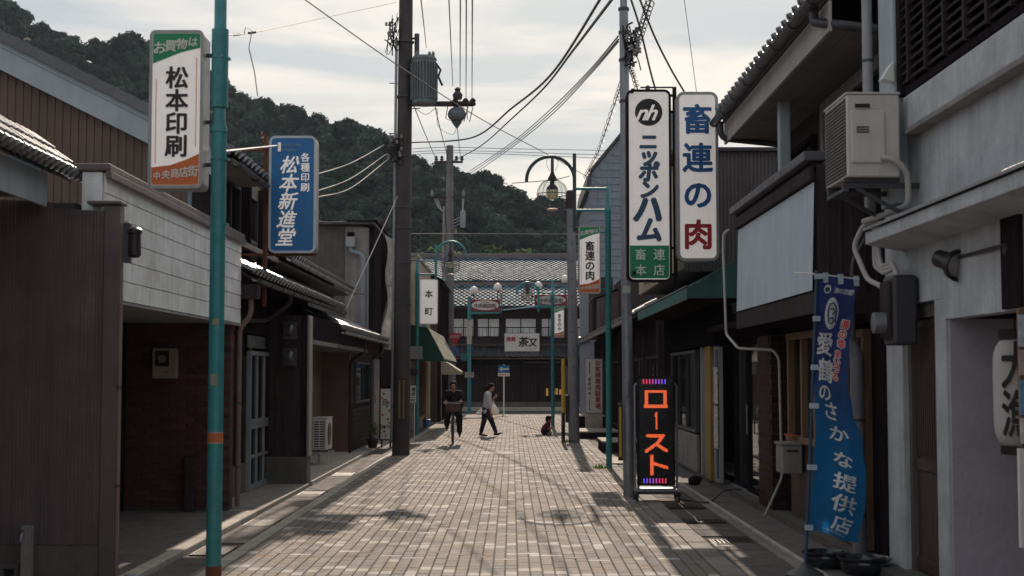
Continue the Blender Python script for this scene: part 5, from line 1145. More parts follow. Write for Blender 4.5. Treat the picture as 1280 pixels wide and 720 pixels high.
# ---- arch lamps
def arch_lamp(label, pole_x, Y, sgn, top, arch_in, arch_out, arch_top, arch_end, gx_, gz, gr, bars, vtop, vbot, postr=.055, am=None):
    am = am or m_teal
    """sgn: direction from the post to the lamp. heights in metres"""
    t = thing('street_lamp', label, 'street lamp', (pole_x, Y, 0), 'teal shopping street posts')
    MB().lathe((pole_x, Y, 0), [(postr*1.2, 0), (postr*1.2, .02), (postr, .03), (postr, top-.5), (postr*1.1, top-.49), (postr*1.1, top-.44), (postr*.8, top-.40), (postr*.75, top-.1), (.02, top-.06), (.008, top+.12)], 20).build('post', m_teal, t, smooth=True)
    for z in bars: MB().tube([(pole_x, Y, z), (arch_in, Y, z)], .026, 10).build('cross_bar', m_teal, t, smooth=True)
    MB().tube([(arch_in, Y, vbot), (arch_in, Y, vtop)], .034, 12).build('upright', am, t, smooth=True)
    c = (arch_in+arch_out)/2; rad = abs(arch_in-arch_out)/2; P = []
    zc = arch_top-rad
    P = [(arch_in, Y-.02, zc-.05)]+[(c+sgn*-1*rad*math.cos(a), Y-.02, zc+rad*math.sin(a)) for a in [math.pi*k/24 for k in range(25)]]+[(arch_out, Y-.02, arch_end)]
    MB().tube(P, .032, 12).build('arch', am, t, smooth=True)
    MB().tube([(gx_, Y-.02, zc+math.sqrt(max(0, rad**2-(gx_-c)**2))), (gx_, Y-.02, gz+gr*.75)], [.03, .034], 10).build('stem', m_steeld, t, smooth=True)
    MB().lathe((gx_, Y-.02, gz+gr*.9), [(.09, 0), (.08, .05), (.05, .1), (.03, .16)], 16).lathe((gx_, Y-.02, gz+gr*.3), [(gr*.4, 0), (gr*.34, .05), (.04, .1), (.04, gr*.6)], 14).build('lamp_cap', m_dark, t, smooth=True)
    MB().ball((gx_, Y-.02, gz), gr, 28, 18).build('globe', g_clear, t, smooth=True)
    cg = MB()
    for k in range(14):
        a = math.pi*k/14*2; cg.tube([(gx_+gr*1.01*math.cos(u)*math.cos(a), Y-.02+gr*1.01*math.cos(u)*math.sin(a), gz+gr*1.01*math.sin(u)) for u in [(-90+180*j/12)*math.pi/180 for j in range(13)]], .0035, 4)
    cg.tube([(gx_+gr*1.02*math.cos(a), Y-.02+gr*1.02*math.sin(a), gz) for a in [2*math.pi*j/28 for j in range(29)]], .008, 5)
    cg.build('wire_guard', m_steeld, t)
    MB().lathe((gx_, Y-.02, gz-gr*.34), [(.03, 0), (gr*.3, .02), (gr*.4, .08), (gr*.4, gr*.62)], 18).build('bulb', mat('frosted_bulb', (.75, .7, .55), .4, bump=0, trans=.4), t, smooth=True)
    MB().lathe((gx_, Y-.02, gz-gr*1.0), [(.08, -.03), (.12, 0), (.08, .02)], 14).build('bottom_ring', mat('pinkish_ring', (.45, .25, .22), .5), t)
    for q in (-1, 1): MB().tube([(gx_+q*.05+q*.055*math.sin(j*math.pi/8)*(1), Y-.02, gz+gr+.15+.30*j/8) for j in range(9)], .004, 5).build('curl', m_steeld, t)
    return t
Y = 26.3; A = lambda px, py, Y=Y: at(px, py, Y)
arch_lamp('teal lamp post with a caged glass globe on an arch, on the right', A(761, 500).x, Y, -1, A(0, 232).z, A(717.5, 0).x, A(658, 0).x, A(0, 196).z, A(0, 228).z, A(690, 0).x, A(0, 243).z, .285, (A(0, 236).z, A(0, 263).z), A(0, 192).z, A(0, 290).z, am=mat('weathered_dark_teal', (.03, .05, .055), .5, dirt=.4))
cx_, cz, w_, h_ = px_sign(723, 751, 282, 367, Y-.02)
s = osaka_sign('smaller white sign 畜連の肉 with green top on the right teal lamp post', cx_, cz, w_, h_, Y-.02, '畜連の肉', .2)
for z in (cz+.5, cz-.55): MB().box(cx_+w_/2-.02, A(761, 500).x, Y+.06, Y+.09, z, z+.025).build('arm', m_teal, s)
Y = 40.8; A = lambda px, py, Y=Y: at(px, py, Y)
arch_lamp('arched teal lamp post on the left beyond the dark brown utility pole', A(521, 500).x, Y, 1, A(0, 322).z, A(546, 0).x, A(583.5, 0).x, A(0, 302).z, A(0, 320).z, A(564, 0).x, A(0, 331).z, .28, (A(0, 326).z, A(0, 343).z), A(0, 306).z, A(0, 350).z)
cx_, cz, w_, h_ = px_sign(525, 547, 349, 405, Y-.02)
t = lightbox('small white sign 本町 hanging on the left teal lamp post', cx_, cz, w_, h_, Y-.02, .22, .05, rim=.015, rimm=m_signw)
m = MB(); put_char(m, '本', (cx_, Y-.03, cz+.22), .24, bold=.02); put_char(m, '町', (cx_, Y-.03, cz-.28), .24, bold=.02); m.build('lettering', m_ink, t)
x = A(520, 440).x; t = thing('control_box', 'grey metal control box on the left teal lamp post', 'control box', (x, Y, 2.2)); bx('box', m_greyl, t, A(512, 0).x, A(530, 0).x, Y-.25, Y-.08, A(0, 449).z, A(0, 433).z, bevel=.01); MB().lathe((A(518, 0).x, Y-.1, A(0, 465).z), [(.1, -.1), (.16, -.05), (.17, .08), (.08, .1)], 14).build('lamp_bowl', m_dark, t)
Y = 47.5; A = lambda px, py, Y=Y: at(px, py, Y)
arch_lamp('arched teal lamp post farthest along the right side of the street', A(691, 530).x, Y, -1, A(0, 352).z, A(672.5, 0).x, A(646, 0).x, A(0, 353).z, A(0, 366).z, A(659, 0).x, A(0, 370).z, .2, (A(0, 366).z, A(0, 382).z), A(0, 358).z, A(0, 390).z, .06)
cx_, cz, w_, h_ = px_sign(692.5, 705.5, 383, 422, Y-.03)
s = osaka_sign('small white sign まきのや with green top and orange foot at the far right lamp post', cx_, cz, w_, h_, Y-.03, 'まきのや', .14)
def gate_sign(label, px0, px1, py0, py1, Y, balls, pole_px=None, base_py=None):
    cx_, cz, w_, h_ = px_sign(px0, px1, py0, py1, Y); t = thing('street_gate_sign', label, 'street sign', (cx_, Y, cz-h_/2), 'red oval shopping street signs')
    bx('panel', mat('maroon_panel', (.2, .03, .035), .5), t, cx_-w_/2, cx_+w_/2, Y, Y+.09, cz-h_/2, cz+h_/2, bevel=.01)
    m = MB(); n = 30; e = [Vector((cx_+w_*.46*math.cos(2*math.pi*k/n), Y-.006, cz+h_*.40*math.sin(2*math.pi*k/n))) for k in range(n)]; m.prism(e, (0, .004, 0)).build('oval', m_signw, t)
    m = MB(); row(m, '中央商店街', (cx_, Y-.012, cz-h_*.05), h_*.42, w_*.15, bold=.02); m.build('lettering', mat('maroon_ink', (.1, .015, .02), .5), t)
    m = MB(); row(m, 'お買物は', (cx_, Y-.012, cz+h_*.25), h_*.17, w_*.08); m.build('small_lettering', m_ink, t)
    MB().tube([(cx_-w_/2-.06, Y+.05, cz-h_/2-.05), (cx_+w_/2+.06, Y+.05, cz-h_/2-.05), (cx_+w_/2+.06, Y+.05, cz+h_/2+.3)], .035, 10).build('frame_tube', m_teal, t)
    for bxp, byp in balls:
        q = at(bxp, byp, Y); l = thing('globe_lamp', 'small white globe lamp on top of the %s' % ('left red gate sign, the left one' if bxp < 600 else 'left red gate sign, the right one' if bxp < 640 else 'right red gate sign, the left one' if bxp < 690 else 'right red gate sign, the right one'), 'lamp', (q.x, Y+.05, cz+h_/2+.001), 'globe lamps above the gate signs')
        r_ = 5.2*Y/F; MB().ball((q.x, Y+.05, q.z), r_, 18, 12).build('globe', m_signw, l, smooth=True); MB().tube([(q.x, Y+.05, cz+h_/2), (q.x, Y+.05, q.z-r_*.9)], .03, 8).build('stem', m_teal, l)
        MB().lathe((q.x, Y+.05, q.z-r_*1.08), [(r_*.35, 0), (r_*.45, .02), (r_*.3, r_*.3)], 12).build('collar', m_steeld, l)
    return t
Y = 65
gx_ = at(586.5, 500, Y).x; t = thing('gate_post', 'teal post with a white plate carrying the left red gate sign', 'post', (gx_, Y, 0)); MB().lathe((gx_, Y+.05, 0), [(.12, 0), (.12, .03), (.085, .04), (.085, at(0, 372, Y).z)], 16).build('post', m_teal, t, smooth=True)
bx('plate', m_concl, t, gx_-.11, gx_+.11, Y-.06, Y-.04, at(0, 430, Y).z, at(0, 401, Y).z, bevel=.01); bx('box', m_signbezel, t, gx_-.2, gx_+.22, Y-.1, Y-.04, at(0, 472, Y).z, at(0, 465, Y).z)
MB().tube([(gx_, Y+.05, at(0, 392, Y).z), (at(625, 0, Y).x, Y+.05, at(0, 391, Y).z)], .04, 8).build('arm', m_teal, t)
gate_sign('left of the two maroon gate signs with a white oval reading 中央商店街', 588, 625, 374, 389, Y, [(592.5, 363), (622, 359)])
gate_sign('right of the two maroon gate signs with a white oval reading 中央商店街', 668.5, 709, 368, 382, 47.8, [(673, 357), (706.5, 349)])
wire('thin teal span bar between the two maroon gate signs', [at(626, 388, 65), at(690, 381, 47.8)], .03, m_teal, 'bar', name='span_bar')
# ---- one way sign and stop sign
Y = 61.9; cx_, cz, w_, h_ = px_sign(622.5, 637, 456.5, 466, Y); t = thing('one_way_sign', 'blue sign with a white left arrow at the end of the street', 'road sign', (cx_, Y, 0))
MB().tube([(cx_, Y+.04, 0), (cx_, Y+.04, cz+.2)], .032, 10).build('post', m_white, t, smooth=True); bx('plate', m_blue, t, cx_-w_/2, cx_+w_/2, Y-.01, Y+.005, cz-h_/2, cz+h_/2)
bx('sub_plate', m_signw, t, cx_-w_/2, cx_+w_/2, Y-.01, Y+.005, cz-h_/2-.15, cz-h_/2-.01)
MB().prism([Vector((cx_+a*w_, Y-.016, cz+c*h_)) for a, c in ((-.42, 0), (-.15, .36), (-.15, .14), (.42, .14), (.42, -.14), (-.15, -.14), (-.15, -.36))], (0, .004, 0)).build('arrow', m_signw, t)
m = MB(); row(m, '自転車を除く', (cx_, Y-.016, cz-h_/2-.08), .1, .078); m.build('lettering', m_red, t)
Y = 59.5; q = at(568.5, 424, Y); t = thing('stop_sign', 'red triangular 止まれ sign above a round blue sign at the left corner', 'road sign', (q.x, Y, 0))
MB().tube([(q.x, Y+.04, 0), (q.x, Y+.04, q.z+.3)], .032, 10).build('post', m_steel, t, smooth=True); s = .31
MB().prism([Vector((q.x-s, Y, q.z+.25)), Vector((q.x+s, Y, q.z+.25)), Vector((q.x, Y, q.z-.3))], (0, .02, 0)).build('triangle', mat('road_sign_red', (.5, .03, .04), .4), t)
m = MB(); row(m, '止まれ', (q.x, Y-.008, q.z+.12), .15, .13, bold=.02); m.build('lettering', m_signw, t)
MB().lathe((q.x, Y, q.z-.5), [(.18, 0), (.18, .02)], 28, 'y').build('blue_disc', m_blue, t); MB().lathe((q.x, Y-.006, q.z-.5), [(.13, 0), (.13, .004)], 28, 'y').build('inner_disc', mat('disc_blue2', (.03, .16, .36), .4), t)
m = MB(); d_ = .12; m.prism([Vector((q.x-d_, Y-.012, q.z-.5+d_)), Vector((q.x-d_+.04, Y-.012, q.z-.5+d_)), Vector((q.x+d_, Y-.012, q.z-.5-d_)), Vector((q.x+d_-.04, Y-.012, q.z-.5-d_))], (0, .003, 0)).build('red_bar', m_red, t)
bx('traffic_box', m_teal, t, q.x+.25, q.x+.5, Y+.1, Y+.25, q.z-.9, q.z-.6)
# ---- vertical parking sign on the right
Y = 41; cx_, cz, w_, h_ = px_sign(732, 753, 449, 516, Y); t = thing('parking_sign', 'tall white board with red and black vertical writing standing on the right before the corner', 'sign board', (cx_, Y, 0))
bx('board', m_signw, t, cx_-w_/2, cx_+w_/2, Y, Y+.08, cz-h_/2, cz+h_/2, bevel=.006); bx('frame', m_greyl, t, cx_-w_/2-.02, cx_+w_/2+.02, Y+.02, Y+.1, cz-h_/2-.02, cz+h_/2+.02); bx('foot', m_concl, t, cx_-w_/2, cx_+w_/2, Y-.1, Y+.3, 0, cz-h_/2-.021)
m = MB(); column(m, 'お客様専用駐車場', (cx_+.11, Y-.01, cz+.66), .17, .176, bold=.02); m.build('red_lettering', m_red, t)
m = MB(); column(m, 'まきのや', (cx_-.13, Y-.01, cz+.2), .11, .14, bold=.02); m.box(cx_-.14, cx_-.12, Y-.006, Y-.002, cz+.36, cz+.7); m.box(cx_-.14, cx_-.12, Y-.006, Y-.002, cz-.7, cz-.4); m.build('lettering', m_ink, t)
# ---- small white sign & flower sign left
Y = 38.5; cx_, cz, w_, h_ = px_sign(508.5, 520, 482, 503, Y); t = thing('notice_sign', 'small white notice sign with black characters on legs behind the wooden utility pole', 'sign board', (cx_, Y, 0)); bx('board', m_signw, t, cx_-w_/2, cx_+w_/2, Y, Y+.02, cz-h_/2, cz+h_/2)
for dx in (-.08, .08): MB().tube([(cx_+dx, Y+.03, 0), (cx_+dx, Y+.03, cz)], .014, 8).build('leg', m_white, t)
m = MB(); row(m, '小種', (cx_, Y-.008, cz+.12), .11, .12, bold=.02); row(m, '由良', (cx_, Y-.008, cz), .11, .12, bold=.02); m.build('lettering', m_ink, t); bx('red_line', m_red, t, cx_-.09, cx_+.09, Y-.006, Y-.002, cz-.1, cz-.085); bx('base_band', m_greyl, t, cx_-.1, cx_+.1, Y-.006, Y-.002, cz-.19, cz-.14)
Y = 33.2; cx_, cz, w_, h_ = px_sign(476, 488.5, 486, 549, Y); t = thing('flower_sign', 'cream standing sign scattered with small flowers and a handwritten word beside the wooden utility pole', 'sign board', (cx_, Y, 0))
bx('case', m_dark2, t, cx_-w_/2-.03, cx_+w_/2+.06, Y+.01, Y+.2, cz-h_/2-.03, cz+h_/2+.06, bevel=.008); bx('face_panel', m_signw, t, cx_-w_/2, cx_+w_/2, Y, Y+.009, cz-h_/2, cz+h_/2)
for dx in (-.1, .1): bx('leg', m_steeld, t, cx_+dx-.02, cx_+dx+.02, Y+.05, Y+.15, .02, cz-h_/2-.031)
m = MB(); put_char(m, 'B', (cx_-.02, Y-.004, cz+.28), .2, shear=.3); put_char(m, 'o', (cx_+.05, Y-.004, cz+.25), .12, shear=.3); row(m, 'Bonne', (cx_+.0, Y-.004, cz-.28), .13, .045, shear=.3, rot=.6); m.build('lettering', m_ink, t)
fc = [mat('petal_orange', (.6, .2, .03), .5), mat('petal_green', (.05, .2, .06), .5), mat('petal_red', (.5, .06, .04), .5)]
for k in range(11):
    fx, fz = cx_+random.uniform(-.09, .09), cz-h_/2+.08+k*(h_-.15)/10.5
    m = MB(); 
    for a in range(5): m.prism([Vector((fx+.016*math.cos(a*1.257)+.014*math.cos(j*1.05), Y-.004, fz+.016*math.sin(a*1.257)+.014*math.sin(j*1.05))) for j in range(6)], (0, .002, 0))
    m.build('printed_flower', fc[k % 3], t)
# potted shrub
t = thing('potted_shrub', 'small potted shrub beside the flower sign on the left', 'potted plant', (-3.22, 33.0, .03)); MB().lathe((-3.22, 33.0, .03), [(.1, 0), (.13, .2), (.14, .2), (.13, .22)], 14).build('pot', m_dark, t)
m = MB()
for k in range(260):
    d = Vector((random.gauss(0, 1), random.gauss(0, 1), random.gauss(0, 1))).normalized()*random.uniform(.05, .2); c_ = Vector((-3.22, 33.0, .42))+Vector((d.x, d.y, d.z*1.15)); u = Vector((random.gauss(0, 1), random.gauss(0, 1), random.gauss(0, 1))).normalized(); v = u.orthogonal().normalized(); s = .024
    m.add([c_+u*s, c_+v*s*.6, c_-u*s, c_-v*s*.6], [(0, 1, 2, 3)])
m.build('leaves', mat('shrub_leaf', (.07, .11, .04), .6, trans=.3, bump=0), t)
MB().lathe((-2.75, 45.9, .03), [(.1, 0), (.13, .24), (.15, .25)], 14).build('bucket', mat('bucket_blue', (.02, .15, .35), .4), None); tag(bpy.data.objects['bucket'], 'blue plastic bucket at the foot of the beige shop', 'bucket')
# ---- LEFT AC on stand
t = ac_unit('pale air conditioner on a little stand in the recess on the left', (-3.68, 26.3, .30), (.27, .80, .60), 1, 1)
m = MB()
for z in np.arange(.36, .86, .045): m.box(-3.66, -3.43, 26.288, 26.297, z, z+.016)
for x in (-3.66, -3.55, -3.44): m.box(x, x+.012, 26.284, 26.2875, .35, .87)
m.build('side_grille', m_white, t); bx('coil', m_steeld, t, -3.655, -3.43, 26.2975, 26.299, .35, .87)
MB().lathe((-3.405, 26.62, .61), [(.2, 0), (.21, .006), (.2, .01)], 24, 'x').build('fan_guard', m_steeld, t)
k_ = thing('ac_stand', 'pale metal stand under the air conditioner in the left recess', 'stand', (-3.5, 26.6, .05))
for y in (26.36, 26.98):
    for x in (-3.66, -3.42): bx('leg', m_acw, k_, x, x+.03, y, y+.03, .05, .262)
for y in (26.33, 26.95): bx('rail', m_acw, k_, -3.69, -3.36, y, y+.06, .263, .287)
# ---- wooden/steel utility pole
pb = at(501, 568, 30.5); pt = at(507.5, 0, 30.5); Y = 30.5
lx = lambda z: pb.x+(pt.x-pb.x)*(z/pt.z)
t = thing('utility_pole', 'thick dark brown utility pole carrying the big transformer on the left', 'utility pole', (pb.x, Y, 0))
m_pole = mat('brown_pole', (.05, .038, .042), .65, var=.2, scale=2, bump=.15, streak=.4, dcol=(.03, .02, .025))
MB().tube([(lx(0), Y, 0), (lx(4), Y, 4), (lx(10.8), Y, 10.8)], [.19, .17, .145], 22).build('shaft', m_pole, t, smooth=True)
for z in (.9, 1.45, 3.2, 4.1, 4.85, 5.3, 6.4, 7.7, 8.9): MB().lathe((lx(z), Y, z), [(.19, 0), (.19, .03)], 20).build('strap', m_steeld, t)
MB().tube([(lx(.3)-.20, Y-.06, .3), (lx(9)-.19, Y-.06, 9)], .03, 8).build('cable_conduit', m_steel, t, smooth=True)
for dx in (.0, .09): bx('yellow_stripe', mat('faded_yellow', (.2, .13, .04), .7, dirt=.5), t, lx(1)-.04+dx, lx(1)-.005+dx, Y-.235, Y-.205, .78, 1.60)
bx('guard_plate', m_ink, t, lx(1)-.07, lx(1)+.12, Y-.204, Y-.185, .75, 1.63)
for k in range(9):
    z = 3.6+k*.55; MB().tube([(lx(z), Y, z), (lx(z)+(.34 if k % 2 else -.34), Y, z+.02)], .011, 6).build('step_bolt', m_steeld, t)
MB().tube([(lx(8.6)+.25, Y, 8.1), (lx(8.6)+.25, Y, 9.1)], .055, 10).build('fuse_tube', m_steeld, t); bx('fuse_bracket', m_steeld, t, lx(8.6), lx(8.6)+.28, Y-.02, Y+.02, 8.98, 9.02)
z = at(0, 130, Y).z
bx('cross_arm', m_pole, t, lx(z), at(592, 0, Y).x, Y-.06, Y+.04, z-.05, z+.05)
# cluttered cable junctions
def clutter(label, c, n, sx, sz, seed):
    r = random.Random(seed); t2 = thing('cable_junction', label, 'cable junction', c)
    m = MB()
    for k in range(n):
        a = [Vector(c)+Vector((r.uniform(-sx, sx), r.uniform(-.15, .15), r.uniform(-sz, sz))) for _ in range(3)]
        m.tube([a[0]*(1-u)**2+a[1]*2*u*(1-u)+a[2]*u*u for u in [j/6 for j in range(7)]], r.uniform(.006, .014), 4)
    m.build('cable_loops', m_black, t2)['kind'] = 'stuff'; m = MB()
    for k in range(n//2): q = Vector(c)+Vector((r.uniform(-sx, sx)*.8, r.uniform(-.15, .1), r.uniform(-sz, sz)*.8)); m.box(q.x-.02, q.x+.02, q.y-.03, q.y+.03, q.z-.035, q.z+.035)
    m.build('terminals', m_steeld, t2)['kind'] = 'stuff'; m = MB()
    for k in range(n//3): q = Vector(c)+Vector((r.uniform(-sx, sx)*.8, -.15, r.uniform(-sz, sz)*.8)); m.lathe(q, [(.02, 0), (.035, .02), (.02, .04), (.035, .06), (.015, .08)], 8)
    m.build('insulators', m_greyl, t2)['kind'] = 'stuff'
clutter('tangle of cables and insulators at mid height on the dark brown utility pole', tuple(at(492, 188, 30.4)), 34, .24, .42, 3)
clutter('looped black cables near the top of the dark brown utility pole', tuple(at(490, 45, 30.4)), 16, .16, .5, 8)
clutter('knot of cables near the top of the slim steel pole', tuple(at(790, 60, 20.1)), 20, .14, .35, 12)
# transformer
q0, q1 = at(514, 75, 30.4), at(547, 132, 30.4); tc_ = ((q0.x+q1.x)/2, 30.3); rr = (q1.x-q0.x)/2*.9
t = thing('transformer', 'grey ribbed can transformer on the dark brown utility pole', 'transformer', (tc_[0], tc_[1], q1.z))
MB().lathe((tc_[0], tc_[1], q1.z), [(rr*.96, 0), (rr, .03), (rr, q0.z-q1.z-.04), (rr*1.06, q0.z-q1.z-.03), (rr*1.06, q0.z-q1.z), (rr*.9, q0.z-q1.z+.05)], 28).build('tank', mat('transformer_grey', (.13, .155, .17), .5, metal=.2, streak=.3), t)
fn = MB().box(-.012, .012, rr-.01, rr*1.14, .1, q0.z-q1.z-.1).mesh('cooling_fin', mat('transformer_grey', (1, 1, 1)), (0, 0, 0))
for k in range(28):
    o = piece('cooling_fin', fn, t, (tc_[0], tc_[1], q1.z), (0, 0, k*2*math.pi/28))
for dx in (-.15, .12, .2): MB().lathe((tc_[0]+dx, tc_[1]-.1, q0.z), [(.03, 0), (.045, .03), (.025, .05), (.04, .08), (.02, .14)], 10).build('bushing', m_greyl, t)
MB().tube([(tc_[0]+rr, 30.3, q0.z-.1), (tc_[0]+rr+.1, 30.25, q0.z-.25), (tc_[0]+rr+.05, 30.2, q0.z-.4), (tc_[0]+rr+.14, 30.2, q0.z-.6)], .025, 6).build('lead', m_black, t)
q = at(571, 143, 30.4); t = thing('switch_gear', 'dark round switch hanging below the cross arm of the dark brown utility pole', 'switch gear', tuple(q))
MB().ball(q, (.2, .18, .17), 12, 8).lathe(q+Vector((0, 0, -.3)), [(.02, 0), (.12, .14)], 10).build('body', mat('transformer_grey', (1, 1, 1)), t)
for px in (569, 582, 591): c_ = at(px, 130, 30.3); MB().lathe((c_.x, 30.28, c_.z-.02), [(.05, -.02), (.075, .02), (.05, .05), (.07, .09), (.03, .14)], 12).build('insulator', m_dark, t)
MB().lathe(at(572, 124, 30.3), [(.09, 0), (.11, .1), (.05, .18), (.07, .22), (.02, .26)], 12).build('arrester', m_steeld, t)
for k in range(4): MB().tube([at(560+k*8, 132, 30.4), at(557+k*9, 148, 30.35), at(566+k*7, 152, 30.35), at(573+k*6, 134, 30.4)], .01, 5).build('jumper', m_black, t)
# far pole
Y = 60; A = lambda px, py: at(px, py, 60)
q = A(562, 300); t = thing('utility_pole', 'far concrete utility pole with two cross arms standing before the wooded hill', 'utility pole', (q.x, Y, 0))
MB().tube([(q.x, Y, 0), (q.x, Y, A(0, 182).z)], [.22, .15], 14).build('shaft', mat('weathered_pole', (.2, .19, .19), .8, streak=.3), t, smooth=True)
MB().tube([(A(559, 0).x-.2, Y, 0), (A(556, 0).x, Y, A(0, 258).z)], .06, 8).build('conduit', m_steel, t)
bx('cross_arm', m_dark, t, A(545, 0).x, A(579, 0).x, Y-.1, Y-.02, A(0, 204).z, A(0, 201.5).z); bx('cross_arm', m_dark, t, A(540, 0).x, A(581, 0).x, Y-.1, Y-.02, A(0, 248).z, A(0, 246).z)
for px in (546, 553, 571, 578): MB().lathe((A(px, 0).x, Y-.06, A(0, 201).z), [(.05, 0), (.09, .05), (.04, .1), (.08, .15), (.03, .2)], 8).build('insulator', m_dark, t)
for px in (541, 580): MB().lathe((A(px, 0).x, Y-.06, A(0, 246).z), [(.05, 0), (.08, .1), (.03, .3)], 8).build('insulator', m_greyl, t)
bx('equipment_box', m_steel, t, A(576, 0).x, A(582.5, 0).x, Y-.25, Y-.05, A(0, 285).z, A(0, 264).z, bevel=.02); bx('equipment_box', m_greyl, t, A(554, 0).x, A(558, 0).x, Y-.2, Y-.1, A(0, 296).z, A(0, 281).z, bevel=.02); bx('equipment_box', m_greyl, t, A(569, 0).x, A(572, 0).x, Y-.2, Y-.1, A(0, 292).z, A(0, 286).z)
for k in range(3): MB().tube([A(580-k, 248), A(578, 270+k*4), A(566, 276+k*4), A(560, 270)], .02, 5).build('hanging_cable', m_palepipe, t)
for k in range(3): MB().tube([A(543+k*2, 248), A(547+k*2, 258+k), A(553, 264)], .018, 5).build('hanging_cable', m_palepipe, t)
# concrete pole on the right
Y = 36.4; q = at(716.5, 500, Y); t = thing('utility_pole', 'grey concrete pole with step holes and a yellow black guard on the right', 'utility pole', (q.x, Y, 0)); zt = at(0, 239, Y).z
MB().tube([(q.x+.02, Y, 0), (q.x-.05, Y, zt)], [.145, .105], 18).build('shaft', mat('grey_concrete_pole', (.2, .2, .22), .8, var=.1, streak=.3), t, smooth=True)
MB().lathe((q.x-.05, Y, zt-.45), [(.13, 0), (.13, .42), (.08, .47)], 16).build('top_sleeve', m_dark, t)
for k in range(10): z = 1.9+k*.45; MB().lathe((q.x+.02-.07*z/zt, Y-.139+.03*z/zt, z), [(.018, -.004), (.018, .004)], 8, 'y').build('step_hole', m_ink, t)
bx('guard_plate', m_ink, t, q.x-.2, q.x-.13, Y-.12, Y-.02, .5, 1.2); 
t = thing('guard_tube', 'tall yellow and black guard tube beside the grey concrete pole', 'guard tube', (q.x-.27, Y-.15, 0)); MB().tube([(q.x-.26, Y-.15, 0), (q.x-.26, Y-.15, .75)], .05, 10).build('lower_tube', m_dark, t); MB().tube([(q.x-.26, Y-.15, .751), (q.x-.26, Y-.15, 2.12)], .05, 10).build('upper_tube', m_yellow, t); MB().lathe((q.x-.26, Y-.15, 2.121), [(.055, 0), (.05, .06), (.02, .09)], 10).build('cap', m_dark, t)
# ---- dot matrix sign
Y = 19.4; A = lambda px, py: at(px, py, 19.4)
x0, x1, z0, z1 = A(794, 0).x, A(840, 0).x, A(0, 607).z, A(0, 470).z; cx_ = (x0+x1)/2
t = thing('dot_matrix_sign', 'upright black dot matrix sign on castors showing ロースト in glowing orange', 'LED sign', (cx_, Y, 0))
bx('case', m_dark2, t, x0, x1, Y, Y+.14, z0, z1, bevel=.01); bx('screen', mat('led_screen', (.01, .008, .01), .25, bump=0, spec=.5), t, x0+.025, x1-.025, Y-.006, Y-.001, z0+.025, z1-.025)
for sx in (x0-.045, x1+.015): MB().tube([(sx+.015, Y+.06, .1), (sx+.015, Y+.06, z1-.13), (sx+.015+(.03 if sx < cx_ else -.03), Y+.06, z1-.1)], .016, 10).build('side_rail', m_steel, t, smooth=True)
bx('base_tray', m_steel, t, x0-.04, x1+.05, Y-.12, Y+.3, .13, .165, bevel=.008); bx('base_bar', m_steeld, t, x0-.05, x1+.06, Y-.15, Y-.11, .10, .14, bevel=.006)
for sx in (x0, x1-.02): bx('support', m_steel, t, sx, sx+.03, Y+.02, Y+.12, .1655, z0)
for sx in (x0-.02, x1+.03):
    for yy in (Y-.13, Y+.28): MB().lathe((sx, yy, .045), [(.02, -.018), (.044, -.014), (.044, .014), (.02, .018)], 14, 'x').box(sx-.025, sx+.025, yy-.01, yy+.01, .06, .1).build('castor', m_black, t)
G = {'ロ': [((.1, .85), (.9, .85)), ((.1, .85), (.1, .12)), ((.9, .85), (.9, .12)), ((.02, .12), (.98, .12))],
     'ー': [((.5, .95), (.45, .8)), ((.48, .8), (.5, .05))],
     'ス': [((.12, .88), (.8, .88)), ((.8, .88), (.55, .5)), ((.55, .5), (.05, .08)), ((.5, .45), (.95, .1))],
     'ト': [((.28, .97), (.28, .03)), ((.3, .6), (.95, .38))]}
led = MB(); pt_ = .0115
boxes = [('ロ', 802, 832, 485, 511), ('ー', 809, 826, 514, 537), ('ス', 803, 832, 541, 566), ('ト', 803, 832, 568, 594)]
for ch, a, c, d, e in boxes:
    ax, bx_, zt_, zb_ = A(a, 0).x, A(c, 0).x, A(0, d).z, A(0, e).z; n = int((zt_-zb_)/pt_); mcol = int((bx_-ax)/pt_)
    for j in range(n):
        for i in range(mcol):
            u, v = (i+.5)/mcol, (j+.5)/n; best = 9
            for (p0, p1) in G[ch]:
                P0, P1 = Vector(p0), Vector(p1); dd = P1-P0; tt = max(0, min(1, (Vector((u, v))-P0).dot(dd)/dd.length_squared)); best = min(best, (Vector((u, v))-P0-dd*tt).length)
            if best < .076:
                x, z = ax+i*pt_, zb_+j*pt_; led.box(x+.0006, x+pt_-.0006, Y-.009, Y-.0062, z+.002, z+pt_-.0035)
def lm_(n, c, s): return mat(n, tuple(v*.5 for v in c), .5, bump=0, var=.0, emit=(c, s))
led.build('glowing_dots', lm_('led_orange', (1, .15, .045), 1.15), t)['kind'] = 'stuff'
for (zz0, zz1, rev) in ((A(0, 480).z, A(0, 474).z, 0), (A(0, 604).z, A(0, 598).z, 1)):
    for k in range(8):
        f = k/7 if not rev else 1-k/7; c = (1-.85*f, .06+.06*f, .22+.75*f) if f > .3 else (1, .05, .12+.3*f)
        xk = x0+.075+k*.042; bx('colour_bar', lm_('led_bar_%d' % round(f*7), c, .55), t, xk, xk+.018, Y-.009, Y-.0062, min(zz0, zz1), max(zz0, zz1))
for sx in (x0+.05, x1-.05):
    for zz in (z0+.05, z0+.65, z1-.06): MB().lathe((sx, Y-.007, zz), [(.007, -.004), (.007, .003)], 8, 'y').build('screw', m_steel, t)
wire('black power cable trailing from the dot matrix sign to the shop', [(x1+.03, Y+.1, .02), (2.4, 19.2, .02), (2.62, 19.0, .02), (2.9, 19.6, .115), (3.2, 19.9, .12)], .009, m_black, 'cable')
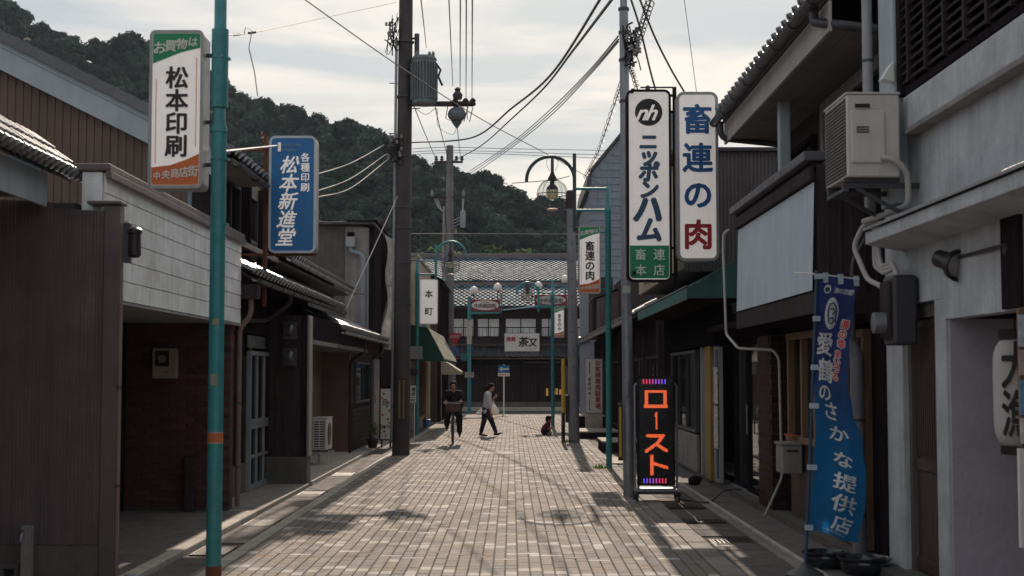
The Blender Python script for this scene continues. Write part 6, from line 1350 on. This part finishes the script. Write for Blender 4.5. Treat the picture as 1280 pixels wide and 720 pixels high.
# ---- nobori banner
Y = 12.1; A = lambda px, py: at(px, py, 12.1)
t = thing('banner', 'tall rippling blue banner with white brush writing on a pole before the timber house', 'banner', (A(1010, 700).x, Y, 0))
b0, b1 = A(1006.5, 719), A(1021, 345); pole_at = lambda z: b0+(b1-b0)*((z-b0.z)/(b1.z-b0.z))
MB().tube([pole_at(.02), pole_at(b1.z+.02)], .013, 10).build('pole', mat('blue_pole', (.02, .07, .14), .4), t, smooth=True)
MB().lathe((b0.x, Y, 0), [(.16, 0), (.16, .03), (.06, .09), (.025, .12)], 20).build('base', m_steeld, t)
MB().tube([A(992, 341), A(1021, 342.5), A(1074, 349)], .006, 8).build('cross_rod', m_white, t); MB().lathe(A(1021, 344), [(.018, -.01), (.02, .03), (.01, .04)], 10).build('pole_cap', m_steeld, t)
LFT = [(0, 1025), (.1, 1022), (.25, 1018), (.45, 1018), (.6, 1019), (.75, 1016), (.9, 1013), (1, 1011)]
RGT = [(0, 1073), (.1, 1067), (.25, 1059), (.4, 1057), (.5, 1063), (.62, 1076), (.75, 1082), (.85, 1082), (1, 1074)]
TOP = lambda u: 344+5*u; BOT = lambda u: 664+13*u-3*math.sin(u*6)
def itp(T, v):
    for a, c in zip(T, T[1:]):
        if v <= c[0]: s = (v-a[0])/(c[0]-a[0]); s = s*s*(3-2*s); return a[1]+(c[1]-a[1])*s
    return T[-1][1]
def cloth(u, v, off=0):
    px = itp(LFT, v)*(1-u)+itp(RGT, v)*u; py = TOP(u)*(1-v)+BOT(u)*v
    q = .02*math.sin(v*8+.6)*u; dd = .05*u*math.sin(v*5.2+u*2.4)+.016*math.sin(u*9+v*7)-.03*u
    P = at(px, py, Y); return P+Vector((0, dd-off, 0))
NU, NV = 24, 80; vs = [cloth(i/NU, j/NV) for i in range(NU+1) for j in range(NV+1)]; fs = []; tt = []
for i in range(NU):
    for j in range(NV):
        a = i*(NV+1)+j; fs.append((a, a+1, a+NV+2, a+NV+1)); v = j/NV; k = min(1, max(0, (v-.25)/.45)); k = k*k*(3-2*k); e_ = .1*(1-k); tt.append((.03*(1-k)+.01*k, .045*(1-k)+.15*k, .19*(1-k)+.38*k))
mb = MB().add(vs, fs); mb.tint = tt; mb.build('cloth', mat('banner_cloth', (1, 1, 1), .7, attr=True, bump=.1, bscale=200, trans=.5), t, smooth=True)
def on_cloth(mb, ch, u, v, su, bold=.02, shear=0, off=.004, ar=1.0):
    vs, fs, wd = glyph(ch); sv = su*.155*ar
    for i in range(6 if bold else 1):
        ox, oy = (math.cos(i*1.05)*bold, math.sin(i*1.05)*bold) if bold else (0, 0)
        mb.add([cloth(min(.99, max(.01, u+(x+ox+shear*y)*su)), min(.99, max(.005, v-(y+oy)*sv)), off+.0006*i) for x, y in vs], fs)
m = MB()
for ch, u, v, s in (('愛', .32, .262, .50), ('鶴', .35, .365, .50), ('の', .30, .452, .40), ('さ', .42, .52, .42), ('か', .50, .605, .42), ('な', .56, .70, .40), ('提', .60, .785, .45), ('供', .60, .868, .47), ('店', .62, .945, .42)): on_cloth(m, ch, u, v, s, .022, .1, .004, 1.22 if v < .6 else 1.0)
for k, ch in enumerate('海の京都'): on_cloth(m, ch, .48+k*.135, .052, .15, .02, 0)
for k, ch in enumerate('一般社団法人'): on_cloth(m, ch, .28+k*.08, .985, .075, 0)
m.build('white_lettering', mat('banner_white', (.85, .86, .86), .7, trans=.4), t)
m = MB(); mr = MB()
for k, ch in enumerate('海の幸'): on_cloth(m, ch, .83-.02*k, .175+k*.037, .21, .14, 0, .005, 1.1); on_cloth(mr, ch, .83-.02*k, .175+k*.037, .21, .03, 0, .011, 1.1)
for k, ch in enumerate('まいづる'): on_cloth(m, ch, .70-.02*k, .29+k*.029, .19, .14, 0, .005, 1.1); on_cloth(mr, ch, .70-.02*k, .29+k*.029, .19, .03, 0, .011, 1.1)
m.build('lettering_outline', MATS['banner_white'], t); mr.build('red_lettering', mat('banner_red', (.55, .03, .02), .7), t)
def disc_on(mb, u, v, ru, rv, off, n=28): 
    vs = [cloth(u, v, off)]+[cloth(u+ru*math.cos(2*math.pi*k/n), v+rv*math.sin(2*math.pi*k/n), off) for k in range(n)]; mb.add(vs, [(0, k+1, (k+1) % n+1) for k in range(n)])
m = MB(); disc_on(m, .24, .05, .09, .017, .004); disc_on(m, .42, .142, .19, .062, .004); m.build('emblem_ground', MATS['banner_white'], t)
m = MB(); disc_on(m, .24, .052, .06, .010, .008)
for pts_ in ([(.30, .135), (.34, .11), (.42, .10), (.50, .11), (.54, .13)], [(.30, .13), (.31, .15), (.36, .18)], [(.36, .128), (.42, .122), (.50, .135), (.43, .145)], [(.38, .165), (.43, .158), (.49, .165), (.46, .18), (.40, .182)], [(.54, .13), (.53, .155), (.55, .175)]):
    m.tube([cloth(u, v, .008) for u, v in pts_], .006, 5)
m.build('emblem_strokes', mat('banner_navy', (.015, .03, .1), .7), t)
for v in (.005, .17, .36, .51, .75, .985): 
    q = cloth(0, v); pp = pole_at(q.z); MB().box(pp.x-.016, q.x+.03, Y-.03, Y-.024, q.z-.022, q.z+.022).box(pp.x-.017, pp.x+.017, Y-.024, Y+.018, q.z-.022, q.z+.022).build('loop', mat('pale_loop', (.42, .5, .6), .7), t)
for u in (.12, .5, .93): q = cloth(u, 0); MB().box(q.x-.012, q.x+.03, q.y-.02, q.y+.005, q.z-.06, q.z+.025).build('loop', MATS['pale_loop'], t)
# ================================================================== WIRES
U = 30.5; S = 20.2
jt = lambda px, py: at(px, py, U-.1)
wire('upper of two thick black cables sweeping down from the top right', [at(751, -2, 14), at(690, 92, 18), at(640, 135, 23), at(590, 172, 28), at(515, 178, 30.4)], .016)
wire('lower of two thick black cables sweeping down from the top right', [at(766, -2, 14), at(715, 65, 19), at(680, 110, 26), at(640, 148, 35), at(600, 183, 47), at(563, 203, 59.9)], .018)
for k, (a, c) in enumerate([(45, 214), (49, 217), (52, 221)]): wire(['twin service line from the knot on the slim steel pole towards the hill, upper strand', 'twin service line from the knot on the slim steel pole towards the hill, middle strand', 'twin service line from the knot on the slim steel pole towards the hill, lower strand'][k], [at(773, a, S), at(735, 90+k*3, 27), at(690, 135+k*4, 36), at(640, 178+k*3, 47), at(587, c, 59)], .013)
wire('straight thin cable crossing from the top left past the transformer to the arch lamp', [at(378, -3, 16), at(495, 80, 22), at(600, 148, 28), at(690, 196, 34), at(760, 236, 42)], .009)
wire('thin line from the nearest teal post to the top of the dark brown pole', [at(284, 44, 11.4), at(330, 38, 14), at(420, 19, 22), at(495, 3, 30.4)], .005)
for k, (a, c, d, e) in enumerate([(217, 203, 480, 181), (238, 222, 482, 193), (246, 234, 486, 198)]): wire(['pale service drop from the left houses to the dark brown utility pole, top one', 'pale service drop from the left houses to the dark brown utility pole, middle one', 'pale service drop from the left houses to the dark brown utility pole, lowest one'][k], [at(398, a, 20), at(440, c, 25), at(d, e, 30.3)], .009, m_palepipe)
wire('pale guy wire slanting from the dark brown utility pole down to the left eaves', [at(497, 245, 30.4), at(433, 385, 27)], .011, m_palepipe, 'guy wire', name='guy_wire')
for k, px in enumerate((575, 582.5, 590)): wire(['vertical looking wire over the cross arm, left of three', 'vertical looking wire over the cross arm, middle of three', 'vertical looking wire over the cross arm, right of three'][k], [at(px, 130, 30.3), at(px+.5, -3, 12)], .007)
for k, (a, c, d, e) in enumerate([(526, -2, 533, 60), (561, -2, 566, 108)]): wire(['short thin wire dropping to the transformer, left one', 'short thin wire dropping to the switch, right one'][k], [at(a, c, 14), at(d, e, 30.2)], .007)
wire('thin looping jumper wire under the transformer', [at(516, 133, 30.3), at(532, 143, 30.3), at(546, 136, 30.3), at(548, 158, 34), at(566, 168, 40), at(573, 150, 31)], .006)
for k in range(3): wire(['thin drop wire from the cross arm towards the far pole, left one', 'thin drop wire from the cross arm towards the far pole, middle one', 'thin drop wire from the cross arm towards the far pole, right one'][k], [at(518+k*26, 134, 30.5), at(530+k*21, 164, 40), at(545+k*15.5, 199, 59.9)], .012)
for k, (y0, y1) in enumerate([(184, 186), (188, 192), (191, 196)]): wire(['level line from the far pole to the right, top one', 'level line from the far pole to the right, middle one', 'level line from the far pole to the right, lowest one'][k], [at(516, y0+2, 58), at(562, y0, 59.9), at(640, y0+2, 62), at(757, y1+2, 66)], .012)
wire('thin line from the far pole lower arm across the hill to the right', [at(515, 243, 56), at(580, 247, 59.9), at(655, 249, 64), at(760, 240, 70)], .01)
wire('thin line low across the hill to the right', [at(500, 292, 50), at(600, 292, 55), at(760, 293, 65)], .012, m_palepipe)
wire('cable from behind the lamp arch towards the gable house, with a clamp', [at(640, 229, 40), at(690, 225, 42), at(712, 220, 43)], .012)
wire('heavy sagging cable from the slim steel pole to the top of the green footed sign', [at(788, -3, 17), at(800, 35, 18.5), at(812, 85, 20), at(819, 111, 20.5)], .014)
wire('heavy sagging cable from the slim steel pole to the top of the blue lettered sign', [at(799, -3, 17), at(818, 45, 18.5), at(838, 85, 19.6), at(855, 114, 20.3)], .014)
wire('very thin wire hanging down in front of the blue lettered sign', [at(855, -3, 19.5), at(866, 80, 19.7), at(876, 160, 19.8), at(889, 300, 19.9), at(905, 345, 20)], .0045)
def coil(label, path, turns, r_, rad, seg=4):
    P = [Vector(p) for p in path]; Q = []; n = turns*8
    L = len(P)-1
    for i in range(n+1):
        f = i/n*L; k = min(int(f), L-1); q = P[k].lerp(P[k+1], f-k); a = i*2*math.pi/8; Q.append(q+Vector((math.cos(a)*r_, 0, math.sin(a)*r_)))
    return tag(MB().tube(Q, rad, seg).tube(P, rad*1.6, seg).build('coiled_cable', m_black), label, 'cable')
coil('coiled cable hanger spiralling from the top right down behind the slim steel pole', [at(814, -2, 18), at(800, 45, 22), at(786, 78, 27), at(770, 125, 33), at(748, 190, 42), at(731, 222, 50)], 44, .06, .008)
coil('short coiled cable running down beside the slim steel pole', [at(790, 50, 21.2), at(788, 85, 21.2), at(792, 95, 21.2), at(797, 112, 20.8)], 10, .035, .006)
q = at(290, 43, 11.9); 
t = thing('wire_splice', 'pair of small black splices with a hanging loop by the nearest teal post', 'wire splice', tuple(at(300, 42, 12)))
for px in (296, 315): MB().tube([at(px-4, 43.5-(px-296)*.12, 12.5), at(px+4, 42.5-(px-296)*.12, 12.6)], .012, 8).build('splice', m_black, t)
MB().tube([at(305, 42, 12.5), at(307, 34, 12.5), at(315, 38, 12.5), at(311, 60, 12.5), at(318, 90, 13), at(322, 120, 13.5)], .005, 5).build('hanging_lead', m_palepipe, t)
# ================================================================== PEOPLE
def limb(mb, pts, rs, seg=12):
    pts = [Vector(p) for p in pts]
    for p, r_ in zip(pts, rs): mb.ball(p, r_, seg, 8)
    for i in range(len(pts)-1): mb.tube([pts[i], pts[i+1]], [rs[i], rs[i+1]], seg)
def fuse(mb, name, m, parent, voxel=.009, smooth_it=3):
    org = W[parent.name]; me = mb.mesh(name, m, org); o = bpy.data.objects.new(name, me); C.objects.link(o)
    r_ = o.modifiers.new('r', 'REMESH'); r_.mode = 'VOXEL'; r_.voxel_size = voxel; s = o.modifiers.new('s', 'SMOOTH'); s.iterations = smooth_it; s.factor = .5
    dg = bpy.context.evaluated_depsgraph_get(); dg.update(); nm = bpy.data.meshes.new_from_object(o.evaluated_get(dg)); o.modifiers.clear(); o.data = nm
    nm.polygons.foreach_set('use_smooth', [True]*len(nm.polygons)); 
    if not nm.materials: nm.materials.append(m)
    o.parent = parent; W[o.name] = org; return o
def head(mb, c, f, s=1.0, up=Vector((0, 0, 1))):
    """skull, jaw, nose, brow, lips, ears. c = head centre, f = facing direction"""
    c = Vector(c); f = Vector(f).normalized(); r_ = f.cross(up).normalized(); u = r_.cross(f)
    Mx = Matrix((r_, f, u)).transposed()
    def el(o, r3, seg=12, rings=8):
        b = MB().ball((0, 0, 0), r3, seg, rings); mb.add([c+Mx @ (Vector(v)+Vector(o))*s for v in b.v], b.f)
    el((0, -.01, .02), (.073, .092, .092)); el((0, .025, -.055), (.052, .062, .06)); el((0, .088, -.012), (.013, .02, .024)); el((0, .07, .022), (.05, .02, .012))
    el((0, .082, -.055), (.022, .012, .008)); el((0, .066, -.088), (.022, .02, .015))
    for q in (-1, 1): el((q*.074, -.005, -.01), (.01, .02, .03)); el((q*.03, .078, .006), (.012, .008, .007))
    return Mx
def hair_cap(mb, c, f, s=1.0, vol=1.1, low=-.02):
    c = Vector(c); f = Vector(f).normalized(); r_ = f.cross(Vector((0, 0, 1))).normalized(); u = r_.cross(f); Mx = Matrix((r_, f, u)).transposed()
    for o, r3 in (((0, -.028, .04), (.08*vol, .088*vol, .082*vol)), ((0, -.055, low), (.07*vol, .055*vol, .08*vol)), ((0, .035, .085), (.06*vol, .05, .03)), ((.062, -.015, .02), (.022, .05, .05)), ((-.062, -.015, .02), (.022, .05, .05))):
        b = MB().ball((0, 0, 0), r3, 12, 8); mb.add([c+Mx @ (Vector(v)+Vector(o))*s for v in b.v], b.f)
def eyes(parent, c, f, s=1.0):
    c = Vector(c); f = Vector(f).normalized(); r_ = f.cross(Vector((0, 0, 1))).normalized(); u = r_.cross(f)
    for q in (-1, 1): MB().ball(c+(r_*q*.03+f*.084+u*.006)*s, .006*s, 8, 6).build('eye', m_ink, parent)
def hand(mb, wrist, d, palm_n, curl=.5, s=1.0, side=1):
    """palm plus five separate bent fingers; d = along the hand, palm_n = out of the palm, side = thumb side"""
    w_ = Vector(wrist); d = Vector(d).normalized(); n_ = (Vector(palm_n)-d*Vector(palm_n).dot(d)).normalized(); a = d.cross(n_)*side
    limb(mb, [w_, w_+d*.03*s, w_+d*.085*s+a*.012*s], [.026*s, .03*s, .03*s], 10); limb(mb, [w_+d*.035*s-a*.02*s, w_+d*.085*s-a*.022*s], [.022*s, .02*s], 8)
    for k, (off, ln) in enumerate(((.031, .066), (.011, .076), (-.010, .071), (-.030, .055))):
        b0 = w_+d*.09*s+a*off*s; c1 = curl*(.8+.12*k); d1 = d*math.cos(c1*.7)+n_*math.sin(c1*.7); d2 = d*math.cos(c1*1.9)+n_*math.sin(c1*1.9); d3 = d*math.cos(c1*2.7)+n_*math.sin(c1*2.7)
        p1 = b0+d1*ln*.45*s; p2 = p1+d2*ln*.32*s; limb(mb, [b0, p1, p2, p2+d3*ln*.25*s], [.0115*s, .0105*s, .0098*s, .009*s], 8)
    t0 = w_+d*.03*s+a*.028*s; t1 = t0+(d*.6+a*.8).normalized()*.038*s; t2 = t1+(d*.85+a*.2+n_*.5*curl).normalized()*.032*s; limb(mb, [t0, t1, t2], [.0145*s, .0125*s, .011*s], 8)
# ---------------- woman walking to the right
Y = 39.8; P = lambda px, py, dy=0: at(px, py, Y)+Vector((0, dy, 0))
g0 = P(612, 545); t = thing('person', 'woman with a ponytail in a white blouse and dark jeans striding to the right', 'person', (g0.x, Y, 0))
zs = lambda py: P(600, py).z
hd = P(614.4, 484.2); nk = P(611.8, 491); fdir = Vector((1, -.15, -.18))
hipL, hipR = P(607.2, 511.5, .07), P(608.2, 511.5, -.07)
knR, anR = P(614.8, 527, -.07), P(619.6, 540.5, -.08)      # leading leg (near side)
knL, anL = P(604.6, 527.5, .07), P(601.4, 541.2, .08)
shF, shN = P(610.6, 494, .14), P(611.2, 494.3, -.15)
elN, wrN = P(612.2, 506.5, -.19), P(613.6, 516, -.17)      # near arm hanging
elF, wrF = P(613.4, 504, .14), P(617.3, 497.3, .02)        # far arm raised towards the chin
m = MB(); head(m, hd, fdir, .92); limb(m, [hd+Vector((-.03, 0, -.08)), nk, P(609.8, 496)], [.048, .047, .07])
limb(m, [shF, elF, wrF], [.045, .036, .026]); limb(m, [shN, elN, wrN], [.045, .036, .026])
limb(m, [P(609.6, 496), P(608.4, 503), P(607.9, 509), P(607.7, 512)], [.11, .105, .10, .12])
limb(m, [hipR, knR, anR], [.085, .055, .038]); limb(m, [hipL, knL, anL], [.085, .055, .038])
hand(m, wrF, (.75, -.2, .55), (.1, -.5, .6), .55, .92, 1); hand(m, wrN, (.25, -.05, -1), (-.3, .9, 0), .5, .92, 1)
fuse(m, 'body', m_skin, t, .008)
m = MB()
for (a, b_, q, dy) in ((P(609.8, 493.8), P(608.8, 503), P(607.9, 512.8), 0),):
    for yy in (-.07, .07): limb(m, [a+Vector((0, yy, 0)), b_+Vector((0, yy*.9, 0)), q+Vector((0, yy*.85, 0))], [.108, .105, .118])
limb(m, [shF, elF, elF.lerp(wrF, .35)], [.065, .056, .052]); limb(m, [shN, elN.lerp(shN, .05), elN.lerp(wrN, .2)], [.068, .062, .056]); limb(m, [shF, nk+Vector((-.02, 0, -.02)), shN], [.06, .05, .06])
fuse(m, 'blouse', mat('white_blouse', (.6, .62, .64), .8, var=.06, bump=.1, trans=.15), t, .01)
m = MB(); limb(m, [hipR, knR, anR+Vector((0, 0, .03))], [.108, .072, .056]); limb(m, [hipL, knL, anL+Vector((0, 0, .03))], [.108, .072, .056]); limb(m, [P(607.6, 511, -.06), P(607.6, 511, .06)], [.118, .118])
fuse(m, 'jeans', mat('dark_denim', (.018, .024, .045), .85, var=.15), t, .01)
def shoe(mb, an, d, s=1, pitch=0):
    d = Vector(d).normalized(); limb(mb, [an+Vector((0, 0, -.035))-d*.03, an-Vector((0, 0, .05))+d*.05*s, an-Vector((0, 0, .062-pitch*.14))+d*.15*s], [.04*s, .038*s, .028*s], 10)
m = MB(); shoe(m, anR, (1, -.1, .08), 1, .25); shoe(m, anL, (1, 0, -.1), 1, 0); fuse(m, 'shoes', m_black, t, .009, 2)
m = MB(); hair_cap(m, hd, fdir, .93, 1.1, .0); limb(m, [hd+Vector((-.09, 0, .03)), P(608.0, 484), P(606.0, 487.5), P(605.6, 491)], [.03, .048, .05, .015]); fuse(m, 'hair', m_hair, t, .01, 2); eyes(t, hd, fdir, .92)
def bag(label, topp, w_, h_, sw):
    t = thing('carrier_bag', label, 'bag', tuple(topp), 'white carrier bags'); m = MB(); n = 14; vs = []; fs = []
    prof = [(0, .06), (.15, .35), (.4, .75), (.7, 1), (.92, .95), (1, .6)]
    for j, (v, q) in enumerate(prof):
        for k in range(n):
            a = 2*math.pi*k/n; rr = q*(1+.18*math.sin(a*3+j)+.1*math.sin(a*5-j)); vs.append((topp.x+sw*v+w_/2*rr*math.cos(a), topp.y+w_*.32*rr*math.sin(a), topp.z-h_*v))
    for j in range(len(prof)-1):
        for k in range(n): fs.append((j*n+k, j*n+(k+1) % n, (j+1)*n+(k+1) % n, (j+1)*n+k))
    fs.append(tuple((len(prof)-1)*n+k for k in range(n))); m.add(vs, fs).build('bag_body', mat('white_film', (.72, .7, .68), .5, bump=.2, bscale=30, trans=.4), t, smooth=True)
    MB().tube([topp+Vector((-.03, 0, -.03)), topp+Vector((-.02, 0, .05)), topp+Vector((.02, 0, .05)), topp+Vector((.03, 0, -.03))], .007, 6).build('handle', MATS['white_film'], t)
bag('white carrier bag swinging behind the walking woman', P(605.8, 507.5, .2), .30, .26, -.11)
bag('white carrier bag hanging in front of the walking woman', P(616.3, 503, .12), .24, .36, .05)
# ---------------- cyclist coming towards us
Y = 34.7; P = lambda px, py, dy=0: at(px, py, Y)+Vector((0, dy, 0))
bxx = P(566.3, 540).x
t = thing('bicycle', 'city bicycle with a front basket ridden towards us', 'bicycle', (bxx, Y, 0)); R_ = .325; yf, yr = Y+.0, Y+1.08; off = -.06
def wheel(name, y, x):
    w0 = MB().lathe((0, 0, 0), [(.03, -.03), (.03, .03)], 10, 'x'); c_ = Vector((x, y, R_+.008))
    w1 = MB(); w1.tube([c_+Vector((0, R_*.9*math.cos(a), R_*.9*math.sin(a))) for a in [2*math.pi*k/32 for k in range(33)]], .011, 6); 
    rim = w1.build('rim', m_steel, t, smooth=True); MB().tube([c_+Vector((0, (R_-.015)*math.cos(a), (R_-.015)*math.sin(a))) for a in [2*math.pi*k/36 for k in range(37)]], .019, 8).build('tyre', m_black, rim, smooth=True)
    s_ = MB()
    for k in range(18): a = 2*math.pi*k/18; s_.tube([c_+Vector((.02*(-1)**k, 0, 0)), c_+Vector((0, R_*.9*math.cos(a), R_*.9*math.sin(a)))], .0022, 4)
    s_.build('spokes', m_steel, rim); MB().lathe(c_, [(.022, -.04), (.022, .04)], 10, 'x').build('hub', m_steel, rim)
    MB().tube([c_+Vector((0, (R_+.02)*math.cos(a), (R_+.02)*math.sin(a))) for a in [R(20+k*8) for k in range(18)]], .02, 6).build('mudguard', m_steeld, t)
    return c_
cf = wheel('front', yf, bxx); cb_ = wheel('rear', yr, bxx+off)
hs = Vector((bxx, Y+.16, .82)); ht = Vector((bxx, Y+.20, 1.0)); bb = Vector((bxx+off*.5, Y+.55, .30)); st_ = Vector((bxx+off*.6, Y+.72, .78))
m = MB(); m.tube([ht, hs-Vector((0, .02, .12))], .02, 10); m.tube([hs-Vector((0, 0, .05)), bb+Vector((0, -.1, .03)), bb], .021, 10); m.tube([bb, st_], .018, 10); m.tube([bb, cb_], .012, 8); m.tube([st_-Vector((0, 0, .12)), cb_], .01, 8); m.build('frame', m_steeld, t, smooth=True)
m = MB()
for q in (-1, 1): m.tube([hs-Vector((0, .02, .12)), hs+Vector((q*.05, -.06, -.22)), cf+Vector((q*.05, 0, 0))], .012, 8)
m.build('fork', m_steel, t, smooth=True)
hl, hr = P(556.6, 504.3), P(575.0, 503.5); hl.y = hr.y = Y+.30
MB().tube([hl, hl+Vector((.06, -.08, .02)), ht+Vector((-.05, 0, .03)), ht+Vector((.05, 0, .03)), hr+Vector((-.06, -.08, .02)), hr], .012, 8).build('handlebar', m_steel, t, smooth=True)
for e in (hl, hr): MB().tube([e+Vector((0, -.03, 0)), e+Vector((0, .09, -.005))], .017, 8).build('grip', m_black, t)
MB().ball(st_+Vector((0, .03, .06)), (.09, .13, .035), 12, 6).build('saddle', m_black, t, smooth=True)
MB().lathe(hs+Vector((0, -.10, -.16)), [(.02, .05), (.045, .0), (.045, -.02)], 12, 'y').build('headlight', m_steel, t)
m = MB(); m.tube([bb+Vector((-.1, 0, -.13)), bb+Vector((-.09, 0, 0)), bb+Vector((.09, 0, 0)), bb+Vector((.1, 0, .14))], .01, 6); m.build('crank', m_steel, t)
bk = thing('bicycle_basket', 'brown wicker basket on the front of the bicycle', 'basket', (bxx, Y-.05, .85)); bk_ = MB()
za, zb = P(566, 514.5).z, P(566, 504.5).z; wa, wb = .155, .185
def rect(z, w_, d_): return [(bxx-w_, Y-.05-d_, z), (bxx+w_, Y-.05-d_, z), (bxx+w_, Y-.05+d_, z), (bxx-w_, Y-.05+d_, z)]
A_, B_ = rect(za, wa, .1), rect(zb, wb, .13); bk_.add(A_+B_, [(0, 3, 2, 1), (0, 1, 5, 4), (1, 2, 6, 5), (2, 3, 7, 6), (3, 0, 4, 7)]); bk_.build('woven_body', mat('wicker', (.13, .07, .06), .8, var=.4, scale=40, bump=.6, bscale=80), bk)
for k in range(9):
    u = k/8; MB().bar(Vector(A_[0]).lerp(Vector(A_[1]), u)+Vector((0, -.006, 0)), Vector(B_[0]).lerp(Vector(B_[1]), u)+Vector((0, -.006, 0)), .008, .008).build('weave_rib', m_coping, bk)
MB().tube([Vector(v) for v in B_+B_[:1]], .012, 6).build('rim', m_coping, bk)
t = thing('person', 'person in a dark top riding the bicycle straight towards us', 'person', (bxx, Y+.6, 0))
hd = P(565.8, 482.5, .42); fdir = Vector((.05, -1, -.08)); sl_, sr_ = P(557.6, 492.5, .5), P(574.2, 492.5, .5); el_, er_ = P(553.8, 500, .48), P(578.4, 499.5, .48)
wl_, wr_ = hl+Vector((.0, .10, .03)), hr+Vector((.0, .10, .03)); hipc = st_+Vector((0, .05, .15))
kl, kr = P(558.8, 519, .22), P(573.3, 521, .25); al, ar_ = P(557.5, 533, .45), P(573.4, 541.5, .55)
m = MB(); head(m, hd, fdir, .98); limb(m, [hd+Vector((0, .02, -.1)), (sl_+sr_)/2+Vector((0, 0, .03))], [.055, .06]); limb(m, [sl_, el_, wl_], [.055, .043, .03]); limb(m, [sr_, er_, wr_], [.055, .043, .03])
limb(m, [(sl_+sr_)/2+Vector((0, .03, -.05)), hipc], [.085, .12]); limb(m, [hipc+Vector((-.09, 0, 0)), kl, al], [.09, .06, .045]); limb(m, [hipc+Vector((.09, 0, 0)), kr, ar_], [.09, .06, .045])
hand(m, wl_, (0, -1, -.1), (0, 0, -1), 1.0, .95, -1); hand(m, wr_, (0, -1, -.1), (0, 0, -1), 1.0, .95, 1); fuse(m, 'body', m_skin, t, .008)
m = MB(); c_ = (sl_+sr_)/2
for q in (-.12, -.04, .04, .12): limb(m, [c_+Vector((q, 0, -.02)), c_.lerp(hipc, .5)+Vector((q*1.15, -.03, 0)), hipc+Vector((q, 0, 0))], [.10, .145, .13])
limb(m, [sl_, c_+Vector((0, 0, .04)), sr_], [.075, .07, .075]); limb(m, [sl_, el_, el_.lerp(wl_, .35)], [.082, .068, .058]); limb(m, [sr_, er_, er_.lerp(wr_, .35)], [.082, .068, .058]); fuse(m, 'top', mat('black_top', (.02, .014, .018), .9, var=.2), t, .01)
m = MB(); limb(m, [hipc+Vector((-.09, 0, 0)), kl, al+Vector((0, 0, .03))], [.12, .09, .07]); limb(m, [hipc+Vector((.09, 0, 0)), kr, ar_+Vector((0, 0, .03))], [.12, .09, .07]); limb(m, [hipc+Vector((-.07, 0, 0)), hipc+Vector((.07, 0, 0))], [.13, .13]); fuse(m, 'trousers', mat('black_trousers', (.016, .015, .02), .9), t, .01)
m = MB(); shoe(m, al, (0, -1, -.1)); shoe(m, ar_, (.05, -1, -.05)); fuse(m, 'shoes', mat('brown_shoes', (.03, .02, .018), .6), t, .009, 2)
m = MB(); hair_cap(m, hd, fdir, 1.0, 1.16, -.03); fuse(m, 'hair', m_hair, t, .01, 2); eyes(t, hd, fdir, .98)
for nm, e, q in (('pedal', al, 0), ('pedal', ar_, 1)): MB().box(e.x-.05, e.x+.05, e.y-.10, e.y+.0, e.z-.12, e.z-.10).build('pedal', m_black, bpy.data.objects['bicycle'])
# ---------------- crouching child facing right
Y = 40.6; P = lambda px, py, dy=0: at(px, py, Y)+Vector((0, dy, 0))
g0 = P(684, 543.5); t = thing('person', 'small child crouching on the paving and looking to the right', 'person', (g0.x, Y, 0)); hd = P(686.6, 524.7); fdir = Vector((1, -.1, -.1))
hp = P(680.2, 539.4); sh = P(684.6, 530.8); kn = P(687.2, 535.2); an = P(684.6, 543.0); wr = P(687.4, 538.5)
m = MB(); head(m, hd, fdir, .93); limb(m, [hd+Vector((-.02, 0, -.08)), sh], [.045, .06]); limb(m, [sh, sh.lerp(hp, .5)+Vector((-.02, 0, 0)), hp], [.075, .085, .09])
for q in (-1, 1):
    d = Vector((0, q*.07, 0)); limb(m, [hp+d*.9, kn+d*1.2, an+d+Vector((0, 0, .02))], [.065, .05, .035]); limb(m, [sh+d*1.3, P(685.2, 535.6)+d*1.9, wr+d], [.04, .032, .024]); hand(m, wr+d, (.6, 0, -.8), (0, -q, 0), .5, .62, q)
fuse(m, 'body', m_skin, t, .0075)
m = MB(); 
for q in (-.04, .04): limb(m, [sh+Vector((0, q, 0)), sh.lerp(hp, .5)+Vector((-.02, q*1.3, 0)), hp+Vector((0, q, .03))], [.085, .10, .10])
for q in (-1, 1): limb(m, [sh+Vector((0, q*.08, 0)), sh.lerp(P(685.2, 535.6), .6)+Vector((0, q*.12, 0))], [.055, .05])
fuse(m, 'shirt', mat('plum_shirt', (.1, .025, .04), .9, var=.2), t, .009)
m = MB()
for q in (-1, 1): limb(m, [hp+Vector((0, q*.05, 0)), hp.lerp(kn, .65)+Vector((0, q*.08, 0))], [.10, .075])
fuse(m, 'shorts', mat('navy_shorts', (.015, .02, .05), .9), t, .009)
m = MB()
for q in (-1, 1): limb(m, [an+Vector((-.04, q*.07, -.0)), an+Vector((.09, q*.07, -.005))], [.032, .027])
fuse(m, 'shoes', m_black, t, .008, 2); m = MB(); hair_cap(m, hd, fdir, .95, 1.08, -.0); fuse(m, 'hair', m_hair, t, .009, 2); eyes(t, hd, fdir, .93)
# tidy: the measuring text object is not part of the scene
bpy.data.objects.remove(_fo); bpy.data.curves.remove(_fc)

# ================================================================== AIR
hz = bpy.data.materials.new('air_haze'); hz.use_nodes = True; t_ = hz.node_tree; t_.nodes.remove(t_.nodes['Principled BSDF'])
pv = N(t_, 'ShaderNodeVolumePrincipled'); pv.inputs['Color'].default_value = (.7, .84, 1, 1); pv.inputs['Density'].default_value = .0001; pv.inputs['Anisotropy'].default_value = .2
t_.links.new(pv.outputs[0], t_.nodes['Material Output'].inputs['Volume'])
hb = MB().box(-500, 340, -70, 560, -1.5, 130).build('haze', hz); hb['kind'] = 'stuff'
scn.cycles.volume_bounces = 0
